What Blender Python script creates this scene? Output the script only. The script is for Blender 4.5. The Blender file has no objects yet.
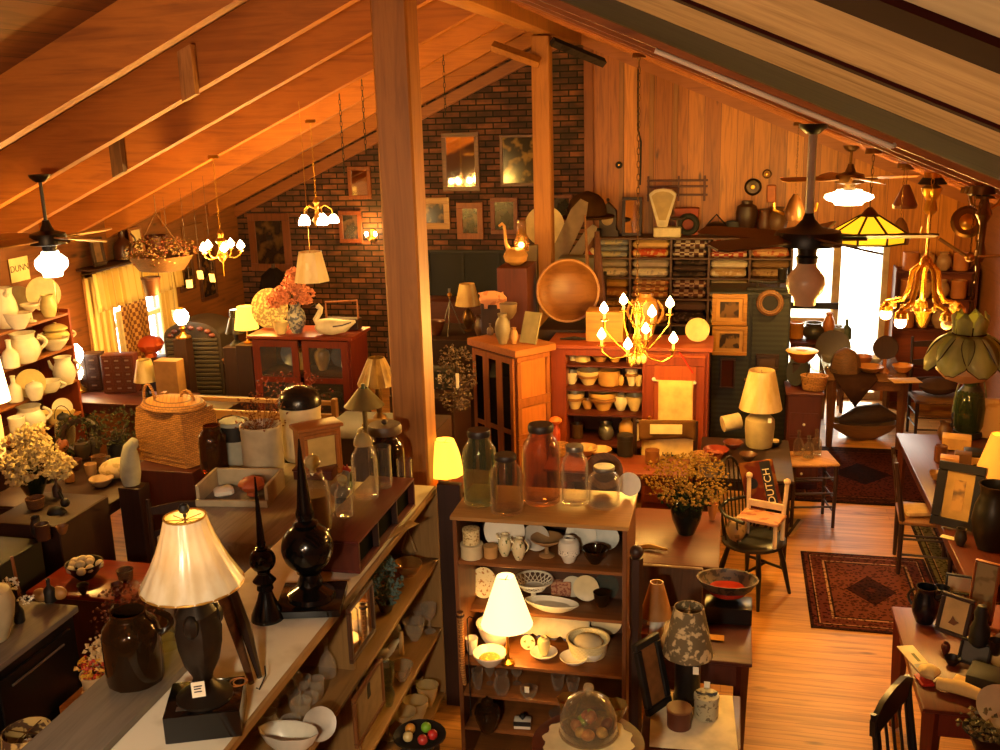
import bpy, math, random
from mathutils import Vector, Matrix
S = bpy.context.scene
COL = S.collection
RN = random.Random(11)
PI = math.pi
sin, cos = math.sin, math.cos

# ------------------------------------------------------------------ camera
FPX, PITCH, ROLL, YAW, EYE = 1010.57, .253745, -.028037, .231175, Vector((0, 0, 3.5))
FW = Vector((-sin(YAW)*cos(PITCH), cos(YAW)*cos(PITCH), -sin(PITCH)))
_r = Vector((cos(YAW), sin(YAW), 0)); _u = _r.cross(FW)
RT = cos(ROLL)*_r + sin(ROLL)*_u
UP = -sin(ROLL)*_r + cos(ROLL)*_u
cd = bpy.data.cameras.new('camera'); cam = bpy.data.objects.new('camera', cd); COL.objects.link(cam)
cam.matrix_world = Matrix(((RT.x, UP.x, -FW.x, 0), (RT.y, UP.y, -FW.y, 0), (RT.z, UP.z, -FW.z, 3.5), (0, 0, 0, 1)))
cd.sensor_width = 36; cd.lens = 36*FPX/1000; cd.clip_start = .02; cd.clip_end = 100
S.camera = cam

def ray(x, y): return FW + RT*((x-500)/FPX) - UP*((y-375)/FPX)
def at(x, y, z):                       # where the sight line meets a surface of height z
    d = ray(x, y); return EYE + d*((z-EYE.z)/d.z)
def atY(x, y, Y):                      # ... a plane across the room
    d = ray(x, y); return EYE + d*(Y/d.y)
def atX(x, y, X):
    d = ray(x, y); return EYE + d*(X/d.x)
def mpp(p): return (Vector(p)-EYE).dot(FW)/FPX      # metres per photo pixel at p
def vpp(p):                            # metres of height per photo pixel at p
    v = (Vector(p)-EYE).normalized(); return mpp(p)/max(.3, math.sqrt(max(.01, 1-v.z*v.z)))

# ------------------------------------------------------------------ materials
def lin(c):
    if isinstance(c, str): c = [int(c[i:i+2], 16) for i in (0, 2, 4)]
    return tuple((v/255/12.92 if v/255 <= .04045 else ((v/255+.055)/1.055)**2.4) for v in c)+(1,)
MC = {}
def newmat(key):
    m = bpy.data.materials.new(key); m.use_nodes = True; t = m.node_tree; t.nodes.clear()
    o = t.nodes.new('ShaderNodeOutputMaterial'); MC[key] = m
    return m, t, o
def nd(t, ty, **kw):
    n = t.nodes.new(ty)
    for k, v in kw.items():
        if k in n.inputs: n.inputs[k].default_value = v
        else: setattr(n, k, v)
    return n
def bsdf(t, o, rough, metal=0, col=None, coat=0):
    b = t.nodes.new('ShaderNodeBsdfPrincipled'); b.inputs['Roughness'].default_value = rough; b.inputs['Metallic'].default_value = metal
    if rough >= .9: b.inputs['Specular IOR Level'].default_value = .05
    if coat: b.inputs['Coat Weight'].default_value = coat; b.inputs['Coat Roughness'].default_value = .12
    if col: b.inputs['Base Color'].default_value = col
    t.links.new(b.outputs[0], o.inputs[0]); return b
def ramp(t, src, stops):
    r = t.nodes.new('ShaderNodeValToRGB'); e = r.color_ramp.elements
    while len(e) < len(stops): e.new(.5)
    for i, (p, c) in enumerate(stops): e[i].position = p; e[i].color = lin(c) if not (isinstance(c, tuple) and len(c) == 4) else c
    t.links.new(src, r.inputs[0]); return r
def coords(t, scale, src='Object', rot=(0, 0, 0)):
    tc = t.nodes.new('ShaderNodeTexCoord'); mp = t.nodes.new('ShaderNodeMapping')
    mp.inputs['Scale'].default_value = scale; mp.inputs['Rotation'].default_value = rot
    t.links.new(tc.outputs[src], mp.inputs[0]); return mp.outputs[0]
def bump(t, b, src, st=.2, dist=.01):
    n = t.nodes.new('ShaderNodeBump'); n.inputs['Strength'].default_value = st; n.inputs['Distance'].default_value = dist
    t.links.new(src, n.inputs['Height']); t.links.new(n.outputs[0], b.inputs['Normal'])

def wood(c1, c2, ax='z', rough=.5, sc=1.0, coat=0):   # grain along one axis
    key = 'wood_%s_%s_%s_%g_%g_%g' % (c1, c2, ax, rough, sc, coat)
    if key in MC: return MC[key]
    m, t, o = newmat(key); b = bsdf(t, o, rough, coat=coat)
    s = [14*sc]*3; s['xyz'.index(ax)] = .9*sc
    n = nd(t, 'ShaderNodeTexNoise', Scale=1.6, Detail=5.0, Roughness=.62, Distortion=.6)
    t.links.new(coords(t, s), n.inputs['Vector'])
    r = ramp(t, n.outputs[0], [(.3, c2), (.5, c1), (.72, c2)])
    n2 = nd(t, 'ShaderNodeTexNoise', Scale=2.2*sc, Detail=2.0)
    t.links.new(coords(t, (1, 1, 1)), n2.inputs['Vector'])
    mx = nd(t, 'ShaderNodeMix', data_type='RGBA'); mx.inputs[0].default_value = .35
    r2 = ramp(t, n2.outputs[0], [(.35, c2), (.65, c1)])
    t.links.new(r.outputs[0], mx.inputs[6]); t.links.new(r2.outputs[0], mx.inputs[7]); t.links.new(mx.outputs[2], b.inputs['Base Color'])
    bump(t, b, n.outputs[0], .12, .004)
    return m
def paint(c, rough=.5, metal=0, var=.12, sc=9.0, coat=0):
    key = 'paint_%s_%g_%g_%g_%g' % (c, rough, metal, var, sc)
    if key in MC: return MC[key]
    m, t, o = newmat(key); b = bsdf(t, o, rough, metal, coat=coat)
    n = nd(t, 'ShaderNodeTexNoise', Scale=sc, Detail=3.0); t.links.new(coords(t, (1, 1, 1)), n.inputs['Vector'])
    l = lin(c); d = tuple(v*(1-var*2.2) for v in l[:3])+(1,)
    r = ramp(t, n.outputs[0], [(.3, d), (.62, l)]); t.links.new(r.outputs[0], b.inputs['Base Color'])
    return m
def spots(c, c2, sc=30, lo=.55, hi=.6, rough=.5, coat=0):     # blotches of a second colour
    key = 'spots_%s_%s_%g_%g_%g' % (c, c2, sc, lo, rough)
    if key in MC: return MC[key]
    m, t, o = newmat(key); b = bsdf(t, o, rough, coat=coat)
    n = nd(t, 'ShaderNodeTexNoise', Scale=sc, Detail=2.0); t.links.new(coords(t, (1, 1, 1)), n.inputs['Vector'])
    r = ramp(t, n.outputs[0], [(lo, c), (hi, c2)]); t.links.new(r.outputs[0], b.inputs['Base Color'])
    return m
def stripes(c, c2, ax='z', per=.05, duty=.5, rough=.6):
    key = 'stripes_%s_%s_%s_%g_%g' % (c, c2, ax, per, duty)
    if key in MC: return MC[key]
    m, t, o = newmat(key); b = bsdf(t, o, rough)
    sx = nd(t, 'ShaderNodeSeparateXYZ'); t.links.new(coords(t, (1/per,)*3), sx.inputs[0])
    fr = nd(t, 'ShaderNodeMath', operation='FRACT'); t.links.new(sx.outputs['xyz'.index(ax)], fr.inputs[0])
    r = ramp(t, fr.outputs[0], [(0, c), (duty, c2)]); r.color_ramp.interpolation = 'CONSTANT'
    t.links.new(r.outputs[0], b.inputs['Base Color']); return m
def checks(c, c2, per=.05, rough=.8, src='Object'):
    key = 'checks_%s_%s_%g' % (c, c2, per)
    if key in MC: return MC[key]
    m, t, o = newmat(key); b = bsdf(t, o, rough)
    k = nd(t, 'ShaderNodeTexChecker', Scale=1/per); k.inputs[1].default_value = lin(c); k.inputs[2].default_value = lin(c2)
    t.links.new(coords(t, (1, 1, 1), src, (.01, .01, .01)), k.inputs[0]); t.links.new(k.outputs[0], b.inputs['Base Color']); return m
def weave(c, c2, sc=60, rough=.7):
    key = 'weave_%s_%s_%g' % (c, c2, sc)
    if key in MC: return MC[key]
    m, t, o = newmat(key); b = bsdf(t, o, rough)
    tc = t.nodes.new('ShaderNodeTexCoord'); sx = t.nodes.new('ShaderNodeSeparateXYZ'); cb = t.nodes.new('ShaderNodeCombineXYZ'); ad = nd(t, 'ShaderNodeMath', operation='ADD')
    t.links.new(tc.outputs['Object'], sx.inputs[0]); t.links.new(sx.outputs[0], ad.inputs[0]); t.links.new(sx.outputs[1], ad.inputs[1]); t.links.new(ad.outputs[0], cb.inputs[0]); t.links.new(sx.outputs[2], cb.inputs[1])
    k = nd(t, 'ShaderNodeTexBrick', Scale=sc/42); k.inputs['Brick Width'].default_value = .04; k.inputs['Row Height'].default_value = .014; k.inputs['Mortar Size'].default_value = .0025; k.inputs['Mortar Smooth'].default_value = .6
    k.inputs['Color1'].default_value = lin(c); k.inputs['Color2'].default_value = tuple(x*.55+y*.45 for x, y in zip(lin(c), lin(c2))); k.inputs['Mortar'].default_value = lin(c2)
    t.links.new(cb.outputs[0], k.inputs[0]); t.links.new(k.outputs[0], b.inputs['Base Color']); bump(t, b, k.outputs['Fac'], -.8, .008)
    return m
def glass(c='e8e4d0', clear=.8, rough=.03):
    key = 'glass_%s_%g' % (c, clear)
    if key in MC: return MC[key]
    m, t, o = newmat(key)
    tr = nd(t, 'ShaderNodeBsdfTransparent', Color=lin(c)); gl = nd(t, 'ShaderNodeBsdfGlossy', Roughness=rough); gl.inputs[0].default_value = (1, 1, 1, 1)
    df = nd(t, 'ShaderNodeBsdfDiffuse', Color=lin(c))
    lw = nd(t, 'ShaderNodeLayerWeight', Blend=.5); pw = nd(t, 'ShaderNodeMath', operation='POWER'); pw.inputs[1].default_value = 3.2; t.links.new(lw.outputs['Facing'], pw.inputs[0]); ma = nd(t, 'ShaderNodeMath', operation='MULTIPLY_ADD'); ma.inputs[1].default_value = .75; ma.inputs[2].default_value = .022; t.links.new(pw.outputs[0], ma.inputs[0])
    m1 = nd(t, 'ShaderNodeMixShader'); mb_ = nd(t, 'ShaderNodeMath', operation='MULTIPLY_ADD'); mb_.inputs[1].default_value = .42; mb_.inputs[2].default_value = (1-clear)*.5; t.links.new(tr.outputs[0], m1.inputs[1]); t.links.new(df.outputs[0], m1.inputs[2])
    t.links.new(pw.outputs[0], mb_.inputs[0]); t.links.new(mb_.outputs[0], m1.inputs[0]); m2 = nd(t, 'ShaderNodeMixShader'); t.links.new(ma.outputs[0], m2.inputs[0]); t.links.new(m1.outputs[0], m2.inputs[1]); t.links.new(gl.outputs[0], m2.inputs[2])
    t.links.new(m2.outputs[0], o.inputs[0]); return m
def emit(c, st, key=None):
    key = 'emit_%s_%g' % (c, st)
    if key in MC: return MC[key]
    m, t, o = newmat(key); e = nd(t, 'ShaderNodeEmission', Strength=st); e.inputs[0].default_value = lin(c); t.links.new(e.outputs[0], o.inputs[0]); return m
def litshade(c, st, rough=.6):         # cloth or glass shade with its lamp switched on
    key = 'lit_%s_%g' % (c, st)
    if key in MC: return MC[key]
    m, t, o = newmat(key); b = bsdf(t, o, rough, col=lin(c)); b.inputs['Emission Color'].default_value = lin(c); b.inputs['Emission Strength'].default_value = st
    return m
def cloth_shade(c, c2=None, rough=.35, tlf=.3):       # unlit lampshade, lets some light through
    key = 'shade_%s_%s' % (c, c2)
    if key in MC: return MC[key]
    m, t, o = newmat(key); b = nd(t, 'ShaderNodeBsdfPrincipled', Roughness=rough); tl = nd(t, 'ShaderNodeBsdfTranslucent'); mx = nd(t, 'ShaderNodeMixShader', Fac=tlf)
    n = nd(t, 'ShaderNodeTexNoise', Scale=14.0, Detail=3.0); t.links.new(coords(t, (1, 1, .35)), n.inputs['Vector'])
    r = ramp(t, n.outputs[0], [(.4, c2 or c), (.6, c)])
    t.links.new(r.outputs[0], b.inputs['Base Color']); t.links.new(r.outputs[0], tl.inputs[0])
    t.links.new(b.outputs[0], mx.inputs[1]); t.links.new(tl.outputs[0], mx.inputs[2]); t.links.new(mx.outputs[0], o.inputs[0]); return m
def brickwall():
    m, t, o = newmat('brick'); b = bsdf(t, o, .85)
    v = coords(t, (1, 1, 1), rot=(PI/2, 0, 0))
    k = nd(t, 'ShaderNodeTexBrick', Scale=1.0); k.inputs['Brick Width'].default_value = .21; k.inputs['Row Height'].default_value = .072; k.inputs['Mortar Size'].default_value = .009
    k.inputs['Color1'].default_value = lin('966a4e'); k.inputs['Color2'].default_value = lin('4c3634'); k.inputs['Mortar'].default_value = lin('171009'); k.inputs['Bias'].default_value = -.1
    t.links.new(v, k.inputs[0])
    n = nd(t, 'ShaderNodeTexNoise', Scale=5.0, Detail=4.0); t.links.new(coords(t, (1, 1, 2)), n.inputs['Vector'])
    r = ramp(t, n.outputs[0], [(.34, '3a2e2e'), (.5, '72584a'), (.72, 'b09474')])
    mx = nd(t, 'ShaderNodeMix', data_type='RGBA', blend_type='OVERLAY'); mx.inputs[0].default_value = .8
    t.links.new(k.outputs[0], mx.inputs[6]); t.links.new(r.outputs[0], mx.inputs[7]); t.links.new(mx.outputs[2], b.inputs['Base Color'])
    bump(t, b, k.outputs['Fac'], -.7, .01); return m
def boards(c1, c2, w, length, ax='x', rough=.35, gap='1a0d05', coat=0, coord=None):   # planks along ax with knots and grain
    key = 'boards_%s_%s_%g_%s' % (c1, c2, w, ax)
    if key in MC: return MC[key]
    m, t, o = newmat(key); b = bsdf(t, o, rough, coat=coat)
    rot = {'x': (0, 0, 0), 'y': (0, 0, PI/2), 'z': (0, PI/2, 0)}[ax]
    if ax == 'z':                       # wall in the x-z plane, boards upright: u=z, v=x
        tc = t.nodes.new('ShaderNodeTexCoord'); sx = t.nodes.new('ShaderNodeSeparateXYZ'); cb = t.nodes.new('ShaderNodeCombineXYZ')
        t.links.new(tc.outputs['Object'], sx.inputs[0]); t.links.new(sx.outputs[2], cb.inputs[0]); t.links.new(sx.outputs[0], cb.inputs[1]); v = cb.outputs[0]
    else: v = coords(t, (1, 1, 1), rot=rot)
    k = nd(t, 'ShaderNodeTexBrick', Scale=1.0, offset=.37); k.inputs['Brick Width'].default_value = length; k.inputs['Row Height'].default_value = w; k.inputs['Mortar Size'].default_value = .0022
    k.inputs['Color1'].default_value = lin(c1); k.inputs['Color2'].default_value = lin(c2); k.inputs['Mortar'].default_value = lin(gap); t.links.new(v, k.inputs[0])
    mp = t.nodes.new('ShaderNodeMapping'); mp.inputs['Scale'].default_value = (1.2, 16, 16); t.links.new(v, mp.inputs[0])
    n = nd(t, 'ShaderNodeTexNoise', Scale=1.5, Detail=5.0, Distortion=.8); t.links.new(mp.outputs[0], n.inputs['Vector'])
    r = ramp(t, n.outputs[0], [(.3, '6a5a4a'), (.55, 'ffffff')])
    mx = nd(t, 'ShaderNodeMix', data_type='RGBA', blend_type='MULTIPLY'); mx.inputs[0].default_value = .5
    t.links.new(k.outputs[0], mx.inputs[6]); t.links.new(r.outputs[0], mx.inputs[7])
    mp2 = t.nodes.new('ShaderNodeMapping'); mp2.inputs['Scale'].default_value = (1.6, 5, 5); t.links.new(v, mp2.inputs[0])
    vo = nd(t, 'ShaderNodeTexVoronoi', Scale=1.0); t.links.new(mp2.outputs[0], vo.inputs['Vector'])
    kr = ramp(t, vo.outputs[0], [(.04, '2a1408'), (.12, 'ffffff')])
    m3 = nd(t, 'ShaderNodeMix', data_type='RGBA', blend_type='MULTIPLY'); m3.inputs[0].default_value = .75
    t.links.new(mx.outputs[2], m3.inputs[6]); t.links.new(kr.outputs[0], m3.inputs[7]); t.links.new(m3.outputs[2], b.inputs['Base Color'])
    bump(t, b, k.outputs['Fac'], -.4, .004); return m
def rugmat(key, ground, band, dark, light, hx, hy):     # oriental rug: border bands, field motifs, medallion
    m, t, o = newmat(key); b = bsdf(t, o, .95)
    v = coords(t, (1, 1, 1)); sx = nd(t, 'ShaderNodeSeparateXYZ'); t.links.new(v, sx.inputs[0])
    def mth(op, a, bb=None):
        n = nd(t, 'ShaderNodeMath', operation=op)
        for i, q in enumerate((a, bb)):
            if q is None: continue
            if isinstance(q, (int, float)): n.inputs[i].default_value = q
            else: t.links.new(q, n.inputs[i])
        return n.outputs[0]
    ax_, ay_ = mth('ABSOLUTE', sx.outputs[0]), mth('ABSOLUTE', sx.outputs[1])
    e = mth('MINIMUM', mth('SUBTRACT', hx, ax_), mth('SUBTRACT', hy, ay_))
    rb = ramp(t, e, [(0, dark), (.02, band), (.05, dark), (.06, light), (.07, band), (.15, light), (.165, dark), (.18, ground)]); rb.color_ramp.interpolation = 'CONSTANT'
    vo = nd(t, 'ShaderNodeTexVoronoi', Scale=34.0); t.links.new(v, vo.inputs['Vector'])
    vr = ramp(t, vo.outputs[0], [(0, light), (.25, dark), (.4, 'ffffff')]); vr.color_ramp.interpolation = 'CONSTANT'
    mx = nd(t, 'ShaderNodeMix', data_type='RGBA', blend_type='MULTIPLY'); mx.inputs[0].default_value = .75
    t.links.new(rb.outputs[0], mx.inputs[6]); t.links.new(vr.outputs[0], mx.inputs[7])
    med = mth('ADD', mth('DIVIDE', ax_, hx*.5), mth('DIVIDE', ay_, hy*.5))
    mr = ramp(t, med, [(0, light), (.18, dark), (.55, band), (.7, dark), (.76, (1, 1, 1, 1))]); mr.color_ramp.interpolation = 'CONSTANT'
    m2 = nd(t, 'ShaderNodeMix', data_type='RGBA', blend_type='MULTIPLY'); m2.inputs[0].default_value = .8
    t.links.new(mx.outputs[2], m2.inputs[6]); t.links.new(mr.outputs[0], m2.inputs[7]); t.links.new(m2.outputs[2], b.inputs['Base Color']); return m

# ------------------------------------------------------------------ mesh builder
class MB:
    def __init__(s): s.v = []; s.f = []; s.M = Matrix()
    def tr(s, *a, rz=0, rx=0, ry=0, sc=1):
        s.M = Matrix.Translation(Vector(a if a else (0, 0, 0))) @ Matrix.Rotation(rz, 4, 'Z') @ Matrix.Rotation(ry, 4, 'Y') @ Matrix.Rotation(rx, 4, 'X') @ Matrix.Scale(sc, 4); return s
    def add(s, vs, fs):
        n = len(s.v); s.v += [tuple(s.M @ Vector(p)) for p in vs]; s.f += [[i+n for i in f] for f in fs]; return s
    def box(s, c, d, ch=0):
        x, y, z = c; a, b, h = d[0]/2, d[1]/2, d[2]/2
        if not ch:
            vs = [(x+i*a, y+j*b, z+k*h) for k in (-1, 1) for j in (-1, 1) for i in (-1, 1)]
            return s.add(vs, [(0, 2, 3, 1), (4, 5, 7, 6), (0, 1, 5, 4), (2, 6, 7, 3), (0, 4, 6, 2), (1, 3, 7, 5)])
        ch = min(ch, a*.9, b*.9, h*.9)
        pr = lambda q: [(x-a+q, y-b+q), (x+a-q, y-b+q), (x+a-q, y+b-q), (x-a+q, y+b-q)]
        def ring(q, zz):
            o = []
            for i, (px, py) in enumerate([(x-a, y-b), (x+a, y-b), (x+a, y+b), (x-a, y+b)]):
                gx = 1 if i in (0, 3) else -1; gy = 1 if i in (0, 1) else -1
                p1 = (px+gx*(q+ch*.7), py+gy*q, zz); p2 = (px+gx*q, py+gy*(q+ch*.7), zz)
                o += [p2, p1] if i in (0, 2) else [p1, p2]
            return o
        R = [ring(ch*.7, z-h), ring(0, z-h+ch*.7), ring(0, z+h-ch*.7), ring(ch*.7, z+h)]
        vs = sum(R, []); fs = [list(range(7, -1, -1)), list(range(24, 32))]
        for k in range(3): fs += [(k*8+i, k*8+(i+1) % 8, k*8+8+(i+1) % 8, k*8+8+i) for i in range(8)]
        return s.add(vs, fs)
    def bx(s, x0, x1, y0, y1, z0, z1, ch=0): return s.box(((x0+x1)/2, (y0+y1)/2, (z0+z1)/2), (abs(x1-x0), abs(y1-y0), abs(z1-z0)), ch)
    def lathe(s, pr, n=20, at=(0, 0, 0), sx=1, sy=1, flute=0, nf=12):
        x, y, z = at; vs = []; fs = []
        for r, h in pr:
            for i in range(n):
                a = 2*PI*i/n; q = r*(1+flute*cos(nf*a)) if flute else r
                vs.append((x+q*sx*cos(a), y+q*sy*sin(a), z+h))
        m = len(pr)
        for k in range(m-1): fs += [(k*n+i, k*n+(i+1) % n, k*n+n+(i+1) % n, k*n+n+i) for i in range(n)]
        if pr[0][0] > 1e-4: fs.append(list(range(n-1, -1, -1)))
        if pr[-1][0] > 1e-4: fs.append([(m-1)*n+i for i in range(n)])
        return s.add(vs, fs)
    def ball(s, c, r, n=12, m=8, sx=1, sy=1, sz=1):
        pr = [(max(1e-5, r*sin(PI*k/m)), -r*sz*cos(PI*k/m)) for k in range(m+1)]
        return s.lathe(pr, n, c, sx, sy)
    def tube(s, pts, r, n=8, closed=False):
        P = [Vector(p) for p in pts]; rs = r if isinstance(r, (list, tuple)) else [r]*len(P); vs = []; fs = []; prev = None; m = len(P)
        for k in range(m):
            d = (P[(k+1) % m]-P[k-1]) if closed else (P[min(k+1, m-1)]-P[max(k-1, 0)])
            d.normalize()
            u = (prev-d*prev.dot(d)) if prev is not None else (Vector((0, 0, 1)) if abs(d.z) < .9 else Vector((1, 0, 0))).cross(d)
            if u.length < 1e-6: u = Vector((1, 0, 0)).cross(d)
            u.normalize(); prev = u; w = d.cross(u)
            vs += [P[k]+(u*cos(2*PI*i/n)+w*sin(2*PI*i/n))*rs[k] for i in range(n)]
        for k in range(m if closed else m-1):
            k2 = (k+1) % m; fs += [(k*n+i, k*n+(i+1) % n, k2*n+(i+1) % n, k2*n+i) for i in range(n)]
        if not closed: fs += [list(range(n-1, -1, -1)), [(m-1)*n+i for i in range(n)]]
        return s.add(vs, fs)
    def prism(s, poly, z0, z1):            # outline in x-y
        n = len(poly); vs = [(x, y, z0) for x, y in poly]+[(x, y, z1) for x, y in poly]
        return s.add(vs, [list(range(n-1, -1, -1)), list(range(n, 2*n))]+[(i, (i+1) % n, n+(i+1) % n, n+i) for i in range(n)])
    def slab(s, poly, y0, y1):             # outline in x-z
        n = len(poly); vs = [(x, y0, z) for x, z in poly]+[(x, y1, z) for x, z in poly]
        return s.add(vs, [list(range(n)), list(range(2*n-1, n-1, -1))]+[(i, n+i, n+(i+1) % n, (i+1) % n) for i in range(n)])
    def ring(s, R, r, c=(0, 0, 0), n=20, m=6, sx=1, sy=1):
        return s.tube([(c[0]+R*sx*cos(2*PI*i/n), c[1]+R*sy*sin(2*PI*i/n), c[2]) for i in range(n)], r, m, True)
    def frame(s, w, h, b, t, z0=0):        # upright rectangular frame in x-z, thickness t in y (front at -t)
        s.bx(-w/2, w/2, -t, 0, z0+h-b, z0+h, .006); s.bx(-w/2, w/2, -t, 0, z0, z0+b, .006)
        s.bx(-w/2, -w/2+b, -t, 0, z0+b, z0+h-b, .006); return s.bx(w/2-b, w/2, -t, 0, z0+b, z0+h-b, .006)
    def obj(s, name, m, parent=None, loc=None, rz=0, rot=None, flat=False):
        me = bpy.data.meshes.new(name); me.from_pydata(s.v, [], s.f); me.validate()
        me.materials.append(m); me.polygons.foreach_set('use_smooth', [not flat]*len(me.polygons))
        if not flat: me.set_sharp_from_angle(angle=math.radians(38))
        o = bpy.data.objects.new(name, me); COL.objects.link(o)
        if parent is not None: o.parent = parent
        if loc is not None: o.location = loc
        o.rotation_euler = rot if rot else (0, 0, rz)
        return o

def tag(o, label, cat, group=None):
    o['label'] = label; o['category'] = cat
    if group: o['group'] = group
    return o
def thing(name, label, cat, loc=(0, 0, 0), rz=0, group=None, rot=None):
    o = bpy.data.objects.new(name, None); COL.objects.link(o); o.empty_display_size = .1
    o.location = loc; o.rotation_euler = rot if rot else (0, 0, rz); return tag(o, label, cat, group)
def one(mb, name, m, label, cat, loc=(0, 0, 0), rz=0, group=None, rot=None):
    return tag(mb.obj(name, m, None, loc, rz, rot), label, cat, group)
def struct(mb, name, m, parent=None, loc=None):
    o = mb.obj(name, m, parent, loc)
    if parent is None: o['kind'] = 'structure'
    return o
def dup(root, loc, rz=None, label=None, group=None, scale=None):
    r = root.copy(); COL.objects.link(r); r.location = loc
    if rz is not None: r.rotation_euler = (0, 0, rz)
    if label: r['label'] = label
    if group: r['group'] = group
    if scale: r.scale = (scale,)*3 if isinstance(scale, (int, float)) else scale
    for ch in list(root.children):
        c = ch.copy(); COL.objects.link(c); c.parent = r
        for g in list(ch.children):
            d = g.copy(); COL.objects.link(d); d.parent = c
    return r
GAIN = 2.5
def lamp_light(loc, w, col=(1, .5, .085), r=.03, name='lamp_light'):
    l = bpy.data.lights.new(name, 'POINT'); l.energy = w*GAIN; l.color = col; l.shadow_soft_size = r
    o = bpy.data.objects.new(name, l); COL.objects.link(o); o.location = loc; return o
# ================================================================== ROOM
XR, ZR, SL = -1.92, 4.39, .433          # ridge line and pitch of the rafters' undersides
YB, XL, XE = 12.5, -6.5, 2.75           # gable wall, left wall, right wall
YF = -1.6
def zl(x): return ZR - SL*abs(x-XR) - (.085*min(1, (XR-x)/.3) if x < XR else 0)
M_floor = boards('c88c42', 'b07634', .085, 2.2, 'x', .42, '8a5a2a')
M_wall = boards('d08428', 'a05a18', .19, 9, 'z', .45, '3a1c08')
M_rafter = wood('b46c26', '7e4416', 'x', .6, .6)
M_deck = boards('8a5426', '70401a', .24, 4, 'y', .65, '2a1608')
M_pale = wood('ccae7c', '86683e', 'x', .95, .5)
M_dark = wood('3c3230', '1c1616', 'x', 1, .6)
M_post = wood('a86c2c', '7a4818', 'z', .55, .7)
M_trim = wood('8a4c22', '6c381a', 'z', .5)
fl = MB(); fl.bx(XL-.3, XE+.3, YF-.2, YB+.3, -.1, 0); struct(fl, 'floor', M_floor)
# gable wall: brick to the left of the trim board, upright knotty boards to the right, with the glazed door
TX = -1.76
def gx(m, x0, x1, zb=0): m.slab([(x0, zb), (x1, zb), (x1, zl(x1)+.35)]+([(XR, ZR+.35)] if x0 < XR < x1 else [])+[(x0, zl(x0)+.35)], YB, YB+.25)
m = MB(); gx(m, XL-.2, TX); struct(m, 'wall_back_brick', brickwall())
DX0, DX1, DZ = .62, 1.78, 2.05
m = MB(); gx(m, TX, DX0); gx(m, DX0, DX1, DZ); gx(m, DX1, XE+.2); struct(m, 'wall_back_boards', M_wall)
m = MB(); m.bx(TX-.045, TX+.065, YB-.05, YB, 0, zl(TX)+.15, .006); struct(m, 'trim_1', M_trim)
m = MB()
for x in (-1.36, -1.0, -.72): m.bx(x-.028, x+.028, YB-.018, YB, 1.9, zl(x)+.1, .004)
struct(m, 'trim_2', wood('9a6430', '80501f', 'z', .5))
m = MB(); m.slab([(XR, ZR+.06), (XE, zl(XE)+.06), (XE, zl(XE)-.10), (XR, ZR-.10)], YB-.06, YB-.001); struct(m, 'trim_3', wood('a86430', '8a4c20', 'x', .5))
m = MB(); m.slab([(XL, zl(XL)+.06), (XR, ZR+.06), (XR, ZR-.08), (XL, zl(XL)-.08)], YB-.06, YB-.001); struct(m, 'trim_4', wood('9a5c2c', '7a4420', 'x', .5))
# left wall with a window opening, right wall, wall behind the viewer
WY0, WY1, WZ0, WZ1 = 9.15, 10.6, .78, 1.95
m = MB(); h = zl(XL)+.4
m.bx(XL-.2, XL, YF, WY0, 0, h).bx(XL-.2, XL, WY1, YB, 0, h).bx(XL-.2, XL, WY0, WY1, 0, WZ0).bx(XL-.2, XL, WY0, WY1, WZ1, h)
struct(m, 'wall_left', boards('8a5426', '74441c', .2, 5, 'y', .55, '3a1c08'))
m = MB(); m.bx(XE, XE+.2, YF, YB, 0, zl(XE)+.4); struct(m, 'wall_right', wood('8a5428', '70421e', 'y', .6))
m = MB(); m.slab([(XL-.2, 0), (XE+.2, 0), (XE+.2, zl(XE)+.4), (XR, ZR+.4), (XL-.2, zl(XL)+.4)], YF-.2, YF); struct(m, 'wall_front', wood('8a5a30', '704420', 'z', .6))
# roof decking above the rafters
RD = .34
m = MB(); m.slab([(XL-.3, zl(XL-.3)+RD), (XR, ZR+RD), (XR, ZR+RD+.05), (XL-.3, zl(XL-.3)+RD+.05)], YF, YB+.2)
m.slab([(XR, ZR+RD), (XE+.3, zl(XE+.3)+RD), (XE+.3, zl(XE+.3)+RD+.05), (XR, ZR+RD+.05)], YF, YB+.2); struct(m, 'ceiling', M_deck)
RAF = [5.12, 6.26, 7.26, 8.5, 9.55, 10.65, 11.75]
for i, y in enumerate(RAF):
    m = MB(); m.slab([(XL, zl(XL)), (XR-.09, ZR-SL*.09), (XR-.09, ZR-SL*.09+RD), (XL, zl(XL)+RD)], y, y+.1); struct(m, 'rafter_left_beam', M_rafter)
for y in [2.4, 3.4, 4.4, 5.5, 6.6, 7.7, 8.8, 9.9, 11.0]:
    m = MB(); m.slab([(XR+.09, ZR-SL*.09+.015), (XE, zl(XE)+.015), (XE, zl(XE)+RD), (XR+.09, ZR-SL*.09+RD)], y, y+.1); struct(m, 'rafter_right_beam', M_rafter)
m = MB(); m.bx(XR-.09, XR+.09, 4.4, YB, ZR-.14, ZR+.3, .01); struct(m, 'ridge_beam', M_post)
def strip(y0, y1, dz, th, mt, name, x0=XR+.2):
    m = MB(); m.slab([(x0, zl(x0)+dz), (XE, zl(XE)+dz), (XE, zl(XE)+dz+th), (x0, zl(x0)+dz+th)], y0, y1); struct(m, name, mt)
strip(-.5, .40, 0, .03, wood('b8a884', '8c7c5e', 'x', .95, .5), 'ceiling_board_beam')
strip(.475, .778, 0, .03, M_pale, 'ceiling_board_beam')
strip(.806, 1.19, 0, .03, M_pale, 'ceiling_board_beam')
strip(.774, .8055, -.003, .05, paint('30100a', 1), 'ceiling_dark_beam_and_gap')  # seam between two boards, its shade put into a dark strip
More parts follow.
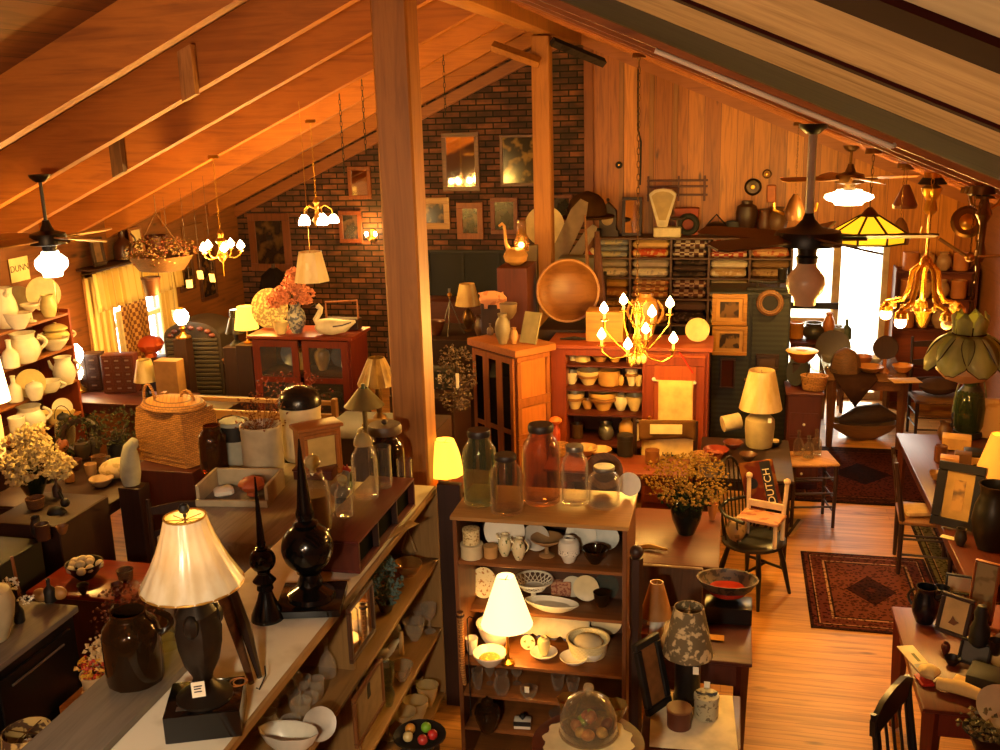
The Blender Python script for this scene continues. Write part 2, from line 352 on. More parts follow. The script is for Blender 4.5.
strip(.402, .4745, -.003, .05, paint('2a0e08', 1), 'ceiling_dark_beam_and_gap')  # open gap between boards, its darkness painted as a strip
strip(1.2, 1.98, 0, .2, M_dark, 'ceiling_dark_beam_and_gap')
strip(1.985, 2.2, .004, .2, wood('6a3418', '48220e', 'x', 1, .6), 'ceiling_dark_beam_and_gap')
# cross blocks between rafters at the left
for (px, py, yy, c) in ((188, 70, 6.215, 'c08850'), (118, 158, 7.215, '3a2010')):
    p = atY(px, py, yy); m = MB(); m.slab([(p.x-.05, zl(p.x-.05)+.02), (p.x+.05, zl(p.x+.05)+.02), (p.x+.05, zl(p.x+.05)+RD-.01), (p.x-.05, zl(p.x-.05)+RD-.01)], yy-.03, yy+.03); struct(m, 'rafter_block_beam', wood(c, '6a4422', 'z', .6))
# posts under the ridge
def post(name, y, w, px):
    m = MB(); m.bx(-w/2, w/2, -w/2, w/2, 0, ZR-.15, .018); o = struct(m, name, M_post, None, (px, y, 0)); return o
post('post_column', 5.72, .212, atY(398, 200, 5.72-.1).x)
post('post_column', 10.5, .185, atY(541.5, 160, 10.4).x)
# corbel brace beside the far post
p = atY(541, 30, 10.5)
m = MB(); m.tube([(XR-.02, 10.35, ZR-.42), (XR-.5, 10.35, ZR-.24)], .055, 4); struct(m, 'ridge_brace_beam', M_post)
m = MB(); m.tube([(XR+.1, 10.4, ZR-.22), (XR+.55, 10.9, ZR-.42)], .05, 4); struct(m, 'ridge_brace_beam', M_dark)
# glazed double door at the far end
M_dframe = paint('c8b088', .5)
dr = MB(); dr.bx(DX0, DX0+.07, YB+.02, YB+.12, 0, DZ, .005).bx(DX1-.07, DX1, YB+.02, YB+.12, 0, DZ, .005).bx(DX0+.07, DX1-.07, YB+.02, YB+.12, DZ-.07, DZ, .005).bx(DX0+.07, DX1-.07, YB+.02, YB+.12, 0, .09, .005)
xm = (DX0+DX1)/2; dr.bx(xm-.045, xm+.045, YB+.02, YB+.12, .09, DZ-.07, .005).bx(DX0+.07, xm-.045, YB+.03, YB+.11, .92, 1.0, .005)
door = struct(dr, 'door_1', M_dframe)
gp = MB(); gp.bx(DX0+.07, DX1-.07, YB+.06, YB+.068, .09, DZ-.07); gp.obj('door_glass', glass('ffffff', .97), door)
m = MB(); m.tube([(xm-.03, YB+.015, .95), (xm-.03, YB-.03, .97), (xm-.03, YB-.03, 1.12), (xm-.03, YB+.015, 1.14)], .009, 6); m.obj('door_handle', paint('b08838', .3, .9), door)
# left window
M_wf = paint('c8b890', .5)
m = MB(); X0, X1 = XL-.12, XL-.05
m.bx(X0, X1, WY0, WY0+.06, WZ0, WZ1).bx(X0, X1, WY1-.06, WY1, WZ0, WZ1).bx(X0, X1, WY0, WY1, WZ0, WZ0+.06).bx(X0, X1, WY0, WY1, WZ1-.06, WZ1)
m.bx(X0, X1, WY0, WY1, 1.34, 1.39)
for k in range(1, 4): m.bx(X0+.02, X1-.02, WY0+(WY1-WY0)*k/4-.012, WY0+(WY1-WY0)*k/4+.012, WZ0, WZ1)
win = struct(m, 'window_1', M_wf)
m = MB(); m.bx(XL-.09, XL-.084, WY0, WY1, WZ0, WZ1); m.obj('window_glass', glass('eef4ff', .97), win)
m = MB(); m.bx(XL-.01, XL+.03, WY0-.1, WY0, WZ0-.1, WZ1+.1, .005).bx(XL-.01, XL+.03, WY1, WY1+.1, WZ0-.1, WZ1+.1, .005).bx(XL-.01, XL+.03, WY0-.1, WY1+.1, WZ1, WZ1+.1, .005).bx(XL-.01, XL+.05, WY0-.12, WY1+.12, WZ0-.1, WZ0-.06, .005)
m.obj('window_frame', wood('a87840', '8a5c2c', 'y', .5), win)
# ground outside the door
m = MB(); m.bx(-8, 12, YB+.3, YB+14, -.2, -.08); struct(m, 'ground_outside', paint('b8b4a4', .9))

# world and daylight
w = bpy.data.worlds.new('World'); S.world = w; w.use_nodes = True; t = w.node_tree; t.nodes.clear()
bg = t.nodes.new('ShaderNodeBackground'); wo = t.nodes.new('ShaderNodeOutputWorld'); bg.inputs[0].default_value = (1, .93, .78, 1); bg.inputs[1].default_value = 11.0
t.links.new(bg.outputs[0], wo.inputs[0])
def portal(loc, rot, sx, sy):
    l = bpy.data.lights.new('window_portal', 'AREA'); l.shape = 'RECTANGLE'; l.size = sx; l.size_y = sy; l.cycles.is_portal = True
    o = bpy.data.objects.new('window_portal', l); COL.objects.link(o); o.location = loc; o.rotation_euler = rot
portal((xm, YB+.14, DZ/2), (-PI/2, 0, 0), DX1-DX0, DZ)
portal((XL-.14, (WY0+WY1)/2, (WZ0+WZ1)/2), (0, -PI/2, 0), WZ1-WZ0, WY1-WY0)
sl = bpy.data.lights.new('sun', 'SUN'); sl.energy = 5; sl.angle = .02; sl.color = (1, .88, .66); so = bpy.data.objects.new('sun', sl); COL.objects.link(so); so.rotation_euler = Vector((-.12, -.8, -.58)).to_track_quat('-Z', 'Y').to_euler()
S.view_settings.view_transform = 'Standard'; S.view_settings.look = 'None'; S.view_settings.exposure = 0; S.view_settings.gamma = 1
S.view_settings.use_curve_mapping = False
S.cycles.max_bounces = 8; S.cycles.diffuse_bounces = 3; S.cycles.glossy_bounces = 3; S.cycles.transparent_max_bounces = 24; S.cycles.sample_clamp_indirect = 6; S.cycles.sample_clamp_direct = 40
S.cycles.use_denoising = True
S.cycles.caustics_reflective = False; S.cycles.caustics_refractive = False
# ================================================================== BUILDERS USED ALL OVER THE SHOP
PROF = {
 'bowl': [(.42, 0), (.46, .05), (.8, .48), (1, .96), (1.02, 1), (.95, .98), (.75, .5), (.38, .1), (0, .09)],
 'bowlrim': [(.45, 0), (.48, .05), (.86, .6), (.9, .78), (1, .8), (1, 1), (.93, 1), (.8, .55), (.4, .1), (0, .09)],
 'dish': [(.5, 0), (.55, .1), (.75, .35), (1, .9), (.98, 1), (.7, .5), (.5, .25), (0, .22)],
 'crock': [(.88, 0), (.95, .03), (1, .12), (1, .9), (1.03, .92), (1.03, .99), (.95, 1), (.9, .97), (.9, .1), (0, .08)],
 'pot': [(.7, 0), (.74, .04), (.96, .88), (1.02, .9), (1.02, 1), (.92, 1), (.9, .9), (.66, .1), (0, .09)],
 'jar': [(.86, 0), (.97, .02), (1, .08), (1, .68), (.93, .8), (.68, .9), (.62, .93), (.62, 1), (.56, 1), (.56, .92), (.85, .78), (.94, .66), (.94, .08), (0, .05)],
 'bottle': [(.85, 0), (1, .03), (1, .45), (.82, .58), (.4, .68), (.3, .74), (.3, .95), (.36, .96), (.36, 1), (.24, 1), (.22, .7), (.9, .42), (.9, .06), (0, .05)],
 'pitcher': [(.62, 0), (.66, .03), (.92, .25), (1, .42), (.88, .66), (.68, .82), (.72, .95), (.8, 1), (.72, 1), (.6, .82), (.8, .62), (.9, .4), (.6, .08), (0, .07)],
 'vase': [(.5, 0), (.54, .03), (.85, .25), (1, .48), (.85, .72), (.5, .88), (.62, 1), (.54, 1), (.42, .88), (.75, .7), (.9, .48), (.5, .08), (0, .07)],
 'urn': [(.55, 0), (.6, .03), (.42, .1), (.9, .4), (1, .6), (.8, .8), (.5, .9), (.55, 1), (.4, 1), (.36, .88), (0, .8)],
 'cup': [(.55, 0), (.6, .05), (.85, .4), (1, 1), (.93, 1), (.75, .4), (.4, .1), (0, .09)],
 'goblet': [(.75, 0), (.75, .03), (.15, .1), (.12, .42), (.5, .5), (.9, .7), (1, 1), (.94, 1), (.8, .7), (.3, .53), (0, .52)],
 'compote': [(.5, 0), (.5, .05), (.14, .15), (.12, .5), (.4, .6), (1, .9), (1.02, 1), (.92, .97), (.4, .7), (0, .68)],
 'plate': [(.55, 0), (.58, .3), (1, .8), (1, 1), (.6, .55), (0, .5)],
 'lid': [(1, 0), (1, .25), (.85, .5), (.4, .75), (.12, .8), (.12, .88), (.16, .95), (.1, 1), (0, 1)],
 'disc': [(1, 0), (1.02, .3), (1.02, .7), (.95, 1), (0, 1)],
 'tin': [(1, 0), (1, .76), (1.04, .77), (1.04, .99), (1, 1), (0, 1)],
 'dome': [(1, 0), (1, .1), (.97, .4), (.84, .66), (.58, .86), (.25, .96), (.1, 1), (0, 1)],
 'knob': [(.4, 0), (.4, .2), (.8, .35), (1, .6), (.8, .85), (.3, 1), (0, 1)],
 'globe': [(.5, 0), (.55, .06), (.9, .28), (1, .5), (.9, .74), (.55, .95), (.5, 1)],
 'decanter': [(.9, 0), (1, .04), (.95, .3), (.6, .5), (.25, .58), (.22, .74), (.32, .78), (.2, .8), (.34, .88), (.3, .96), (0, 1)],
 'candle': [(1, 0), (1, .97), (.9, 1), (0, 1)],
 'stick': [(1, 0), (1, .05), (.5, .1), (.25, .2), (.4, .32), (.2, .42), (.2, .78), (.45, .86), (.5, .95), (.35, 1), (0, 1)],
 'basket': [(.8, 0), (.85, .05), (1, .95), (1.05, .96), (1.05, 1), (.95, 1), (.78, .1), (0, .08)],
 'ginger': [(.5, 0), (.55, .03), (.9, .4), (1, .65), (.85, .85), (.5, .92), (.5, 1), (.42, 1), (.42, .9), (.8, .8), (0, .7)],
}
def prof(k, R, H, z0=0): return [(max(1e-5, r*R), z0+h*H) for r, h in PROF[k]]
M_white = paint('e6dfcc', .25, 0, .06, 12); M_cream = paint('d8c79c', .3, 0, .08, 12); M_yellow = paint('cf9a4e', .3, 0, .08, 10)
M_glass = glass('faf8f0', .975); M_gblue = glass('e0e8e0', .93); M_amber = glass('a06a38', .85); M_gdark = glass('6a4828', .8); M_ggreen = glass('e4e8c8', .96)
M_black = paint('14110f', .35, 0, .1); M_iron = paint('1e1a18', .55, .3); M_brass = paint('c08c34', .28, .9, .08); M_dbrass = paint('6e4c22', .4, .8)
M_red = wood('54200f', '38120a', 'z', .45, .8); M_redx = wood('54200f', '38120a', 'x', .45, .8)
M_oak = wood('9a5c2a', '744018', 'z', .45, .8); M_oakx = wood('9a5c2a', '744018', 'x', .45, .8); M_oaky = wood('9a5c2a', '744018', 'y', .45, .8)
M_dk = wood('341a10', '1e0e08', 'z', .5, .8); M_dkx = wood('341a10', '1e0e08', 'x', .5, .8); M_dky = wood('341a10', '1e0e08', 'y', .5, .8)
M_grey = wood('7c7060', '585044', 'y', .75, .8); M_paper = paint('e0cf9c', .8, 0, .05); M_tag = paint('efe6cc', .7, 0, .03)
M_wick = weave('b8803e', '5a3616', 42); M_wickd = weave('7a5028', '3a220e', 70); M_bulb = emit('ffd890', 60); M_candle = paint('d8b070', .5)
M_tin = paint('8a8478', .35, .7, .15); M_blk = paint('0c0a09', .6, 0, .05)

def pot(name, label, cat, px, py, z, w, h, pk, m, group=None, parts=(), n=20, sx=1, sy=1, rz=0, flute=0, P=None):
    """a turned vessel standing with its base centre at the photo point (px, py) on a surface of height z; w, h in photo pixels"""
    P = Vector(P) if P is not None else at(px, py, z); R = w/2*mpp(P); H = h*vpp(P); P = P+Vector((0, 0, .003))
    mb = MB().lathe(prof(pk, R, H), n, (0, 0, 0), sx, sy, flute)
    if not parts: return one(mb, name, m, label, cat, P, rz, group)
    t = thing(name, label, cat, P, rz, group); mb.obj('body', m, t)
    for q in parts:
        k = q[0]
        if k == 'handle':               # ('handle', material, side angle, z0, z1, reach)
            _, hm, a, z0, z1, rc = q; c, s = cos(a), sin(a)
            r0 = R*(.9 if len(q) < 7 else q[6])
            pts = [(c*(r0+(rc*R*sin(PI*i/7))), s*(r0+(rc*R*sin(PI*i/7))), H*(z0+(z1-z0)*i/7)) for i in range(8)]
            MB().tube(pts, max(.003, R*.11), 6).obj('handle', hm, t)
        elif k == 'bail':               # wire bail over the top
            _, hm, z0, up = q
            MB().tube([(R*1.0*cos(PI*i/10), 0, H*z0+up*H*sin(PI*i/10)) for i in range(11)], max(.002, R*.04), 6).obj('bail_handle', hm, t)
        elif k == 'spout':
            _, hm, a, z0, z1, rc = q; c, s = cos(a), sin(a)
            MB().tube([(c*R*.75, s*R*.75, H*z0), (c*R*(1+rc*.6), s*R*(1+rc*.6), H*(z0*.6+z1*.4)), (c*R*(1+rc), s*R*(1+rc), H*z1)], [R*.26, R*.18, R*.11], 8).obj('spout', hm, t)
        elif k == 'top':                # ('top', part name, profile, material, z0, wfrac, hfrac)
            _, nm, pk2, hm, z0, wf, hf = q; MB().lathe(prof(pk2, R*wf, H*hf), n, (0, 0, H*z0)).obj(nm, hm, t)
        elif k == 'band':
            _, nm, hm, z0, z1, wf = q; MB().lathe([(R*wf, H*z0), (R*wf*1.01, H*(z0+z1)/2), (R*wf, H*z1)], n).obj(nm, hm, t)
        elif k == 'tag':
            _, hm, a, zz = q; c, s = cos(a), sin(a); MB().tr(c*R*1.03, s*R*1.03, H*zz, rz=a).box((0, 0, 0), (.002, R*.5, R*.7)).obj('price_tag', hm, t)
    return t
def plate_up(name, label, cat, px, py, z, w, m, group=None, lean=.25, rz=0, parts=(), sx=1.0, hh=None, P=None, rim=None):
    """a plate standing on edge at the photo point, leaning back; w in photo pixels"""
    P = (Vector(P) if P is not None else at(px, py, z))+Vector((0, 0, .003)); R = w/2*mpp(P)
    pr = [(r*R, h*R*.16) for r, h in PROF['plate']]
    t = thing(name, label, cat, P, 0, group, (PI/2-lean, 0, rz)) if rim else None
    def mk(): return MB().lathe(pr, 28, (0, R, 0), sx, 1)
    if not rim:
        return one(mk(), name, m, label, cat, P, 0, group, (PI/2-lean, 0, rz))
    mk().obj('body', m, t); MB().lathe([(R*.74, R*.105), (R*.76, R*.13), (R*.97, R*.166), (R*.985, R*.163)], 28, (0, R, 0), sx, 1).obj('painted_rim', rim, t)
    return t
def picture(name, label, px, py, Y, w, h, fm, art, b=.16, group=None, rz=0, lean=0, cat='picture', mat_=None, P=None, t=.03):
    """a framed picture: (px, py) the middle of its lower edge, w and h in photo pixels"""
    P = Vector(P) if P is not None else atY(px, py, Y); W = w*mpp(P); H = h*vpp(P); B = b*min(W, H)
    o = thing(name, label, cat, P, 0, group, (-lean, 0, rz))
    MB().frame(W, H, B, t).obj('frame', fm, o)
    if mat_:
        q = B*.9; MB().bx(-W/2+B, W/2-B, -t*.6, -t*.55, B, H-B).obj('picture_mount', mat_, o)
        MB().bx(-W/2+B+q, W/2-B-q, -t*.66, -t*.6, B+q, H-B-q).obj('picture_sheet', art, o)
    else: MB().bx(-W/2+B, W/2-B, -t*.6, -t*.5, B, H-B).obj('picture_sheet', art, o)
    MB().bx(-W/2+.01, W/2-.01, -t*.5, -.002, .01, H-.01).obj('back_board', M_dk, o)
    return o
def shade_mb(r0, r1, h, z0=0, n=24, belly=0, scal=0, nf=8):
    """open conical lampshade with thickness; r0 at the foot, r1 at the top"""
    th = .004; out = []; k = 6
    for i in range(k+1):
        f = i/k; out.append((r0+(r1-r0)*f+belly*sin(PI*f), z0+h*f))
    inn = [(r-th, z) for r, z in reversed(out)]
    m = MB(); m.lathe(out+inn+[out[0]], n, flute=scal, nf=nf)
    return m
def open_lathe_fix(m): return m
def lamp(name, label, px, py, z, hb, wb, ws0, ws1, hs, base, bm, sm, lit=0, P=None, cat='table lamp', group=None, belly=0, fin=True, tag_=False, n=24, col=(1, .52, .1), sink=.0, tilt=None):
    """table lamp: foot at photo point; hb height of the base to the shade's lower edge, wb base width, ws0/ws1 shade widths, hs its height, all photo pixels"""
    P = (Vector(P) if P is not None else at(px, py, z))+Vector((0, 0, .003)); k = mpp(P); v = vpp(P)
    H = hb*v; R = wb/2*k; r0, r1, h = ws0/2*k, ws1/2*k, hs*v
    t = thing(name, label, cat, P, 0, group, tilt)
    if base == 'urn': pr = [(R*.8, 0), (R*.82, H*.06), (R*.4, H*.1), (R*.95, H*.38), (R, H*.55), (R*.7, H*.75), (R*.2, H*.86), (R*.14, H*1.0)]
    elif base == 'crock': pr = [(R*.85, 0), (R*.9, H*.03), (R, H*.5), (R*.97, H*.72), (R*.6, H*.86), (R*.2, H*.9), (R*.14, H)]
    elif base == 'stick': pr = [(R, 0), (R, H*.06), (R*.4, H*.12), (R*.22, H*.25), (R*.34, H*.4), (R*.18, H*.52), (R*.18, H)]
    elif base == 'ginger': pr = [(R*.6, 0), (R*.62, H*.05), (R*.85, H*.3), (R, H*.62), (R*.8, H*.8), (R*.25, H*.88), (R*.14, H)]
    else: pr = [(R, 0), (R, H*.1), (R*.9, H*.12), (R*.9, H*.85), (R*.3, H*.9), (R*.14, H)]
    b = MB().lathe(pr, 20).obj('base', bm, t)
    MB().tube([(0, 0, H*.97), (0, 0, H+h*.5)], max(.004, R*.06), 6).obj('stem', M_dbrass, t)
    shade_mb(r0, r1, h, H, n, belly).obj('lamp_shade', sm, t)
    MB().tube([(-r1*.96, 0, H+h*.93), (r1*.96, 0, H+h*.93)], .002, 5).tube([(0, -r1*.96, H+h*.93), (0, r1*.96, H+h*.93)], .002, 5).tube([(0, 0, H+h*.5), (0, 0, H+h*.95)], .003, 5).obj('shade_spider', M_dbrass, t)
    bb = MB().ball((0, 0, H+h*.5), min(.03, r1*.5), 10, 8, 1, 1, 1.3)
    bb.obj('bulb', M_bulb if lit else paint('e8e0c8', .2), t)
    if fin: MB().lathe([(.004, 0), (.004, .008), (.012, .018), (.012, .03), (.005, .038), (0, .042)], 10, (0, 0, H+h*.95)).obj('finial', M_dbrass, t)
    if tag_: MB().box((R*.6, -R*1.05, H*.8), (.028, .002, .04)).obj('price_tag', M_tag, t)
    if lit:
        q = lamp_light((0, 0, H+h*.5), lit, col, .03); q.parent = t
    return t
def box_thing(name, label, cat, x0, x1, y0, y1, z0, z1, m, ch=.006, group=None, rz=0):
    cx, cy = (x0+x1)/2, (y0+y1)/2
    return one(MB().bx(x0-cx, x1-cx, y0-cy, y1-cy, 0, z1-z0, ch), name, m, label, cat, (cx, cy, z0), rz, group)
def sprigs(mb, n, c, R, H, r=.02, rng=RN, flat=.8, up=.3):
    """a loose head of small leaves or florets around c"""
    for i in range(n):
        a = rng.uniform(0, 2*PI); q = R*math.sqrt(rng.random()); zz = rng.uniform(-1, 1)
        p = Vector((c[0]+q*cos(a)*math.sqrt(max(0, 1-zz*zz*.7)), c[1]+q*sin(a)*math.sqrt(max(0, 1-zz*zz*.7)), c[2]+H*zz))
        s = r*rng.uniform(.6, 1.3)
        mb.M = Matrix.Translation(p) @ Matrix.Rotation(rng.uniform(0, 6), 4, 'Z') @ Matrix.Rotation(rng.uniform(-1.2, 1.2), 4, 'X')
        mb.add([(-s*.5, 0, -s*.1), (0, -s*flat*.5, s*.15), (s*.5, 0, -s*.1), (0, s*flat*.5, s*.15), (0, 0, s*up*1.3), (0, 0, -s*up)], [(0, 1, 4), (1, 2, 4), (2, 3, 4), (3, 0, 4), (1, 0, 5), (2, 1, 5), (3, 2, 5), (0, 3, 5)])
    mb.M = Matrix(); return mb
def stalks(mb, n, foot, c, R, H, r=.002, rng=RN):
    for i in range(n):
        a = rng.uniform(0, 2*PI); q = R*math.sqrt(rng.random())
        mb.tube([foot, ((foot[0]+c[0])/2+q*.3*cos(a), (foot[1]+c[1])/2+q*.3*sin(a), (foot[2]+c[2])/2), (c[0]+q*cos(a), c[1]+q*sin(a), c[2]+rng.uniform(-.6, .8)*H)], r, 4)
    return mb
def pendant_chain(top, bot, r=.006):
    """linked chain between two points as one mesh"""
    mb = MB(); a, b = Vector(top), Vector(bot); L = (b-a).length; n = max(2, int(L/(r*5)))
    for i in range(n):
        c = a.lerp(b, (i+.5)/n); ln = L/n*.62
        pts = [(c.x+(r*1.1*cos(q) if i % 2 else 0), c.y+(0 if i % 2 else r*1.1*cos(q)), c.z+ln*sin(q)) for q in [2*PI*k/8 for k in range(8)]]
        mb.tube(pts, r*.32, 4, True)
    return mb
# ================================================================== FOREGROUND: GLASSWARE CASE WITH A MARBLE TOP
CT = 1.4; CX0, CX1, CY0, CY1 = -2.24, -1.645, 2.5, 5.32
M_case = wood('a07844', '7c5a30', 'y', .5, .8); M_casez = wood('a07844', '7c5a30', 'z', .5, .8)
t = thing('display_case', 'long open wooden display case full of glassware with a pale stone top', 'display case', ((CX0+CX1)/2, (CY0+CY1)/2, 0))
def cb(nm, m, x0, x1, y0, y1, z0, z1, ch=.004): 
    cx, cy = (CX0+CX1)/2, (CY0+CY1)/2; return MB().bx(x0-cx, x1-cx, y0-cy, y1-cy, z0, z1, ch).obj(nm, m, t)
cb('stone_top', spots('d8cfb8', 'bcae92', 7, .5, .75, .35), CX0, CX1-.02, CY0, CY1-.0, CT-.025, CT, .004)
cb('top_edging', M_case, CX1-.02, CX1, CY0, CY1, CT-.032, CT+.002)
cb('back_panel', M_casez, CX0, CX0+.02, CY0, CY1, 0, CT-.03)
cb('end_panel', M_casez, CX0+.02, CX1, CY1-.025, CY1, 0, CT-.03); cb('end_panel', M_casez, CX0+.02, CX1, CY0, CY0+.025, 0, CT-.03)
cb('divider', M_casez, CX0+.02, CX1-.05, 4.02, 4.04, 0, CT-.03)
SZ = (.06, .5, .955)
for z in SZ: cb('shelf', M_case, CX0+.02, CX1-.005, CY0+.025, CY1-.025, z-.022, z)
# dark reddish post standing at the end of the case
box_thing('upright_board', 'dark scuffed upright board at the end of the glassware case', 'board', -1.63, -1.49, 5.25, 5.31, 0, 1.44, M_dk)
# weathered chest behind, same height
box_thing('weathered_chest', 'weathered grey wooden chest behind the marble-topped case', 'chest', -2.92, -2.26, 4.4, 5.6, 0, 1.39, wood('a09078', '786850', 'y', .8, .8), .01)
t = thing('grey_board_box', 'low grey board box at the near corner of the marble top', 'box', (-2.2, 2.98, CT+.002), 0)
MB().bx(-.13, .15, -.43, .43, 0, .035, .004).obj('lid', M_grey, t); MB().bx(-.13, .15, -.45, -.431, -.0, .03).obj('front', wood('8a7048', '6a5434', 'x'), t)
# brass-shaded lamp on a black block
P = at(208, 722, CT+.003); k = mpp(P)
t = thing('table_lamp', 'tall lamp with pleated cream shade, bronze figure and black block base', 'table lamp', P, .38)
MB().bx(-.13, .13, -.115, .115, 0, .105, .004).obj('base', paint('0b0a09', .12), t)
MB().lathe([(.1, .105), (.1, .115), (.075, .13), (.05, .15), (.035, .18)], 20).obj('plinth', paint('2c241c', .35, .5), t)
f = MB().lathe([(.03, .17), (.036, .2), (.06, .25), (.075, .32), (.08, .38), (.065, .42), (.07, .44), (.05, .47), (.025, .5), (.02, .56)], 20, flute=.07, nf=5)
for i in range(3):
    a = 2*PI*i/3+.4; f.ball((.065*cos(a), .065*sin(a), .41), .03, 8, 6, 1, 1, 1.5)
f.obj('figure', paint('352b22', .4, .55, .2, 22), t)
hS, zS = .25, .545
shade_mb(.175, .07, hS, zS, 72, -.012, .02, 18).obj('lamp_shade', cloth_shade('f6ecd0', 'e8d8b0', .2), t)
MB().ring(.174, .004, (0, 0, zS), 36).obj('shade_trim', paint('c8963c', .3, .5), t)
MB().ring(.07, .004, (0, 0, zS+hS), 28).obj('shade_trim', paint('c8963c', .3, .5), t)
m = MB()
for i in range(8): m.tube([(0, 0, zS+hS-.012), (.066*cos(i*PI/4), .066*sin(i*PI/4), zS+hS-.012)], .0016, 4)
m.tube([(0, 0, .54), (0, 0, zS+hS)], .004, 6).obj('shade_spider', M_dbrass, t)
MB().ball((0, 0, zS+.12), .028, 10, 8).obj('bulb', paint('efe8d0', .2), t)
MB().lathe([(.006, 0), (.006, .01), (.017, .018), (.02, .03), (.014, .043), (0, .05)], 12, (0, 0, zS+hS)).obj('finial', M_iron, t)
tg = MB().tr(-.0, -.112, .2, rz=.1, rx=.1).box((0, 0, 0), (.045, .002, .062)).obj('price_tag', M_tag, t)
MB().tr(.0, -.1135, .2, rz=.1, rx=.1).bx(-.014, .014, -.001, .0005, .012, .016).bx(-.014, .01, -.001, .0005, .002, .006).bx(-.014, .012, -.001, .0005, -.01, -.006).obj('price_writing', M_blk, tg)
MB().ring(.03, .0025, (.11, .06, .112), 12, 5).ring(.026, .0025, (.12, .055, .116), 12, 5).obj('cord_coil', paint('b06a2c', .5), t)
MB().tr(-.06, -.07, .107).bx(-.03, .03, -.014, .014, 0, .0015).obj('sticker', M_tin, t)
lamp_light((P.x, P.y, P.z+.68), 1.4).name = 'table_lamp_light'
# figurehead-like carved wooden pieces leaning behind the lamp
p = at(252, 688, CT)
t = thing('carved_spindle', 'dark carved wooden leg lying across the marble beside the bronze lamp', 'carved wood', p, 0)
e_ = at(224, 598, CT+.2)-p
MB().tube([(0, 0, .022), tuple(e_*.5+Vector((0, 0, .02))), tuple(e_)], [.012, .02, .026], 10).obj('shaft', wood('6a4626', '3a2412', 'y', .5), t)
MB().tube([(.02, .03, .03), tuple(e_*.5+Vector((.03, .02, .05))), tuple(e_*.95+Vector((.03, .02, .03)))], [.01, .024, .02], 8).obj('carving', paint('2a1a10', .5), t)
MB().tube([(.02, 0, .003), (.035, -.01, .003), (.036, .05, .03), (.02, .08, .05)], .003, 5).obj('hook', M_iron, t)
# finials
def finial(px, py, top, R, label, spike, square):
    P = at(px, py, CT+.003); H = (atY(px-4, top, P.y).z-CT)
    t = thing('roof_finial', label, 'finial', P, .25 if square else 0, 'black roof finials')
    m = paint('0d0b0b', .16, .2)
    if square: MB().bx(-R*1.25, R*1.25, -R*1.25, R*1.25, 0, .035, .004).obj('base', m, t)
    else: MB().lathe([(R*1.3, 0), (R*1.25, .02), (R*.7, .09), (R*.5, .13), (R*.65, .14), (R*.6, .16)], 20).obj('base', m, t)
    b = .035 if square else .16
    zc = H*(.35 if square else .42)
    MB().lathe([(R*.95 if square else R*.6, b), (R*.9, b+.02), (R*.45, b+.05), (R*.5, b+.07), (R*.35, zc-R*1.02), (R*.5, zc-R)], 20).obj('neck', m, t)
    MB().ball((0, 0, zc), R, 24, 14).obj('ball', m, t)
    MB().lathe([(R*.42, zc+R*.92), (R*.5, zc+R), (R*.3, zc+R*1.12), (R*.36, zc+R*1.4), (R*.3, zc+R*1.6), (.003, H)], 14).obj('spike', m, t)
finial(312, 603, 440, .115, 'large black ball finial with square foot and long spike', 1, True)
finial(268, 618, 478, .056, 'small black ball finial with round flared foot and thin spike', 1, False)
# dark lidded glass jar at the left end, oil lamp glass
pot('apothecary_jar', 'dark brown fluted glass jar on the grey board', 'jar', 137, 680, CT+.035, 56, 66, 'jar', M_gdark, 'dark glass jars', flute=.02, parts=(('handle', M_gdark, 2.6, .6, .95, .5), ('handle', M_gdark, .5, .6, .95, .5)))
pot('oil_lamp_font', 'clear glass oil lamp body behind the bronze lamp', 'oil lamp', 168, 655, CT, 24, 60, 'decanter', M_ggreen)
# grey slanted lid, white painted box with gourd
P = at(235, 505, CT); MW = paint('b4a686', .5)
t = thing('painted_crate', 'white painted open crate on the weathered chest', 'crate', (-2.72, 4.98, 1.392), .12)
MB().bx(-.22, .2, -.14, -.12, 0, .04, .004).obj('front', MW, t); MB().bx(-.22, -.2, -.12, .16, 0, .12, .004).obj('side', MW, t); MB().bx(.18, .2, -.12, .16, 0, .12, .004).obj('side', MW, t)
MB().bx(-.22, .2, .16, .18, 0, .12, .004).obj('back', MW, t); MB().bx(-.2, .18, -.12, .16, 0, .015).obj('floor_board', M_grey, t)
one(MB().lathe(prof('knob', .075, .11), 14, flute=.08, nf=7), 'gourd', paint('b8562a', .5), 'orange gourd lying in the white painted crate', 'gourd', (-2.66, 5.0, 1.408))
one(MB().tr(rz=.6).bx(-.06, .05, -.045, .045, 0, .05, .02), 'white_bundle', M_white, 'small white bundle beside the gourd in the crate', 'bundle', (-2.82, 4.97, 1.408))
# crocks, clock and the red cubby with jars
def crk(px, py, z, w, h, lab, m, parts=(), nm='stoneware_crock', pk='crock', **k): return pot(nm, lab, 'crock', px, py, z, w, h, pk, m, 'stoneware crocks', parts, 28, **k)
c1 = crk(265, 475, 1.39, 40, 50, 'grey-glazed crock holding a bare dried plant', paint('b8a98c', .35))
m = stalks(MB(), 30, (0, 0, .15), (0, 0, .36), .15, .1, .0016); sprigs(m, 170, (0, 0, .36), .17, .12, .018)
one(m, 'dried_plant', paint('7a4a2a', .9), 'brittle brown dried plant standing in the grey crock', 'dried plant', c1.location+Vector((0, 0, .03)))
crk(304, 458, 1.39, 40, 52, 'large white crock with a dark domed lid', paint('dccb9e', .35), (('top', 'lid', 'dome', M_tin and paint('2a241f', .25, .4), 1.0, 1.06, .36),))
crk(238, 466, 1.39, 28, 45, 'pale blue-white crock with dark rim beside the grey crock', paint('a8a898', .4), (('band', 'dark_rim', M_iron, .6, 1.0, 1.01), ('bail', M_iron, .98, .12)))
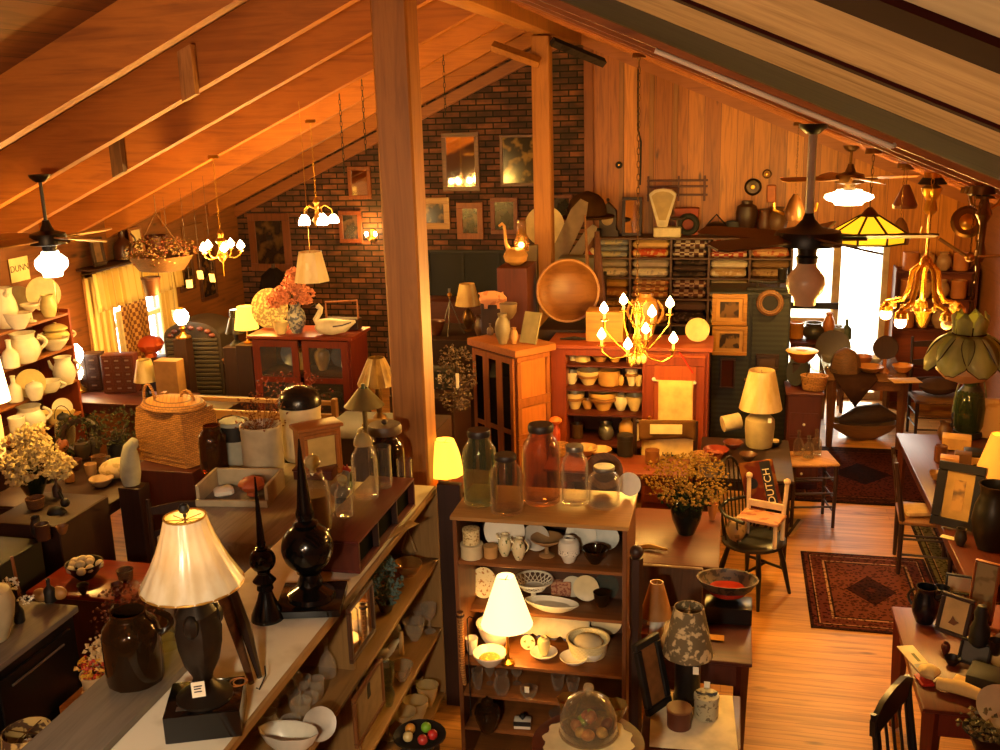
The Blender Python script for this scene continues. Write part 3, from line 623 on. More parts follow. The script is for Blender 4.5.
pot('ribbed_jar', 'ribbed amber glass jar beside the wicker hamper', 'jar', 216, 472, 1.39, 28, 46, 'jar', M_amber, flute=.04)
P = at(344, 480, 1.39)
t = thing('mantel_clock', 'wooden box clock with a sloping glazed front', 'clock', (-2.42, 5.42, 1.393), .75)
MB().bx(-.13, .13, -.055, .07, 0, .3, .008).obj('case', M_oak, t); MB().bx(-.145, .145, -.07, .085, .3, .325, .006).obj('top_board', M_oakx, t)
MB().frame(.22, .26, .025, .012, .02).tr(0, -.055, 0).obj('door', M_oak, t, (0, -.055, 0)); MB().bx(-.085, .085, -.062, -.058, .045, .255).obj('dial', paint('b89c60', .3), t)
t = thing('trinket_box', 'small brown wooden box with a pale heart at the foot of the clock', 'box', at(316, 477, 1.393), .1)
MB().bx(-.12, .12, -.06, .06, 0, .055, .005).obj('body', M_red, t); MB().bx(-.125, .125, -.065, .065, .055, .07, .004).obj('lid', M_red, t)
MB().slab([(0, -.014), (.014, .004), (.008, .012), (0, .006), (-.008, .012), (-.014, .004)], -.0665, -.06).obj('heart', M_tag, t, (0, 0, .045))
# red cubby shelf along the front edge
RY0, RY1, RH = 4.13, 5.0, .165
t = thing('red_cubby', 'dark red wooden cubby with three black openings on the case edge', 'cubby shelf', (-1.78, (RY0+RY1)/2, CT+.001))
L = RY1-RY0; q = lambda *a: MB().bx(*a)
q(-.16, .1, -L/2, L/2, RH-.016, RH, .003).obj('top_board', wood('5a1c10', '3c100a', 'y'), t); q(-.16, .1, -L/2, L/2, 0, .016, .003).obj('bottom_board', wood('5a1c10', '3c100a', 'y'), t)
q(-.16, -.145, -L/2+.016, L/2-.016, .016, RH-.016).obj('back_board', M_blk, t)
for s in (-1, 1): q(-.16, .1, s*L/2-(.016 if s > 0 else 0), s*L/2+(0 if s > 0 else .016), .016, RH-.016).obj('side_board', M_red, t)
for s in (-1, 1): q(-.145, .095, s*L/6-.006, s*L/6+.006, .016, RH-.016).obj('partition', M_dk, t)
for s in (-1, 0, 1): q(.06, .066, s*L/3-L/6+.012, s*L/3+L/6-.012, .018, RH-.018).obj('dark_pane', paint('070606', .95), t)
p = at(388, 535, CT); t = one(MB().tr(rz=1.15).bx(-.16, .16, -.03, .03, 0, .006, .002).lathe([(.007, .006), (.005, .013), (0, .014)], 8, (-.1, 0, 0)).lathe([(.007, .006), (.005, .013), (0, .014)], 8, (.08, 0, 0)), 'hinged_flap', M_case, 'loose pale wooden strip with round pegs below the red cubby', 'strip', (-1.675, 4.62, CT+.002))
zt = CT+RH+.001
pot('apothecary_jar', 'tall square-shouldered glass jar with frosted ball stopper on the red cubby', 'jar', 340, 538, zt-.17, 30, 56, 'jar', M_glass, 'glass jars on the red cubby', (('top', 'stopper', 'knob', glass('d8c890', .35), .99, .55, .3), ('band', 'contents', paint('8a6a44', .8), .05, .62, .9)), P=(-1.93, 4.24, zt))
pot('apothecary_jar', 'short glass jar with round stopper on the red cubby edge', 'jar', 0, 0, 0, 18, 30, 'jar', M_glass, 'glass jars on the red cubby', (('top', 'stopper', 'knob', glass('d8c890', .4), .99, .6, .35),), P=(-1.86, 4.42, zt))
pot('apothecary_jar', 'round glass jar with wide flat stopper in the middle of the red cubby', 'jar', 0, 0, 0, 26, 52, 'jar', M_glass, 'glass jars on the red cubby', (('top', 'stopper', 'lid', glass('d8c890', .4), .99, .72, .28),), P=(-1.84, 4.68, zt))
pot('storage_jar', 'narrow straight glass jar without a lid on the red cubby', 'jar', 0, 0, 0, 18, 40, 'crock', M_glass, 'glass jars on the red cubby', P=(-1.8, 4.84, zt))
pot('storage_jar', 'big round glass jar with a dark wooden lid against the post', 'jar', 403, 503, CT, 36, 58, 'jar', M_gdark, None, (('top', 'lid', 'disc', wood('5a4028', '3a2818', 'x'), 1.0, .92, .14), ('top', 'lid_knob', 'knob', M_dk, 1.12, .18, .1)), P=(-1.9, 5.18, CT))
pot('storage_jar', 'slim glass cylinder in front of the lidded jar', 'jar', 394, 507, CT, 15, 40, 'crock', M_glass, P=(-1.76, 5.08, CT))
one(MB().lathe(prof('vase', .03, .1), 12), 'glass_vase', M_gblue, 'little bluish glass bird vase behind the jars', 'vase', (-2.14, 5.2, CT)); 
t = thing('rooster_figure', 'small painted rooster figure with a red comb behind the jars', 'figurine', (-2.12, 5.0, CT)); MB().ball((0, 0, .07), .05, 12, 8, 1.2, .8, 1).tube([(.02, 0, .1), (.04, 0, .16), (.045, 0, .19)], [.035, .025, .02], 8).obj('body', paint('8a8a88', .4), t)
MB().slab([(.02, .18), (.03, .22), (.04, .2), (.05, .225), (.06, .2), (.075, .19), (.06, .175)], -.006, .006).obj('comb', paint('a82c1c', .5), t); MB().lathe([(.035, 0), (.03, .025), (0, .03)], 10).obj('base', M_dk, t)
# framed mirror and framed print hung on the front of the case
def hung(name, label, c4, X, fm, art, cat, b=.022):
    p = [atX(x, y, X) for x, y in c4]; y0 = (p[0].y+p[3].y)/2; y1 = (p[1].y+p[2].y)/2; z0 = (p[0].z+p[1].z)/2; z1 = (p[2].z+p[3].z)/2
    t = thing(name, label, cat, (X, (y0+y1)/2, z0), PI/2); W, H = y1-y0, z1-z0
    MB().frame(W, H, b, .02).obj('frame', fm, t); MB().bx(-W/2+b, W/2-b, -.012, -.006, b, H-b).obj('glass' if cat == 'mirror' else 'picture_sheet', art, t); MB().bx(-W/2+.004, W/2-.004, -.005, -.001, .004, H-.004).obj('back_board', M_dk, t)
    return t
mm, tt, oo = newmat('mirror'); bsdf(tt, oo, .04, 1, lin('d8d0c0'))
hung('framed_mirror', 'narrow dark-framed mirror hung on the case front', [(347, 664), (371, 637), (371, 579), (347, 604)], -1.60, wood('4a2c16', '2c180c', 'z'), mm, 'mirror')
o = hung('framed_print', 'wood-framed print of a small dark figure below the mirror', [(352, 745), (381, 712), (381, 660), (352, 690)], -1.60, wood('7a4a22', '5a3416', 'z'), paint('a08658', .7, 0, .15, 14), 'picture')
MB().slab([(-.02, .15), (.02, .15), (.014, .19), (.018, .21), (0, .24), (-.018, .21)], -.0145, -.012).obj('printed_figure', M_blk, o)
# glassware on the shelves: clear pieces, each on its own spot
rg = random.Random(5)
M_cut = glass('fbf6ea', .84)
def gl(px, py, z, w, h, pk, lab, nm, cat, m=M_cut, g='glassware in the open case', **k): return pot(nm, lab, cat, px, py, z, w, h, pk, m, g, n=14, **k)
s1, s2, s3 = SZ[2], SZ[1], SZ[0]
gl(328, 676, s1, 18, 38, 'decanter', 'clear glass decanter with stopper beside the mirror', 'decanter', 'decanter')
gl(292, 690, s1, 22, 44, 'decanter', 'tall cut glass decanter at the back of the near shelf', 'decanter', 'decanter')
for i, (x, y, w, h, pk, lab) in enumerate([(275, 705, 18, 24, 'goblet', 'clear goblet just left of the tall cut decanter'), (304, 703, 18, 24, 'goblet', 'clear goblet just right of the tall cut decanter'), (318, 700, 16, 20, 'cup', 'glass cup between decanter and goblet'), (262, 720, 22, 22, 'compote', 'small pressed glass compote nearest the black block lamp'), (277, 714, 22, 24, 'compote', 'pressed glass compote with gold glints on the near shelf'), (303, 722, 20, 20, 'bowl', 'clear glass bowl behind the white lidded dish'), (270, 738, 24, 24, 'pitcher', 'clear glass creamer at the bottom left of the near shelf')]):
    gl(x, y, s1, w, h, pk, lab, pk if pk != 'pitcher' else 'creamer', 'glass')
for i, (x, y, w, h, pk, lab) in enumerate([(282, 698, 14, 22, 'vase', 'thin glass vase behind the near shelf goblets'), (312, 714, 16, 18, 'goblet', 'squat glass goblet at the front of the near shelf'), (296, 714, 14, 20, 'cup', 'cut glass tumbler in the middle of the near shelf'), (258, 735, 16, 22, 'goblet', 'glass goblet by the black lamp block, near shelf'), (292, 736, 20, 16, 'bowl', 'cut glass bowl touching the milk glass dish'), (270, 716, 12, 24, 'bottle', 'small glass bottle behind the glass creamer')]): gl(x, y, s1, w, h, pk, lab, {'cup': 'tumbler'}.get(pk, pk), 'glass', flute=.04)
pot('milk_glass_dish', 'long white milk glass dish on the near shelf', 'dish', 290, 752, s1, 56, 20, 'bowl', M_white, flute=.03, P=None, sx=1.1, sy=.6)
plate_up('pie_plate', 'grey-white plate standing on edge beside the milk glass dish', 'plate', 322, 742, s1, 34, paint('b8b0a0', .3), lean=.5, rz=.6)
# far section upper shelf
t = thing('potted_bush', 'small dusty blue-green artificial bush in a grey pot', 'artificial plant', at(386, 610, s1+.003)); MB().lathe(prof('pot', .045, .05), 14).obj('pot', paint('5a4a3a', .8), t)
sprigs(MB(), 420, (0, 0, .17), .105, .12, .022).obj('foliage', paint('56706a', .8), t)
t = gl(408, 575, s1, 30, 12, 'dish', 'shallow glass bowl at the far end of the upper shelf', 'bowl', 'bowl', glass('d8a858', .6))
P = at(408, 560, s1); t = thing('glass_basket', 'clear glass basket with a high pointed handle', 'glass basket', P+Vector((0, .02, .003))); MB().lathe(prof('bowl', .05, .05), 16).obj('body', M_glass, t); MB().tube([(-.045, 0, .045), (-.02, 0, .12), (0, 0, .19), (.02, 0, .12), (.045, 0, .045)], .006, 6).obj('handle', paint('c8a068', .3), t)
gl(420, 552, s1, 14, 24, 'vase', 'small clear vase at the end panel, upper shelf', 'vase', 'vase')
# middle shelf
for x, y, w, h, pk, nm, lab, m in [(405, 632, 20, 40, 'decanter', 'decanter', 'clear decanter with round stopper, middle shelf of the case', M_cut), (420, 630, 18, 22, 'compote', 'compote', 'clear glass compote against the end panel, middle shelf', M_cut), (415, 640, 22, 18, 'bowl', 'bowl', 'clear glass bowl right of the candle, middle shelf', M_cut), (393, 648, 20, 28, 'pitcher', 'creamer', 'clear glass creamer left of the candle, middle shelf', M_cut), (430, 632, 16, 26, 'goblet', 'goblet', 'clear goblet at the front of the middle shelf', M_cut), (388, 690, 16, 24, 'cup', 'cup', 'milky glass cup below the white bird, middle shelf', M_gblue), (402, 680, 24, 14, 'bowl', 'bowl', 'pale frosted bowl at the front edge, middle shelf', glass('e8d8b0', .5)), (389, 706, 14, 22, 'vase', 'vase', 'milky narrow vase by the framed print, middle shelf', M_gblue)]:
    gl(x, y, s2, w, h, pk, lab, nm, nm, m)
gl(402, 655, s2, 5, 22, 'candle', 'thin tan taper candle standing in the case', 'taper_candle', 'candle', M_candle, None)
t = thing('china_bird', 'white china bird with lifted tail in the case', 'figurine', at(384, 660, s2+.003), .8); MB().ball((0, 0, .04), .035, 12, 8, 1.7, .8, 1).tube([(.04, 0, .05), (.08, 0, .09), (.11, 0, .1)], [.026, .018, .006], 8).tube([(-.04, 0, .045), (-.09, 0, .075), (-.13, 0, .09)], [.024, .016, .01], 8).obj('body', M_white, t); MB().lathe([(.03, 0), (.025, .012), (0, .014)], 10).obj('base', M_white, t)
# bottom shelf: pressed glass
for i, (x, y, w, h, pk, nm, lab) in enumerate([(422, 683, 26, 26, 'bowl', 'bowl', 'fluted glass bowl at the far end of the bottom shelf'), (410, 700, 28, 24, 'compote', 'compote', 'yellowish glass compote, bottom shelf of the case'), (428, 706, 22, 20, 'bowl', 'bowl', 'small pressed glass bowl at the front of the bottom shelf'), (397, 715, 24, 24, 'pitcher', 'creamer', 'pressed glass creamer, bottom shelf of the case'), (416, 722, 26, 20, 'bowlrim', 'bowl', 'yellowish rimmed glass bowl in the bottom shelf middle'), (404, 735, 26, 22, 'compote', 'compote', 'pressed glass compote near the lace, bottom shelf'), (388, 738, 22, 26, 'goblet', 'goblet', 'squat pressed goblet by the print, bottom shelf')]):
    gl(x, y, s3, w, h, pk, lab, nm, nm, glass('f4e0a4', .35), 'yellowish pressed glass', flute=.06)
# ================================================================== CENTRE BOOKCASE WITH WHITE CHINA
BY = 4.6; bl, br_ = atY(452, 517, BY).x, atY(627, 520, BY).x; BD = .46
SHZ = [atY(540, y, BY).z for y in (521, 567, 617, 669, 701, 735)]; SHZ[2] = atY(540, 614, BY+.2).z     # top and shelves
M_bk = wood('8a5426', '643a18', 'x', .45, .8); M_bkz = wood('7a4822', '542f14', 'z', .45, .8)
cx = (bl+br_)/2; hw = (br_-bl)/2
t = thing('bookcase', 'tall wooden open bookcase full of white china in the middle', 'bookcase', (cx, BY, 0))
b = lambda nm, *a, m=M_bk: MB().bx(*a, .003).obj(nm, m, t)
b('top_board', -hw-.01, hw+.01, -.01, BD, SHZ[0]-.022, SHZ[0], m=wood('b08040', '8a6030', 'x', .5, .8))
for s in (-1, 1): b('side_board', s*hw-(.022 if s > 0 else 0), s*hw+(0 if s > 0 else .022), 0, BD, 0, SHZ[0]-.022, m=M_bkz)
b('back_board', -hw+.022, hw-.022, BD-.012, BD, 0, SHZ[0]-.022, m=wood('4a2c18', '321c0e', 'z', .6))
for z in SHZ[1:]+[.06]: b('shelf', -hw+.022, hw-.022, .2 if z == SHZ[2] else .004, BD-.012, z-.02, z)
# carved post beside it
t = thing('carved_post', 'dark carved newel post standing against the bookcase side', 'post', (br_+.045, BY+.02, 0)); MB().lathe([(.032, 0), (.032, .9), (.024, .95), (.032, 1.0), (.032, 1.36)], 12, flute=.05, nf=6).obj('shaft', M_dk, t); MB().ball((0, 0, 1.39), .034, 14, 10).obj('ball_top', M_dk, t)
plate_up('white_plate', 'white plate standing at the right rear corner of the bookcase top', 'plate', 0, 0, 0, 24, M_white, None, .2, P=(br_-.03, BY+.4, SHZ[0]), rz=-.3); 
# jars on top
z0 = SHZ[0]
def topjar(x, y, w, h, lab, m, lid, g='big glass jars on the bookcase top'): return pot('storage_jar', lab, 'jar', x, y, z0, w, h, 'jar', m, g, (('top', 'lid', 'disc', lid, .985, .66, .09),), 28)
dl = paint('2a1c14', .5)
topjar(481, 503, 34, 66, 'greenish glass jar at the left end of the bookcase top', M_ggreen, dl)
topjar(507, 512, 33, 52, 'squat glass jar at the front of the bookcase top, second from left', glass('f0e8d0', .97), dl)
topjar(542, 502, 38, 70, 'tallest brown glass jar with wide dark lid on the bookcase', glass('ecd8bc', .965), dl)
topjar(575, 503, 27, 52, 'slim clear milk jar with grey lid on the bookcase top', M_glass, M_tin)
topjar(604, 506, 32, 36, 'short round clear jar at the right end of the bookcase top', M_glass, M_tin)
o = plate_up('wicker_tray', 'round wicker-edged tray standing behind the short round jar', 'tray', 604, 490, z0, 38, M_wickd, None, .15)
# top shelf
z1, z2, z3, z4, z5 = SHZ[1:]
fl_ = spots('e8d8a8', '5a6a30', 60, .6, .66, .3); fr = spots('e6d4a4', 'b07030', 70, .58, .64, .3)
pot('hat_box', 'cream round box at the bottom of the two-box pile, top shelf', 'box', 472, 557, z1, 22, 13, 'tin', M_cream, 'small round boxes')
pot('hat_box', 'small speckled round box topmost of the two-box pile', 'box', 472, 557, z1, 17, 14, 'tin', spots('e0cc94', 'a08040', 90, .55, .6), 'small round boxes', P=at(472, 557, z1)+Vector((0, 0, 13*vpp(at(472, 557, z1))+.004)))
pot('hat_box', 'tiny tan round box right of the two-box pile', 'box', 491, 557, z1, 14, 11, 'tin', paint('c89858', .6), 'small round boxes')
plate_up('china_plate', 'large white plate standing behind the small pitchers', 'plate', 505, 551, z1, 42, M_white, 'white plates in the bookcase', .12)
pit = lambda x, y, lab, m: pot('cream_pitcher', lab, 'pitcher', x, y, z1, 14, 21, 'vase', m, 'sprigged cream pitchers', (('handle', m, 0, .35, .9, .5), ('spout', m, PI, .75, 1.0, .12)))
pit(505, 556, 'sprigged cream pitcher, left one of the pair before the plate', fl_); pit(519, 560, 'sprigged cream pitcher, right one of the pair before the plate', fl_)
pot('pedestal_dish', 'brown pedestal stand with shallow dish, top shelf', 'dish', 547, 556, z1, 32, 18, 'compote', paint('a88050', .5))
plate_up('china_plate', 'pale plate behind the brown pedestal dish', 'plate', 536, 551, z1, 28, paint('b8b0a0', .3), 'white plates in the bookcase', .12)
pot('cookie_jar', 'round white jar with dotted band and a plain top', 'jar', 569, 562, z1, 22, 24, 'ginger', M_white, None, (('band', 'dotted_band', spots('e6dfcc', '4a4030', 150, .6, .64, .3), .35, .55, .99),))
plate_up('china_plate', 'white plate with gold centre, left of the two at right', 'plate', 581, 550, z1, 31, M_white, 'white plates in the bookcase', .18, rim=paint('d8d4c4', .3))
plate_up('china_plate', 'white plate with grey centre at the right end, top shelf', 'plate', 606, 550, z1, 26, M_white, 'white plates in the bookcase', .18, rim=paint('c8ccc4', .3))
pot('glass_bowl', 'dark glass bowl at the right end of the top shelf', 'bowl', 595, 563, z1, 26, 14, 'bowl', M_gdark)
# second shelf
plate_up('flowered_plate', 'flowered cream oval plate standing at the left of the second shelf', 'plate', 484, 598, z2, 32, fr, None, .15, sx=.85)
t = thing('lattice_bowl', 'white openwork lattice bowl on a foot, second shelf', 'bowl', at(532, 606, z2)+Vector((0, .05, .003))); R = .105
m = MB().ring(R, .006, (0, 0, .13), 28).ring(R*.6, .004, (0, 0, .085), 20)
for i in range(20): a, a2 = 2*PI*i/20, 2*PI*(i+1.5)/20; m.tube([(R*.6*cos(a), R*.6*sin(a), .085), (R*cos(a2), R*sin(a2), .13)], .0025, 4).tube([(R*.6*cos(a2), R*.6*sin(a2), .085), (R*cos(a), R*sin(a), .13)], .0025, 4)
m.obj('lattice_rim', M_white, t); MB().lathe([(.04, 0), (.04, .008), (.015, .02), (.015, .06), (.065, .085), (0, .088)], 18).obj('foot', M_white, t)
box_ = lambda nm, lab, cat, x, y, z, w, d, h, m, rz=0, ch=.004: one(MB().bx(-w/2, w/2, -d/2, d/2, 0, h, ch), nm, m, lab, cat, at(x, y, z)+Vector((0, 0, .003)), rz)
box_('floral_box', 'pinkish floral box behind the white bread tray', 'box', 562, 594, z2, .11, .07, .085, spots('b88868', '8a4a38', 60, .5, .56))
t = thing('bread_tray', 'long white china bread tray lying on the second shelf', 'tray', at(551, 613, z2)+Vector((0, .03, .003)), -.1); MB().lathe(prof('dish', .15, .05), 26, (0, 0, 0), 1, .42).obj('body', M_white, t); MB().lathe([(.0, .02), (.1, .03), (0, .032)], 20, (0, 0, 0), 1, .42).obj('folded_doily', paint('e8dcc0', .9), t)
plate_up('white_platter', 'white square-edged platter standing right of the bread tray', 'platter', 573, 597, z2, 22, paint('ccc8b4', .3), None, .1)
plate_up('white_plate', 'cream plate leaning before the square-edged platter', 'plate', 586, 601, z2, 26, M_cream, None, .2)
plate_up('grey_plate', 'grey-blue glass plate at the right end of the second shelf', 'plate', 606, 599, z2, 26, M_gblue, None, .18)
pot('glass_cup', 'dark glass cup at the right end of the second shelf', 'cup', 602, 606, z2, 18, 13, 'cup', M_gdark)
# third shelf with the lit lamp
lp = lamp('table_lamp', 'lit lamp with glowing cream cone shade on the third shelf', 508, 664, z3, 38, 14, 52, 18, 44, 'stick', M_brass, litshade('ffd890', 1.7), 0, fin=False, cat='table lamp')
lamp_light(lp.location+Vector((0, -.0, 36*vpp(lp.location))), 3.0, r=.05)
pot('serving_bowl', 'white bowl with orange inside under the lit lamp', 'bowl', 490, 664, z3, 34, 11, 'dish', M_white, None, (('top', 'orange_fill', 'disc', spots('b8702c', 'd8a848', 50), .3, .62, .25),))
pot('white_bowl', 'large white bowl behind the orange-filled one', 'bowl', 496, 646, z3, 38, 22, 'bowl', M_white)
pot('white_mug', 'cream mug at the left end of the third shelf', 'mug', 472, 654, z3, 13, 15, 'cup', M_white, None, (('handle', M_white, PI, .2, .8, .5),))
plate_up('small_plate', 'small white saucer standing beside the lit lamp', 'saucer', 528, 650, z3, 15, M_white, None, .2, rim=fl_)
t = pot('saucer', 'white saucer holding the cream candle cup', 'saucer', 544, 657, z3, 28, 5, 'dish', M_white)
pot('candle_cup', 'cream lidded cup standing in the white saucer', 'cup', 544, 655, z3, 13, 17, 'ginger', paint('e8d898', .3), P=t.location+Vector((0, 0, .009)))
pot('oval_dish', 'white oval dish lying at the front of the third shelf', 'dish', 574, 663, z3, 29, 6, 'dish', M_white)
plate_up('lace_cloth', 'white embroidered cloth with blue flowers standing behind the saucers', 'cloth', 0, 0, 0, 1, M_white) if 0 else None
p = at(545, 632, z3)
m = MB(); nx = 26; vs = []
for j in range(3):
    for i in range(nx): u = i/(nx-1); vs.append((-.2+.38*u, (.17-.07*j)+.004*sin(9*u), (.135-.045*j-(.0 if j < 2 else .016*abs(sin(u*PI*5))))))
o = one(m.add(vs, [(j*nx+i, j*nx+i+1, j*nx+nx+i+1, j*nx+nx+i) for j in range(2) for i in range(nx-1)]), 'lace_runner', paint('e0d4b0', .9), 'cream runner with scalloped blue-flowered edge behind the saucers', 'runner', (cx-.0+.03, BY+.24, z3+.002))
sm = o.modifiers.new('thick', 'SOLIDIFY'); sm.thickness = .004
mf = MB()
for i in range(5): u = (i+.5)/5; mf.tr(-.2+.38*u, .026, .03, rx=.55).lathe([(.017, 0), (.017, .002), (0, .0025)], 10, sx=1.2, sy=.7)
mf.obj('blue_embroidery', paint('5a5a78', .9), o)
pot('basket_dish', 'white openwork china basket with a figure at the right of shelf three', 'basket', 590, 650, z3, 42, 15, 'basket', checks('e8d8a0', 'd8c890', .01), None, (('top', 'white_cloth', 'knob', paint('d8c8a0', .9), .3, .7, .8),), P=at(588, 654, z3))
pot('footed_saucer', 'small white footed saucer in front of the china basket', 'saucer', 593, 660, z3, 20, 8, 'dish', M_white)
plate_up('white_platter', 'oval white platter standing at the right end of shelf three', 'platter', 606, 635, z3, 30, M_cream, None, .12, sx=1.05)
# fourth shelf glass
for x, y, w, h, pk, nm, lab in [(478, 689, 12, 18, 'cup', 'tumbler', 'brown glass tumbler at the left of the fourth shelf'), (502, 694, 17, 20, 'pitcher', 'creamer', 'clear cut glass creamer, fourth shelf, second from left'), (558, 690, 14, 14, 'cup', 'cup', 'clear glass cup right of the salt dish, fourth shelf'), (573, 694, 14, 14, 'bowl', 'bowl', 'small round glass bowl near the cloche top'), (490, 684, 10, 16, 'goblet', 'goblet', 'dim glass goblet at the back of the fourth shelf'), (517, 684, 12, 15, 'goblet', 'goblet', 'dim glass goblet behind the salt dish')]:
    pot(nm, lab, 'glass', x, y, z4, w, h, pk, M_glass, 'cut glass on the lower shelves', n=14)
t = pot('salt_dish', 'small glass dish with a white price card, fourth shelf', 'dish', 529, 699, z4, 18, 10, 'bowlrim', M_glass, None, (('tag', M_tag, -PI/2, 1.3),))
pot('preserve_jar', 'dark round glass canister at the left of the fifth shelf', 'jar', 488, 731, z5, 26, 26, 'ginger', M_gdark, None, (('top', 'lid', 'lid', M_gdark, .98, .5, .25),))
t = thing('ink_stand', 'little white inkwell box with a dark well, fifth shelf', 'inkwell', at(522, 729, z5)+Vector((0, .02, .003)), .1); MB().bx(-.045, .045, -.03, .03, 0, .045, .004).obj('body', M_white, t); MB().bx(-.046, .046, -.032, -.028, .02, .045).obj('dark_front', M_iron, t); MB().lathe(prof('knob', .018, .03), 10, (0, 0, .045)).obj('well', M_iron, t)
t = thing('glass_tray', 'clear glass tray at the back of the fifth shelf', 'tray', at(560, 722, z5)+Vector((0, .05, .003))); MB().lathe(prof('dish', .07, .02), 18).obj('body', M_glass, t)
# bamboo cane / whip hanging on the left front corner
P = atY(468, 640, BY-.03)
one(MB().tube([(0, 0, .12), (0, 0, -.45)], .004, 5).tube([(0, 0, .12), (.012, 0, .135), (.03, 0, .13)], .003, 5), 'iron_rod', M_iron, 'thin black iron rod hanging at the left front of the bookcase', 'rod', P)
t = thing('hanging_whisk', 'wicker-wrapped cane hanging on the bookcase left side', 'cane', atY(460, 612, BY-.035)); MB().tube([(0, 0, 0), (0, 0, -.3), (.01, 0, -.42)], [.018, .016, .01], 8).obj('shaft', M_wick, t); MB().ring(.02, .004, (0, 0, -.02), 10).obj('loop', M_dk, t)
# ------------------------------------------------------------- table with the candy cloche in front
zc = 1.06
P = at(588, 742, zc)
t = thing('round_stand', 'round dark wooden stand under the glass cloche', 'stand', (P.x, P.y, 0)); MB().lathe([(.21, zc-.035), (.225, zc-.028), (.225, zc-.004), (.2, zc)], 36).obj('top', M_redx, t); MB().lathe([(.22, 0), (.2, .04), (.05, .08), (.035, .4), (.06, .6), (.04, .9), (.12, zc-.035)], 20).obj('pedestal', M_red, t)
t = thing('lace_doily', 'cream scalloped lace doily spread on the round stand', 'doily', (P.x, P.y, zc+.001)); MB().lathe([(.175, 0), (.178, .002), (.1, .004), (0, .004)], 64, flute=.05, nf=14).obj('body', paint('e8d49c', .9), t)
t = thing('glass_cloche', 'clear glass cloche with knob covering the painted eggs', 'cloche', (P.x, P.y+.02, zc+.008)); MB().lathe([(.113, .03), (.116, .035), (.113, .1), (.085, .16), (.04, .19), (.012, .197), (.012, .193), (.04, .186), (.082, .156), (.109, .1), (.109, .03)], 32).obj('dome', glass('f0ead0', .93), t); MB().lathe([(.008, .19), (.008, .205), (.022, .22), (.018, .235), (0, .24)], 14).obj('knob', glass('f0e0b8', .6), t)
t2 = thing('cake_stand', 'low glass pedestal dish inside the cloche', 'cake stand', (P.x, P.y+.02, zc+.006)); MB().lathe([(.06, 0), (.06, .005), (.02, .012), (.02, .016), (.118, .024), (.12, .03), (.1, .026), (0, .024)], 28).obj('body', glass('d8c8a0', .6), t2)
ec = ['b06a4a', '8aa838', 'c88a60', '96b040', 'b87858', 'd8b890', 'a85a48', 'c8a878', '7a3a30']
for i in range(9):
    a = 2.4*i; r = .022+.055*((i*.37) % 1); zz = zc+.034+.026+(.04 if i % 3 == 0 else 0)
    if i % 3 == 0: r *= .35
    one(MB().ball((0, 0, 0), .023, 12, 8, 1, 1, 1.25), 'painted_egg', paint(ec[i], .35, 0, .2, 40), ['brownish painted egg heaped under the cloche', 'green painted egg heaped under the cloche', 'tan painted egg low under the cloche', 'bright green painted egg topmost under the cloche', 'pinkish brown painted egg under the cloche', 'cream painted egg at the right under the cloche', 'reddish painted egg at the front under the cloche', 'sand-coloured painted egg under the cloche', 'dark red painted egg at the back under the cloche'][i], 'egg', (P.x+r*cos(a), P.y+.02+r*sin(a), zz), a, 'painted eggs under glass', (.8*i, .5, a))
pot('glass_bowl', 'amber-tinted glass bowl just behind the cloche', 'bowl', 0, 0, 0, 24, 16, 'bowl', glass('c89848', .7), P=(P.x-.1, P.y+.16, zc+.002), flute=.06)
pot('glass_bowl', 'yellowish glass dish behind the cloche on its right', 'bowl', 0, 0, 0, 24, 14, 'bowl', glass('d8b868', .65), P=(P.x+.09, P.y+.17, zc+.002), flute=.06)
# bits at the bottom left of the stand: beaded toy tray
t = thing('bead_bowl', 'low dark bowl of coloured beads at the bottom edge beside the case', 'bowl', at(420, 742, .78), 0); MB().lathe(prof('dish', .12, .04), 20).obj('body', M_iron, t)
for i, c in enumerate(['c03028', '7ab030', 'e09838', 'd8c080', 'b83a30']): MB().ball((.06*cos(i*1.3), .05*sin(i*1.3), .045), .024, 10, 8).obj('bead', paint(c, .3), t)
box_thing('bead_pedestal', 'slim dark pedestal below the bowl of coloured beads', 'pedestal', t.location.x-.07, t.location.x+.07, t.location.y-.07, t.location.y+.07, 0, .777, M_dk)
# ------------------------------------------------------------- small tables right of the bookcase
ZT = .65
def table(name, label, x0, x1, y0, y1, z, m, mt=None, leg=.05, apron=.09, rz=0, drawers=0, th=.025, taper=.6, foot=0):
    cx, cy = (x0+x1)/2, (y0+y1)/2; t = thing(name, label, 'table', (cx, cy, 0), rz); a, b = (x1-x0)/2, (y1-y0)/2
    MB().bx(-a, a, -b, b, z-th, z, .006).obj('tabletop', mt or m, t)
    MB().bx(-a+.04, a-.04, -b+.04, -b+.058, z-th-apron, z-th).bx(-a+.04, a-.04, b-.058, b-.04, z-th-apron, z-th).bx(-a+.04, -a+.058, -b+.058, b-.058, z-th-apron, z-th).bx(a-.058, a-.04, -b+.058, b-.058, z-th-apron, z-th).obj('apron', m, t)
    for sx in (-1, 1):
        for sy in (-1, 1): MB().tube([(sx*(a-.055), sy*(b-.055), z-th), (sx*(a-.055), sy*(b-.055), foot)], [leg*.7, leg*.7*taper], 4).obj('leg', m, t)
    for i in range(drawers):
        w = (2*a-.14)/drawers; x = -a+.07+w*(i+.5); d = MB().bx(x-w/2+.01, x+w/2-.01, -b+.028, -b+.04, z-th-apron+.01, z-th-.01, .003).obj('drawer', m, t); MB().ball((x, -b+.02, z-th-apron/2), .011, 8, 6).obj('knob', M_brass, d)
    return t
p = at(698, 730, ZT)
st = table('side_table', 'dark red side table with a white cloth and pointed corner at front', -.36, .1, 4.1, 4.62, ZT, M_red, M_redx)
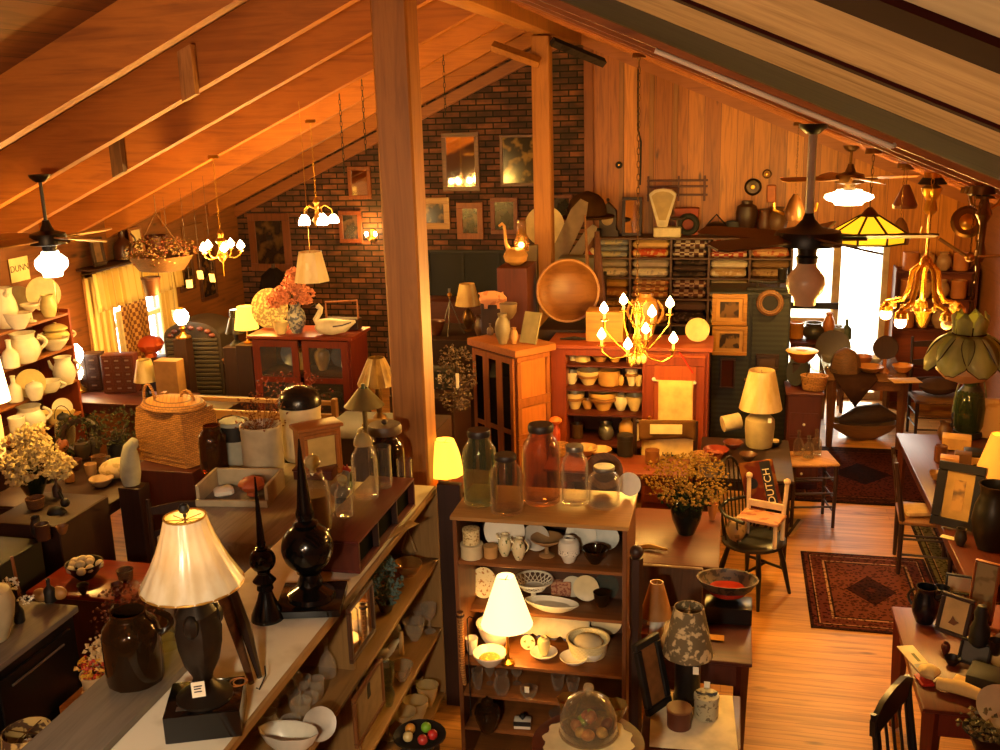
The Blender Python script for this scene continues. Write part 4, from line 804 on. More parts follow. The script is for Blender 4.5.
m = one(MB().bx(-.2, .2, -.235, .235, 0, .005, .002), 'table_cloth', paint('e6d6ac', .9), 'white cloth lying on the dark red side table', 'cloth', (-.125, 4.36, ZT+.001), .06)
zz = ZT+.006
lamp('table_lamp', 'lamp with mottled floral shade and black ribbed base', 687, 700, zz, 44, 28, 50, 29, 42, 'box', paint('0f0c0b', .4), spots('6a5a3c', 'c8b080', 28, .52, .6, .8), fin=False, tag_=True)
pot('round_tin', 'round brown leather-topped box on the white cloth', 'box', 679, 726, zz, 24, 16, 'tin', paint('5a2e20', .4), None, (('top', 'lid', 'disc', paint('8a5a34', .5), .98, 1.05, .12),))
t = pot('gift_box', 'pale flowered gift box with dark bow on the white cloth', 'box', 706, 716, zz, 24, 20, 'tin', spots('b0a888', '6a6048', 50, .55, .62), None, (('tag', M_tag, PI/2, 1.1),))
MB().tube([(-.02, 0, .1), (-.05, 0, .125), (-.01, 0, .108), (.05, 0, .125), (.015, 0, .1)], .008, 6).obj('bow', M_iron, t)
picture('leaning_picture', 'dark oval-framed picture leaning on the side table', 656, 738, 0, 38, 62, M_iron, paint('8a5a30', .4, 0, .2, 20), .2, None, 1.0, .25, P=(-.3, 4.42, zz+.002))
st2 = table('work_table', 'dark red table behind with apron and drop corner', -.42, .16, 4.92, 5.5, .66, M_red, M_redx, .06, .14)
z2t = .664
lamp('table_lamp', 'small lamp with glossy tan shade and white china base', 656, 638, z2t, 22, 18, 32, 13, 31, 'ginger', M_white, cloth_shade('c89050', 'b87c3c'), fin=False)
box_('red_box', 'small red wooden box at the foot of the tan-shaded lamp', 'box', 643, 646, z2t, .06, .1, .1, paint('8a2c14', .4))
box_('paper_sheet', 'yellowish paper card lying beside the mottled shade', 'card', 713, 638, z2t, .12, .06, .003, paint('d89c40', .8), 0, .001)
box_('black_case', 'black leather case under the pierced red bowl', 'case', 728, 618, z2t, .26, .16, .1, M_black)
t = pot('pierced_bowl', 'wide pierced bowl with red glazed inside on the black case', 'bowl', 727, 596, z2t+.108, 60, 17, 'bowl', spots('5a4430', '2a1c14', 26, .5, .55), None, (('top', 'glazed_inside', 'disc', paint('a8301c', .12), .25, .62, .2),), sy=.75)
box_thing('backing_screen', 'brown panelled screen standing behind the tan-shaded lamp', 'screen', -.5, -.12, 5.6, 5.63, 0, .86, wood('6a4a30', '4c321e', 'z'))
# the red table with the plant, further back
t3 = table('red_table', 'long red-brown table with the leafy jar of dried flowers', -.72, -.03, 5.85, 6.75, .76, M_red, wood('5c2410', '42180a', 'x', .45), .07, .12, drawers=1)
P = at(686, 533, .764)
t = thing('flower_jar', 'dark green glass jar holding a wide bunch of yellowish dried flowers', 'flower arrangement', P); MB().lathe(prof('ginger', .105, .25), 20).obj('body', glass('2a3830', .6), t)
m = stalks(MB(), 26, (0, 0, .2), (0, 0, .34), .17, .08, .0018); m.obj('stems', paint('4a4020', .9), t)
sprigs(MB(), 700, (0, 0, .38), .3, .14, .026).obj('flower_foliage', paint('a8843c', .9, 0, .25, 20), t)
sprigs(MB(), 160, (0, 0, .26), .2, .06, .03).obj('leaves', paint('26301c', .9), t)
one(MB().tube([(0, 0, 0), (.1, .02, .01), (.22, -.02, .015)], [.012, .02, .006], 6), 'corn_husk', paint('b08848', .8), 'dry corn husk lying on the red table by the bookcase', 'husk', at(633, 548, .775))
pot('china_mug', 'tan pottery mug at the right edge of the red table', 'mug', 712, 520, .764, 10, 16, 'cup', paint('a86a34', .4))
# ================================================================== LEFT SIDE
def tbl_from(name, label, x0, x1, y0, y1, z, m, **k): return table(name, label, x0, x1, y0, y1, z, m, **k)
# ---- ironstone shelves along the left wall
SX = -5.95; SY0, SY1 = 6.3, atX(79, 378, SX).y
LZ = [atX(79, y, SX).z for y in (309, 343, 378, 412, 448)]
t = thing('china_shelf', 'red-brown wall shelf crowded with white ironstone china at the left', 'shelf unit', (SX-.2, (SY0+SY1)/2, 0)); hl = (SY1-SY0)/2
for z in LZ+[.1]: MB().bx(-.2, .2, -hl, hl-.03, z-.025, z, .004).obj('shelf', M_oaky, t)
MB().bx(-.2, .2, hl-.03, hl, 0, LZ[0]+.03, .004).obj('side_board', wood('8a3c18', '6a2a10', 'z'), t); MB().bx(-.2, .2, -hl, -hl+.03, 0, LZ[0]+.03, .004).obj('side_board', M_oak, t)
MB().bx(-.215, -.2, -hl, hl, 0, LZ[0]+.02).obj('back_board', wood('6a2412', '4c180c', 'z'), t)
def iron(px, py, k, w, h, pk, nm, lab, cat, m=M_white, parts=(), **kw): return pot(nm, lab, cat, px, py, LZ[k], w, h, pk, m, 'white ironstone on the left shelves', parts, **kw)
hd = lambda a, m=M_white: ('handle', m, a, .35, .85, .45)
sp = lambda a, m=M_white: ('spout', m, a, .45, .85, .5)
iron(8, 328, 0, 24, 40, 'pitcher', 'white_pitcher', 'tall white pitcher at the left end of the top ironstone shelf', 'pitcher', parts=(hd(2.4), ('spout', M_white, -.6, .85, 1, .15)))
iron(19, 329, 0, 24, 16, 'bowl', 'gravy_boat', 'white gravy boat in front of the tall pitcher', 'gravy boat', sx=1.3, sy=.8)
plate_up('oval_platter', 'grey-white oval platter behind the compote on the top shelf', 'platter', 22, 312, LZ[0], 26, paint('b0a890', .3), 'white ironstone on the left shelves', .3, rz=1.0)
iron(32, 322, 0, 18, 18, 'compote', 'white_compote', 'white footed compote on the top ironstone shelf', 'compote')
plate_up('large_plate', 'large cream plate standing upright on the top ironstone shelf', 'plate', 46, 311, LZ[0], 34, M_cream, 'white ironstone on the left shelves', .15, rz=1.0, rim=paint('c8bc98', .3))
iron(50, 317, 0, 16, 22, 'pitcher', 'cream_jug', 'small cream jug in front of the large upright plate', 'jug', paint('d8cc90', .3), (hd(PI),))
iron(26, 362, 1, 32, 29, 'pitcher', 'wash_pitcher', 'fat white wash pitcher on the second ironstone shelf', 'pitcher', parts=(hd(.9),))
iron(12, 368, 1, 16, 28, 'bottle', 'white_bottle', 'white stoneware bottle left of the fat wash pitcher', 'bottle')
iron(54, 350, 1, 30, 12, 'bowlrim', 'covered_dish', 'wide white covered dish on the second shelf', 'dish', sx=1.1, sy=.8)
iron(58, 346, 1, 26, 17, 'ginger', 'soup_tureen', 'white soup tureen with lid and knob, second ironstone shelf', 'tureen', paint('e2cc88', .3), (hd(.8), hd(-2.3), ('top', 'lid', 'lid', paint('e2cc88', .3), .97, .9, .4)))
plate_up('round_plate', 'pale round plate standing on the third ironstone shelf', 'plate', 33, 398, LZ[2], 29, paint('dcc890', .3), 'white ironstone on the left shelves', .2, rz=.9, rim=paint('cdb87c', .3))
iron(66, 384, 2, 22, 27, 'pitcher', 'milk_jug', 'brightly lit white milk jug at the right of the third shelf', 'jug', parts=(hd(.6), sp(PI)))
iron(50, 392, 2, 24, 11, 'cup', 'creamer', 'low white creamer between plate and milk jug', 'creamer', parts=(hd(.3),))
iron(16, 402, 2, 15, 26, 'bottle', 'shaker', 'white lidded shaker at the left of the third shelf', 'shaker')
iron(36, 400, 2, 18, 13, 'cup', 'sugar_bowl', 'small white sugar bowl before the pale round plate', 'bowl', parts=(('top', 'lid', 'lid', M_white, .98, .9, .5),))
iron(32, 432, 3, 30, 26, 'pitcher', 'ewer', 'large white ewer on the fourth ironstone shelf', 'ewer', parts=(hd(.9),))
plate_up('round_plate', 'white round plate standing at the right of the fourth shelf', 'plate', 64, 418, LZ[3], 20, M_white, 'white ironstone on the left shelves', .2, rz=.9)
iron(56, 424, 3, 26, 12, 'bowl', 'sauce_boat', 'yellow-lit sauce boat on the fourth shelf', 'sauce boat', paint('e0c880', .3), sx=1.3, sy=.7, parts=(('spout', paint('e0c880', .3), .3, .7, 1.1, .5),))
iron(20, 443, 3, 16, 26, 'crock', 'white_canister', 'white canister at the left of the fourth shelf', 'canister')
iron(38, 462, 4, 24, 22, 'bowl', 'mixing_bowl', 'white mixing bowl on the lowest visible ironstone shelf', 'bowl')
# lit lamps at the shelf
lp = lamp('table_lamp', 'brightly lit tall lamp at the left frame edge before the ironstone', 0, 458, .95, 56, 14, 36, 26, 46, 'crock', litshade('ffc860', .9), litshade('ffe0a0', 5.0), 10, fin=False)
box_thing('lamp_pedestal', 'dark slim pedestal carrying the bright lamp at the left', 'pedestal', lp.location.x-.11, lp.location.x+.11, lp.location.y-.11, lp.location.y+.11, 0, .949, M_dk)
# chest table below the window with spice drawers
t = table('sideboard_table', 'long dark red table below the curtained window', -6.3, -5.0, SY1+.04, SY1+.5, .95, M_red, M_redx)
ZS = .953
def spice(px, py, z, w, h, lab, cols, rows, m, rz=.25):
    P = at(px, py, z); W, H = w*mpp(P), h*vpp(P); t = thing('spice_chest', lab, 'drawer chest', P, rz, 'spice drawer chests'); MB().bx(-W/2, W/2, -.07, .09, 0, H, .005).obj('body', m, t)
    for i in range(cols):
        for j in range(rows):
            cw, rh = (W-.02)/cols, (H-.03)/rows; x, z_ = -W/2+.01+cw*(i+.5), .015+rh*(j+.5)
            d = MB().bx(x-cw/2+.006, x+cw/2-.006, -.078, -.07, z_-rh/2+.006, z_+rh/2-.006, .002).obj('drawer', m, t); MB().bx(x-cw*.2, x+cw*.2, -.086, -.078, z_-.007, z_+.007, .002).obj('drawer_pull', M_tin, d)
    return t
spice(92, 389, ZS, 27, 36, 'dark spice chest with two columns of metal drawer pulls', 2, 4, M_dk); spice(123, 391, ZS, 32, 37, 'red-brown drawer chest right of the dark spice chest', 3, 5, M_red)
lamp('table_lamp', 'unlit lamp with plain cream shade beside the drawer chests', 148, 396, ZS, 15, 12, 24, 14, 21, 'stick', M_iron, cloth_shade('dcc890', 'c8b070'), fin=False)
pot('oil_lamp', 'lit oil lamp with white globe shade at the ironstone shelf end', 'oil lamp', 80, 392, ZS, 14, 45, 'stick', M_brass, None, (('top', 'lamp_globe', 'globe', litshade('fff0d0', 14), .62, 1.15, .42), ('top', 'lower_globe', 'globe', litshade('ffe8c0', 12), .28, .8, .32)))
lamp_light(at(80, 392, ZS)+Vector((.0, 0, .62)), 9)
one(MB().lathe(prof('knob', .15, .24), 18, flute=.07, nf=8), 'pumpkin', spots('a83c18', 'c86028', 6), 'round orange-red pumpkin on the table under the window', 'pumpkin', at(139, 362, ZS)+Vector((0, .25, .0)))
box_thing('pumpkin_stand', 'dark low crate under the orange-red pumpkin', 'crate', at(139, 362, ZS).x-.16, at(139, 362, ZS).x+.16, at(139, 362, ZS).y+.1, at(139, 362, ZS).y+.4, 0, ZS-.002, M_dk)
# wall paper sign, small frames on left wall
P = atX(21, 281, XL+.012); sg = thing('paper_sign', 'small paper sign with hand-drawn lettering pinned to the left wall', 'sign', P, PI/2); MB().bx(-.13, .13, -.004, 0, 0, .22).obj('paper', M_paper, sg)
def text(s, size, parent, loc, m, rot=(PI/2, 0, 0), ext=.0008, name='lettering'):
    c = bpy.data.curves.new(name, 'FONT'); c.body = s; c.size = size; c.align_x = 'CENTER'; c.align_y = 'CENTER'; c.extrude = ext
    tmp = bpy.data.objects.new(name, c); COL.objects.link(tmp); bpy.context.view_layer.update(); me = bpy.data.meshes.new_from_object(tmp.evaluated_get(bpy.context.evaluated_depsgraph_get())); bpy.data.objects.remove(tmp); me.materials.clear(); me.materials.append(m)
    o = bpy.data.objects.new(name, me); COL.objects.link(o); o.parent = parent; o.location = loc; o.rotation_euler = rot; return o
text('DUNN', .085, sg, (0, -.006, .12), M_blk)
# window dressing
M_curt = stripes('d8c080', 'c8a860', 'y', .11, .5, .9)
def curtain(name, lab, y0, y1, z0, z1, m, x=XL+.09, amp=.022, nf=9, swag=0):
    n = 50; vs = []
    for j in range(6):
        for i in range(n):
            u = i/(n-1); v = j/5; vs.append((x+amp*sin(2*PI*nf*u)*(1+.3*v)+.02*v-(x), y0+(y1-y0)*u-(y0+y1)/2, z1-(z1-z0)*v*(1-swag*sin(PI*u)) - z0))
    o = one(MB().add(vs, [(j*n+i, j*n+i+1, j*n+n+i+1, j*n+n+i) for j in range(5) for i in range(n-1)]), name, m, lab, 'curtain', (x, (y0+y1)/2, z0)); md = o.modifiers.new('thick', 'SOLIDIFY'); md.thickness = .006; return o
curtain('curtain_valance', 'pale yellow pleated valance across the top of the left window', 9.05, 10.75, 1.62, 2.02, M_curt, XL+.125, nf=13)
curtain('window_curtain', 'pale straight curtain at the near side of the left window', 9.0, 9.42, .8, 1.98, M_curt, XL+.06, .016, 4)
curtain('window_curtain', 'pale gathered curtain at the far side of the left window', 10.3, 10.7, .8, 1.98, M_curt, XL+.06, .016, 5)
curtain('lattice_cloth', 'brown trellis-patterned cloth hanging in the middle of the left window', 9.55, 10.05, .85, 1.66, checks('b88a48', '6a3a1c', .045), XL+.06, .01, 2)
curtain('white_hanging', 'white narrow cloth strip hanging left of the trellis cloth', 9.43, 9.54, .9, 1.55, M_cream, XL+.07, .004, 1)
one(MB().tube([(0, -.95, 0), (0, .95, 0)], .012, 8), 'curtain_rod', M_dbrass, 'brass curtain rod above the left window', 'curtain rod', (XL+.09, 9.87, 2.03))
# shelf above the window with dark jugs
t = thing('wall_shelf', 'dark narrow shelf above the curtained window', 'wall shelf', (XL+.13, 9.8, 2.06)); MB().bx(-.12, .14, -.85, .85, 0, .025, .004).obj('board', M_dky, t); MB().bx(-.1, .02, -.7, -.67, -.03, 0).bx(-.1, .02, .67, .7, -.03, 0).obj('bracket', M_dky, t)
def onsh(y): return (XL+.15, y, 2.088)
picture('framed_photo', 'dark oval-cut picture frame at the near end of the window shelf', 0, 0, 0, 20, 28, M_dk, paint('7a5a3a', .5, 0, .25, 12), .2, None, PI/2, .1, P=onsh(9.15))
pot('brown_jug', 'dark brown stoneware jug in the middle of the window shelf', 'jug', 0, 0, 0, 19, 30, 'bottle', paint('3a1c10', .3), None, (hd(.4, paint('3a1c10', .3)),), P=onsh(9.6))
picture('framed_photo', 'framed pale print standing behind the brown jug', 0, 0, 0, 22, 28, M_oak, M_paper, .14, None, PI/2, .1, P=(XL+.1, 9.95, 2.088))
pot('red_crock', 'dark red squat crock at the far end of the window shelf', 'crock', 0, 0, 0, 22, 16, 'crock', paint('5a1c10', .4), None, P=onsh(10.25))
# hanging flower basket
P = atY(163, 278, 8.6)
t = thing('hanging_basket', 'wide dark basket of dried flowers hanging from the rafters at left', 'hanging basket', P); R = .31
MB().lathe([(.16, .07), (.22, .08), (R, .2), (R+.01, .22), (R-.02, .21), (.15, .1), (0, .1)], 26, sx=1, sy=.8).obj('body', M_wickd, t)
MB().tube([(-R*.9, 0, .2), (0, 0, .62), (R*.9, 0, .2)], .006, 5).tube([(0, 0, .62), (0, 0, zl(P.x)-P.z)], .005, 5).obj('hanger', M_wickd, t)
sprigs(MB(), 330, (0, 0, .25), .36, .13, .034).obj('dried_foliage', spots('5a4a28', '7a4030', 30, .5, .56, .9), t); sprigs(MB(), 110, (0, 0, .22), .35, .07, .026).obj('pale_foliage', paint('b88a68', .9), t)
pot('hanging_pail', 'small brown pail hanging below the flower basket', 'pail', 0, 0, 0, 19, 18, 'pot', paint('5a3018', .5), None, (('bail', M_iron, .95, .9),), P=P+Vector((-.1, -.05, -.16)))
for i, (x, y, a) in enumerate([(176, 318, .2), (201, 279, .1), (213, 282, -.1), (190, 288, .4)]):
    q = atY(x, y, 8.9); one(MB().tr(rx=.2, rz=a).bx(-.03, .03, -.002, .002, 0, .085), 'price_card', M_paper, ['cream price card hanging low left of the brass chandelier', 'cream price card hanging straight under the brass chandelier', 'cream price card hanging just right under the brass chandelier', 'tilted cream price card beside the hanging pail'][i], 'card', q, 0, 'hanging price cards')
    one(MB().tube([(0, 0, .001), (0, 0, zl(q.x)-q.z-.085)], .0018, 4), 'card_string', M_dk, ['thin string holding the low left price card', 'thin string holding the price card under the chandelier', 'thin string holding the card right under the chandelier', 'thin string holding the tilted price card'][i], 'string', q+Vector((0, 0, .085)))
# slatted arched-top cabinet
P = atY(197, 386, 8.9); W = 29*mpp(P)
t = thing('slatted_cabinet', 'dark slatted roll-top cabinet with an arched top beside the curtains', 'cabinet', (P.x, 8.9, 0), .12); zt_ = atY(197, 322, 8.9).z; zb = zt_-.16
MB().slab([(-W, 0), (W, 0), (W, zb)]+[(W*cos(PI*i/12), zb+.16*sin(PI*i/12)) for i in range(1, 12)]+[(-W, zb)], 0, .45).obj('body', paint('2a2018', .5), t)
m = MB()
for i in range(24): m.bx(-W+.03, W-.03, -.018, 0, .35+i*.045, .378+i*.045, .005)
m.obj('slats', paint('3c3428', .4), t); MB().bx(-W, W, -.05, 0, .05, .33, .01).obj('drawer', M_dk, t)
m = MB()
for i in range(7): a = PI*(i+.5)/7; m.ball((W*.75*cos(a), -.01, zb+.1*sin(a)), .035, 8, 6, 1, .6, .7)
m.obj('carved_crest', wood('5a2416', '3c160c', 'x'), t)
box_thing('brown_carton', 'plain tan carton standing before the slatted cabinet', 'carton', P.x-.08, P.x+.16, 8.3, 8.44, .953, atY(205, 377, 8.37).z+.16, paint('9a7040', .7))
pot('lit_oil_lamp', 'small lit oil lamp with a round white globe above the slatted cabinet', 'oil lamp', 182, 338, 1.5, 15, 30, 'stick', M_brass, None, (('top', 'lamp_globe', 'globe', litshade('fff0c8', 16), .45, 1.0, .5),), P=(atY(182, 324, 8.75).x, 8.75, atY(182, 338, 8.75).z)); q = atY(182, 338, 8.75)
box_thing('lamp_plinth', 'dark slim plinth under the small globe lamp', 'plinth', q.x-.07, q.x+.07, 8.69, 8.82, 0, q.z-.001, M_dk); lamp_light(atY(182, 306, 8.72)+Vector((0, -.12, .05)), 8)
# dark tole lamp and yellow-lit shade
P = atY(237, 345, 8.6)
t = thing('tole_lamp', 'black metal lamp with flared shade and bright chimney top', 'table lamp', P); MB().lathe([(.07, 0), (.06, .02), (.02, .05), (.02, .13)], 14).obj('base', M_iron, t); shade_mb(.1, .05, .15, .12).obj('lamp_shade', paint('1c1814', .3, .3), t); MB().lathe([(.042, .2), (.045, .34), (.04, .345), (.038, .2)], 16).obj('chimney', paint('3a3428', .25, .5), t); MB().lathe([(.036, .335), (.036, .343), (0, .344)], 14).obj('glowing_top', emit('fff0d0', 6), t)
box_thing('lamp_stand', 'dark stand under the black metal lamp', 'stand', P.x-.1, P.x+.1, 8.5, 8.7, 0, P.z-.001, M_dk)
P = atY(252, 343, 8.35); lamp('table_lamp', 'yellow glowing bell-shaped lamp beside the plate cabinet', 0, 0, 0, 14, 9, 24, 16, 22, 'stick', M_brass, litshade('ffd050', 1.3), 4, fin=False, P=P-Vector((.04, 0, 0)))
box_thing('lamp_stand', 'dark stand under the yellow glowing lamp', 'stand', P.x-.12, P.x+.04, 8.25, 8.45, 0, P.z-.001, M_dk)
for i, (x, y) in enumerate([(240, 365), (234, 369), (248, 372)]): pot('brown_bowl', ['round brown wooden bowl beneath the yellow lamp', 'brown pottery bowl left beneath the yellow lamp', 'tan pottery bowl right beneath the yellow lamp'][i], 'bowl', x, y, 1.1, 22, 10, 'bowl', paint(['5a2c18', '6a4020', '8a5a30'][i], .4), 'brown bowls')
box_thing('bowl_bench', 'dark bench carrying the brown bowls', 'bench', -5.0, -4.2, 7.5, 8.0, 0, 1.099, M_dk)
# wicker hamper on a dark pedestal
P = at(176, 462, 1.0)
box_thing('pedestal_cabinet', 'dark red-brown pedestal cabinet under the wicker hamper', 'cabinet', P.x-.27, P.x+.25, P.y-.2, P.y+.36, 0, 1.0, wood('4a1c10', '30100a', 'z', .45))
t = thing('wicker_hamper', 'big bulging wicker hamper with a hinged lid in the left middle', 'hamper', P+Vector((-.01, .07, .003)), -.3); m = MB()
for i in range(12):
    u = i/11; q = 1+.12*sin(PI*u); m2 = [(x*q, y*q) for x, y in [(-.23, -.15), (.23, -.15), (.25, -.1), (.25, .12), (.23, .16), (-.23, .16), (-.25, .12), (-.25, -.1)]]
    if i < 11: m.prism(m2, .42*u, .42*(u+1/11)+.001)
m.obj('body', M_wick, t); MB().lathe([(.27, .415), (.285, .43), (.26, .46), (.1, .485), (0, .487)], 24, sx=1, sy=.7).obj('lid', M_wick, t); MB().tube([(-.2+.06*cos(PI*i/8), -.05, .45+.13*sin(PI*i/8)) for i in range(9)], .011, 6).obj('handle', M_wick, t); MB().tube([(.1+.07*cos(PI*i/8), .05, .45+.09*sin(PI*i/8)) for i in range(9)], .011, 6).obj('handle', M_wick, t)
q = at(137, 487, .95)+Vector((-.04, 0, 0)); box_thing('goose_stool', 'dark slim stool under the pale cloth goose', 'stool', q.x-.07, q.x+.1, q.y-.07, q.y+.07, 0, .965, M_dk)
t = thing('stuffed_goose', 'pale grey cloth goose figure leaning on the hamper pedestal', 'figure', at(137, 487, .95)+Vector((-.04, -.0, .0)), .3); MB().tube([(0, 0, .02), (.0, 0, .1), (.01, 0, .22), (.02, 0, .3), (.06, 0, .34), (.08, 0, .34)], [.06, .075, .065, .05, .04, .015], 10).obj('body', paint('a8a898', .8), t)
# quilt rack rails
t = thing('quilt_rack', 'pale wooden quilt rack with long horizontal rails behind the crocks', 'rack', (atY(250, 400, 7.25).x, 7.25, 0)); x0, x1 = atY(165, 404, 7.25).x-t.location.x, atY(334, 398, 7.25).x-t.location.x; zr0 = atY(250, 400, 7.25).z
for dz, h in ((0, .035), (-.13, .075), (-.3, .03)): MB().bx(x0, x1, -.02, .02, zr0+dz-h/2, zr0+dz+h/2, .006).obj('rail', wood('a87c48', '84602f', 'x', .5), t)
for x in (x0, x1): MB().bx(x-.02, x+.02, -.03, .03, 0, zr0+.04, .006).obj('upright', wood('8a5c30', '6a4420', 'z'), t)
for x in (x0, x1): MB().bx(x-.03, x+.03, -.2, .2, 0, .05, .006).obj('foot', M_oaky, t)
t = thing('dried_berries', 'reddish dried berry branches spilling over the quilt rack', 'dried plant', (atY(292, 415, 7.6).x, 7.6, 0)); zz = atY(292, 398, 7.6).z
MB().lathe(prof('crock', .16, .5), 16).obj('pot', M_dk, t); stalks(MB(), 22, (0, 0, .4), (0, 0, zz-.05), .3, .15, .003).obj('stems', M_dk, t); sprigs(MB(), 330, (0, 0, zz), .36, .2, .025).obj('berry_foliage', spots('7a2c1c', '3c1810', 20), t)
# ---- lower left: dark furniture
box_thing('dark_chest', 'dark brown tall chest carrying the white flowers', 'chest', -4.75, -4.22, 5.3, 5.85, 0, .98, wood('34180c', '200e08', 'z', .6), .01)
P = at(22, 500, .985)+Vector((.03, .1, 0))
t = thing('flower_vase', 'green glass vase of big cream dried hydrangeas at the left edge', 'flower arrangement', P); MB().lathe(prof('ginger', .1, .22), 18).obj('vase', glass('3a4420', .6), t); stalks(MB(), 16, (0, 0, .1), (0, 0, .25), .14, .06, .004).obj('stems', paint('5a5028', .9), t)
for i, (x, y, z, r) in enumerate([(-.1, 0, .3, .13), (.1, -.03, .28, .13), (0, .06, .38, .12), (.17, .08, .2, .09), (-.02, -.1, .22, .1)]): sprigs(MB(), 190, (x, y, z), r*1.15, r, .042).obj('blossom', paint('d8c48c', .9, 0, .1, 30), t)
t = thing('black_candlestand', 'black iron candle stand with tall prongs beside the hydrangeas', 'candle stand', at(48, 480, .985)+Vector((.02, .0, 0))); m = MB().lathe([(.08, 0), (.06, .02), (.012, .04), (.012, .3)], 10)
for i in range(3): a = 2.1*i; m.tube([(0, 0, .12), (.07*cos(a), .07*sin(a), .16), (.08*cos(a), .08*sin(a), .34)], .006, 5)
m.obj('frame', M_iron, t); MB().lathe([(.09, .15), (.1, .17), (0, .16)], 14).obj('tray', paint('6a2418', .4), t); MB().lathe(prof('candle', .016, .12), 8, (0, 0, .3)).obj('candle', M_candle, t)
t2 = table('low_table', 'dark low table full of small wares left of the hamper', -5.45, -4.45, 6.0, 7.1, .78, M_dk, M_dkx)
ZL = .783
pot('glass_lantern', 'pale glass lantern jar on the dark low table', 'lantern', 68, 452, ZL, 20, 34, 'ginger', glass('d8d0b0', .8), None, (('top', 'cap', 'lid', M_iron, .98, .6, .2), ('bail', M_iron, .95, .4)))
for i, (x, y, w, h, pk, c, nm, lab, cat) in enumerate([(64, 458, 13, 20, 'knob', 'a05a30', 'gourd', 'tan gourd left of the glass lantern', 'gourd'), (92, 478, 12, 14, 'cup', 'b89060', 'mug', 'tan mug in the dark clutter below the lantern', 'mug'), (102, 486, 24, 8, 'dish', 'c0a070', 'dish', 'tan shallow dish before the cream cushion', 'dish'), (70, 482, 10, 16, 'bottle', '8a5a30', 'bottle', 'small brown bottle below the black candle stand', 'bottle')]):
    pot(nm, lab, cat, x, y, ZL, w, h, pk, paint(c, .5))
t = thing('wire_wreath', 'dark bushy evergreen wreath beside the glass lantern', 'wreath', at(88, 456, ZL)+Vector((-.05, .0, .175)), 0); m = MB().ring(.14, .03, (0, 0, 0), 20); t.rotation_euler = (PI/2, 0, .5); m.obj('ring', M_dk, t); m = MB()
for i in range(26): a = 2*PI*i/26; sprigs(m, 10, (.15*cos(a), .15*sin(a), 0), .05, .05, .03)
m.obj('leaves', paint('3a3c28', .9), t)
t = thing('dried_bush', 'dark grey-green dried herbs spreading over the low table', 'dried plant', at(118, 456, ZL)); MB().lathe(prof('crock', .08, .12), 14).obj('pot', M_iron, t); sprigs(MB(), 300, (0, 0, .25), .3, .14, .03).obj('leaves', paint('40402c', .9), t); stalks(MB(), 14, (0, 0, .08), (0, 0, .2), .15, .08, .003).obj('stems', M_dk, t)
o = one(MB().ball((0, 0, .07), .15, 16, 10, 1, .6, .55), 'cushion', spots('d0b880', 'b09858', 18), 'cream cushion propped between herbs and goose', 'cushion', at(120, 478, ZL)+Vector((0, 0, .015)), .6)
# dark armchair with rush seat
def slat_chair(name, lab, loc, rz, m, seatm, W=.44, D=.4, SH=.44, BH=.98, slats=3, group=None, spind=0):
    t = thing(name, lab, 'chair', loc, rz, group)
    MB().bx(-W/2, W/2, -D/2, D/2, SH-.035, SH, .012).obj('seat', seatm, t)
    for sx in (-1, 1):
        MB().tube([(sx*(W/2-.02), -D/2+.02, 0), (sx*(W/2-.02), -D/2+.02, SH)], [.015, .021], 8).obj('leg', m, t)
        MB().tube([(sx*(W/2-.02), D/2-.02, 0), (sx*(W/2-.02), D/2-.02, SH), (sx*(W/2-.02), D/2+.05, BH)], [.015, .021, .015], 8).obj('leg', m, t)
    for i in range(slats):
        z = SH+.12+(BH-SH-.2)*i/max(1, slats-1); dy = D/2-.02+.07*(z-SH)/(BH-SH)
        MB().slab([(-W/2+.03, z-.03), (W/2-.03, z-.03), (W/2-.03, z+.025), (0, z+.045), (-W/2+.03, z+.025)], dy-.007, dy+.007).obj('back_slat', m, t)
    for i in range(spind):
        x = -W/2+.06+(W-.12)*i/(spind-1); MB().tube([(x, D/2-.02, SH), (x, D/2+.04, BH-.08)], .008, 6).obj('spindle', m, t)
    if spind: MB().slab([(-W/2, BH-.1), (W/2, BH-.1), (W/2+.01, BH-.02), (W*.3, BH+.03), (0, BH+.04), (-W*.3, BH+.03), (-W/2-.01, BH-.02)], D/2+.03, D/2+.055).obj('crest_rail', m, t)
    for z in (.14, .27):
        MB().tube([(-W/2+.02, -D/2+.02, z), (W/2-.02, -D/2+.02, z)], .009, 6).obj('stretcher', m, t)
        for sx in (-1, 1): MB().tube([(sx*(W/2-.02), -D/2+.02, z+.03), (sx*(W/2-.02), D/2-.02, z+.03)], .009, 6).obj('stretcher', m, t)
    return t
P = Vector((-3.6, 5.7, .46))
slat_chair('slat_back_chair', 'dark slat-back chair piled with small boxes left of the lamp', (P.x, P.y, 0), .5, M_dk, M_wickd)
one(MB().bx(-.08, .08, -.05, .05, 0, .06, .004), 'small_box', paint('b07a40', .6), 'tan small box lying on the dark slat-back chair', 'box', (P.x-.05, P.y, .464), .3)
pot('shaker', 'tiny white shaker on the chair beside the tan box', 'shaker', 0, 0, 0, 7, 9, 'candle', M_white, P=(P.x+.1, P.y-.05, .462))
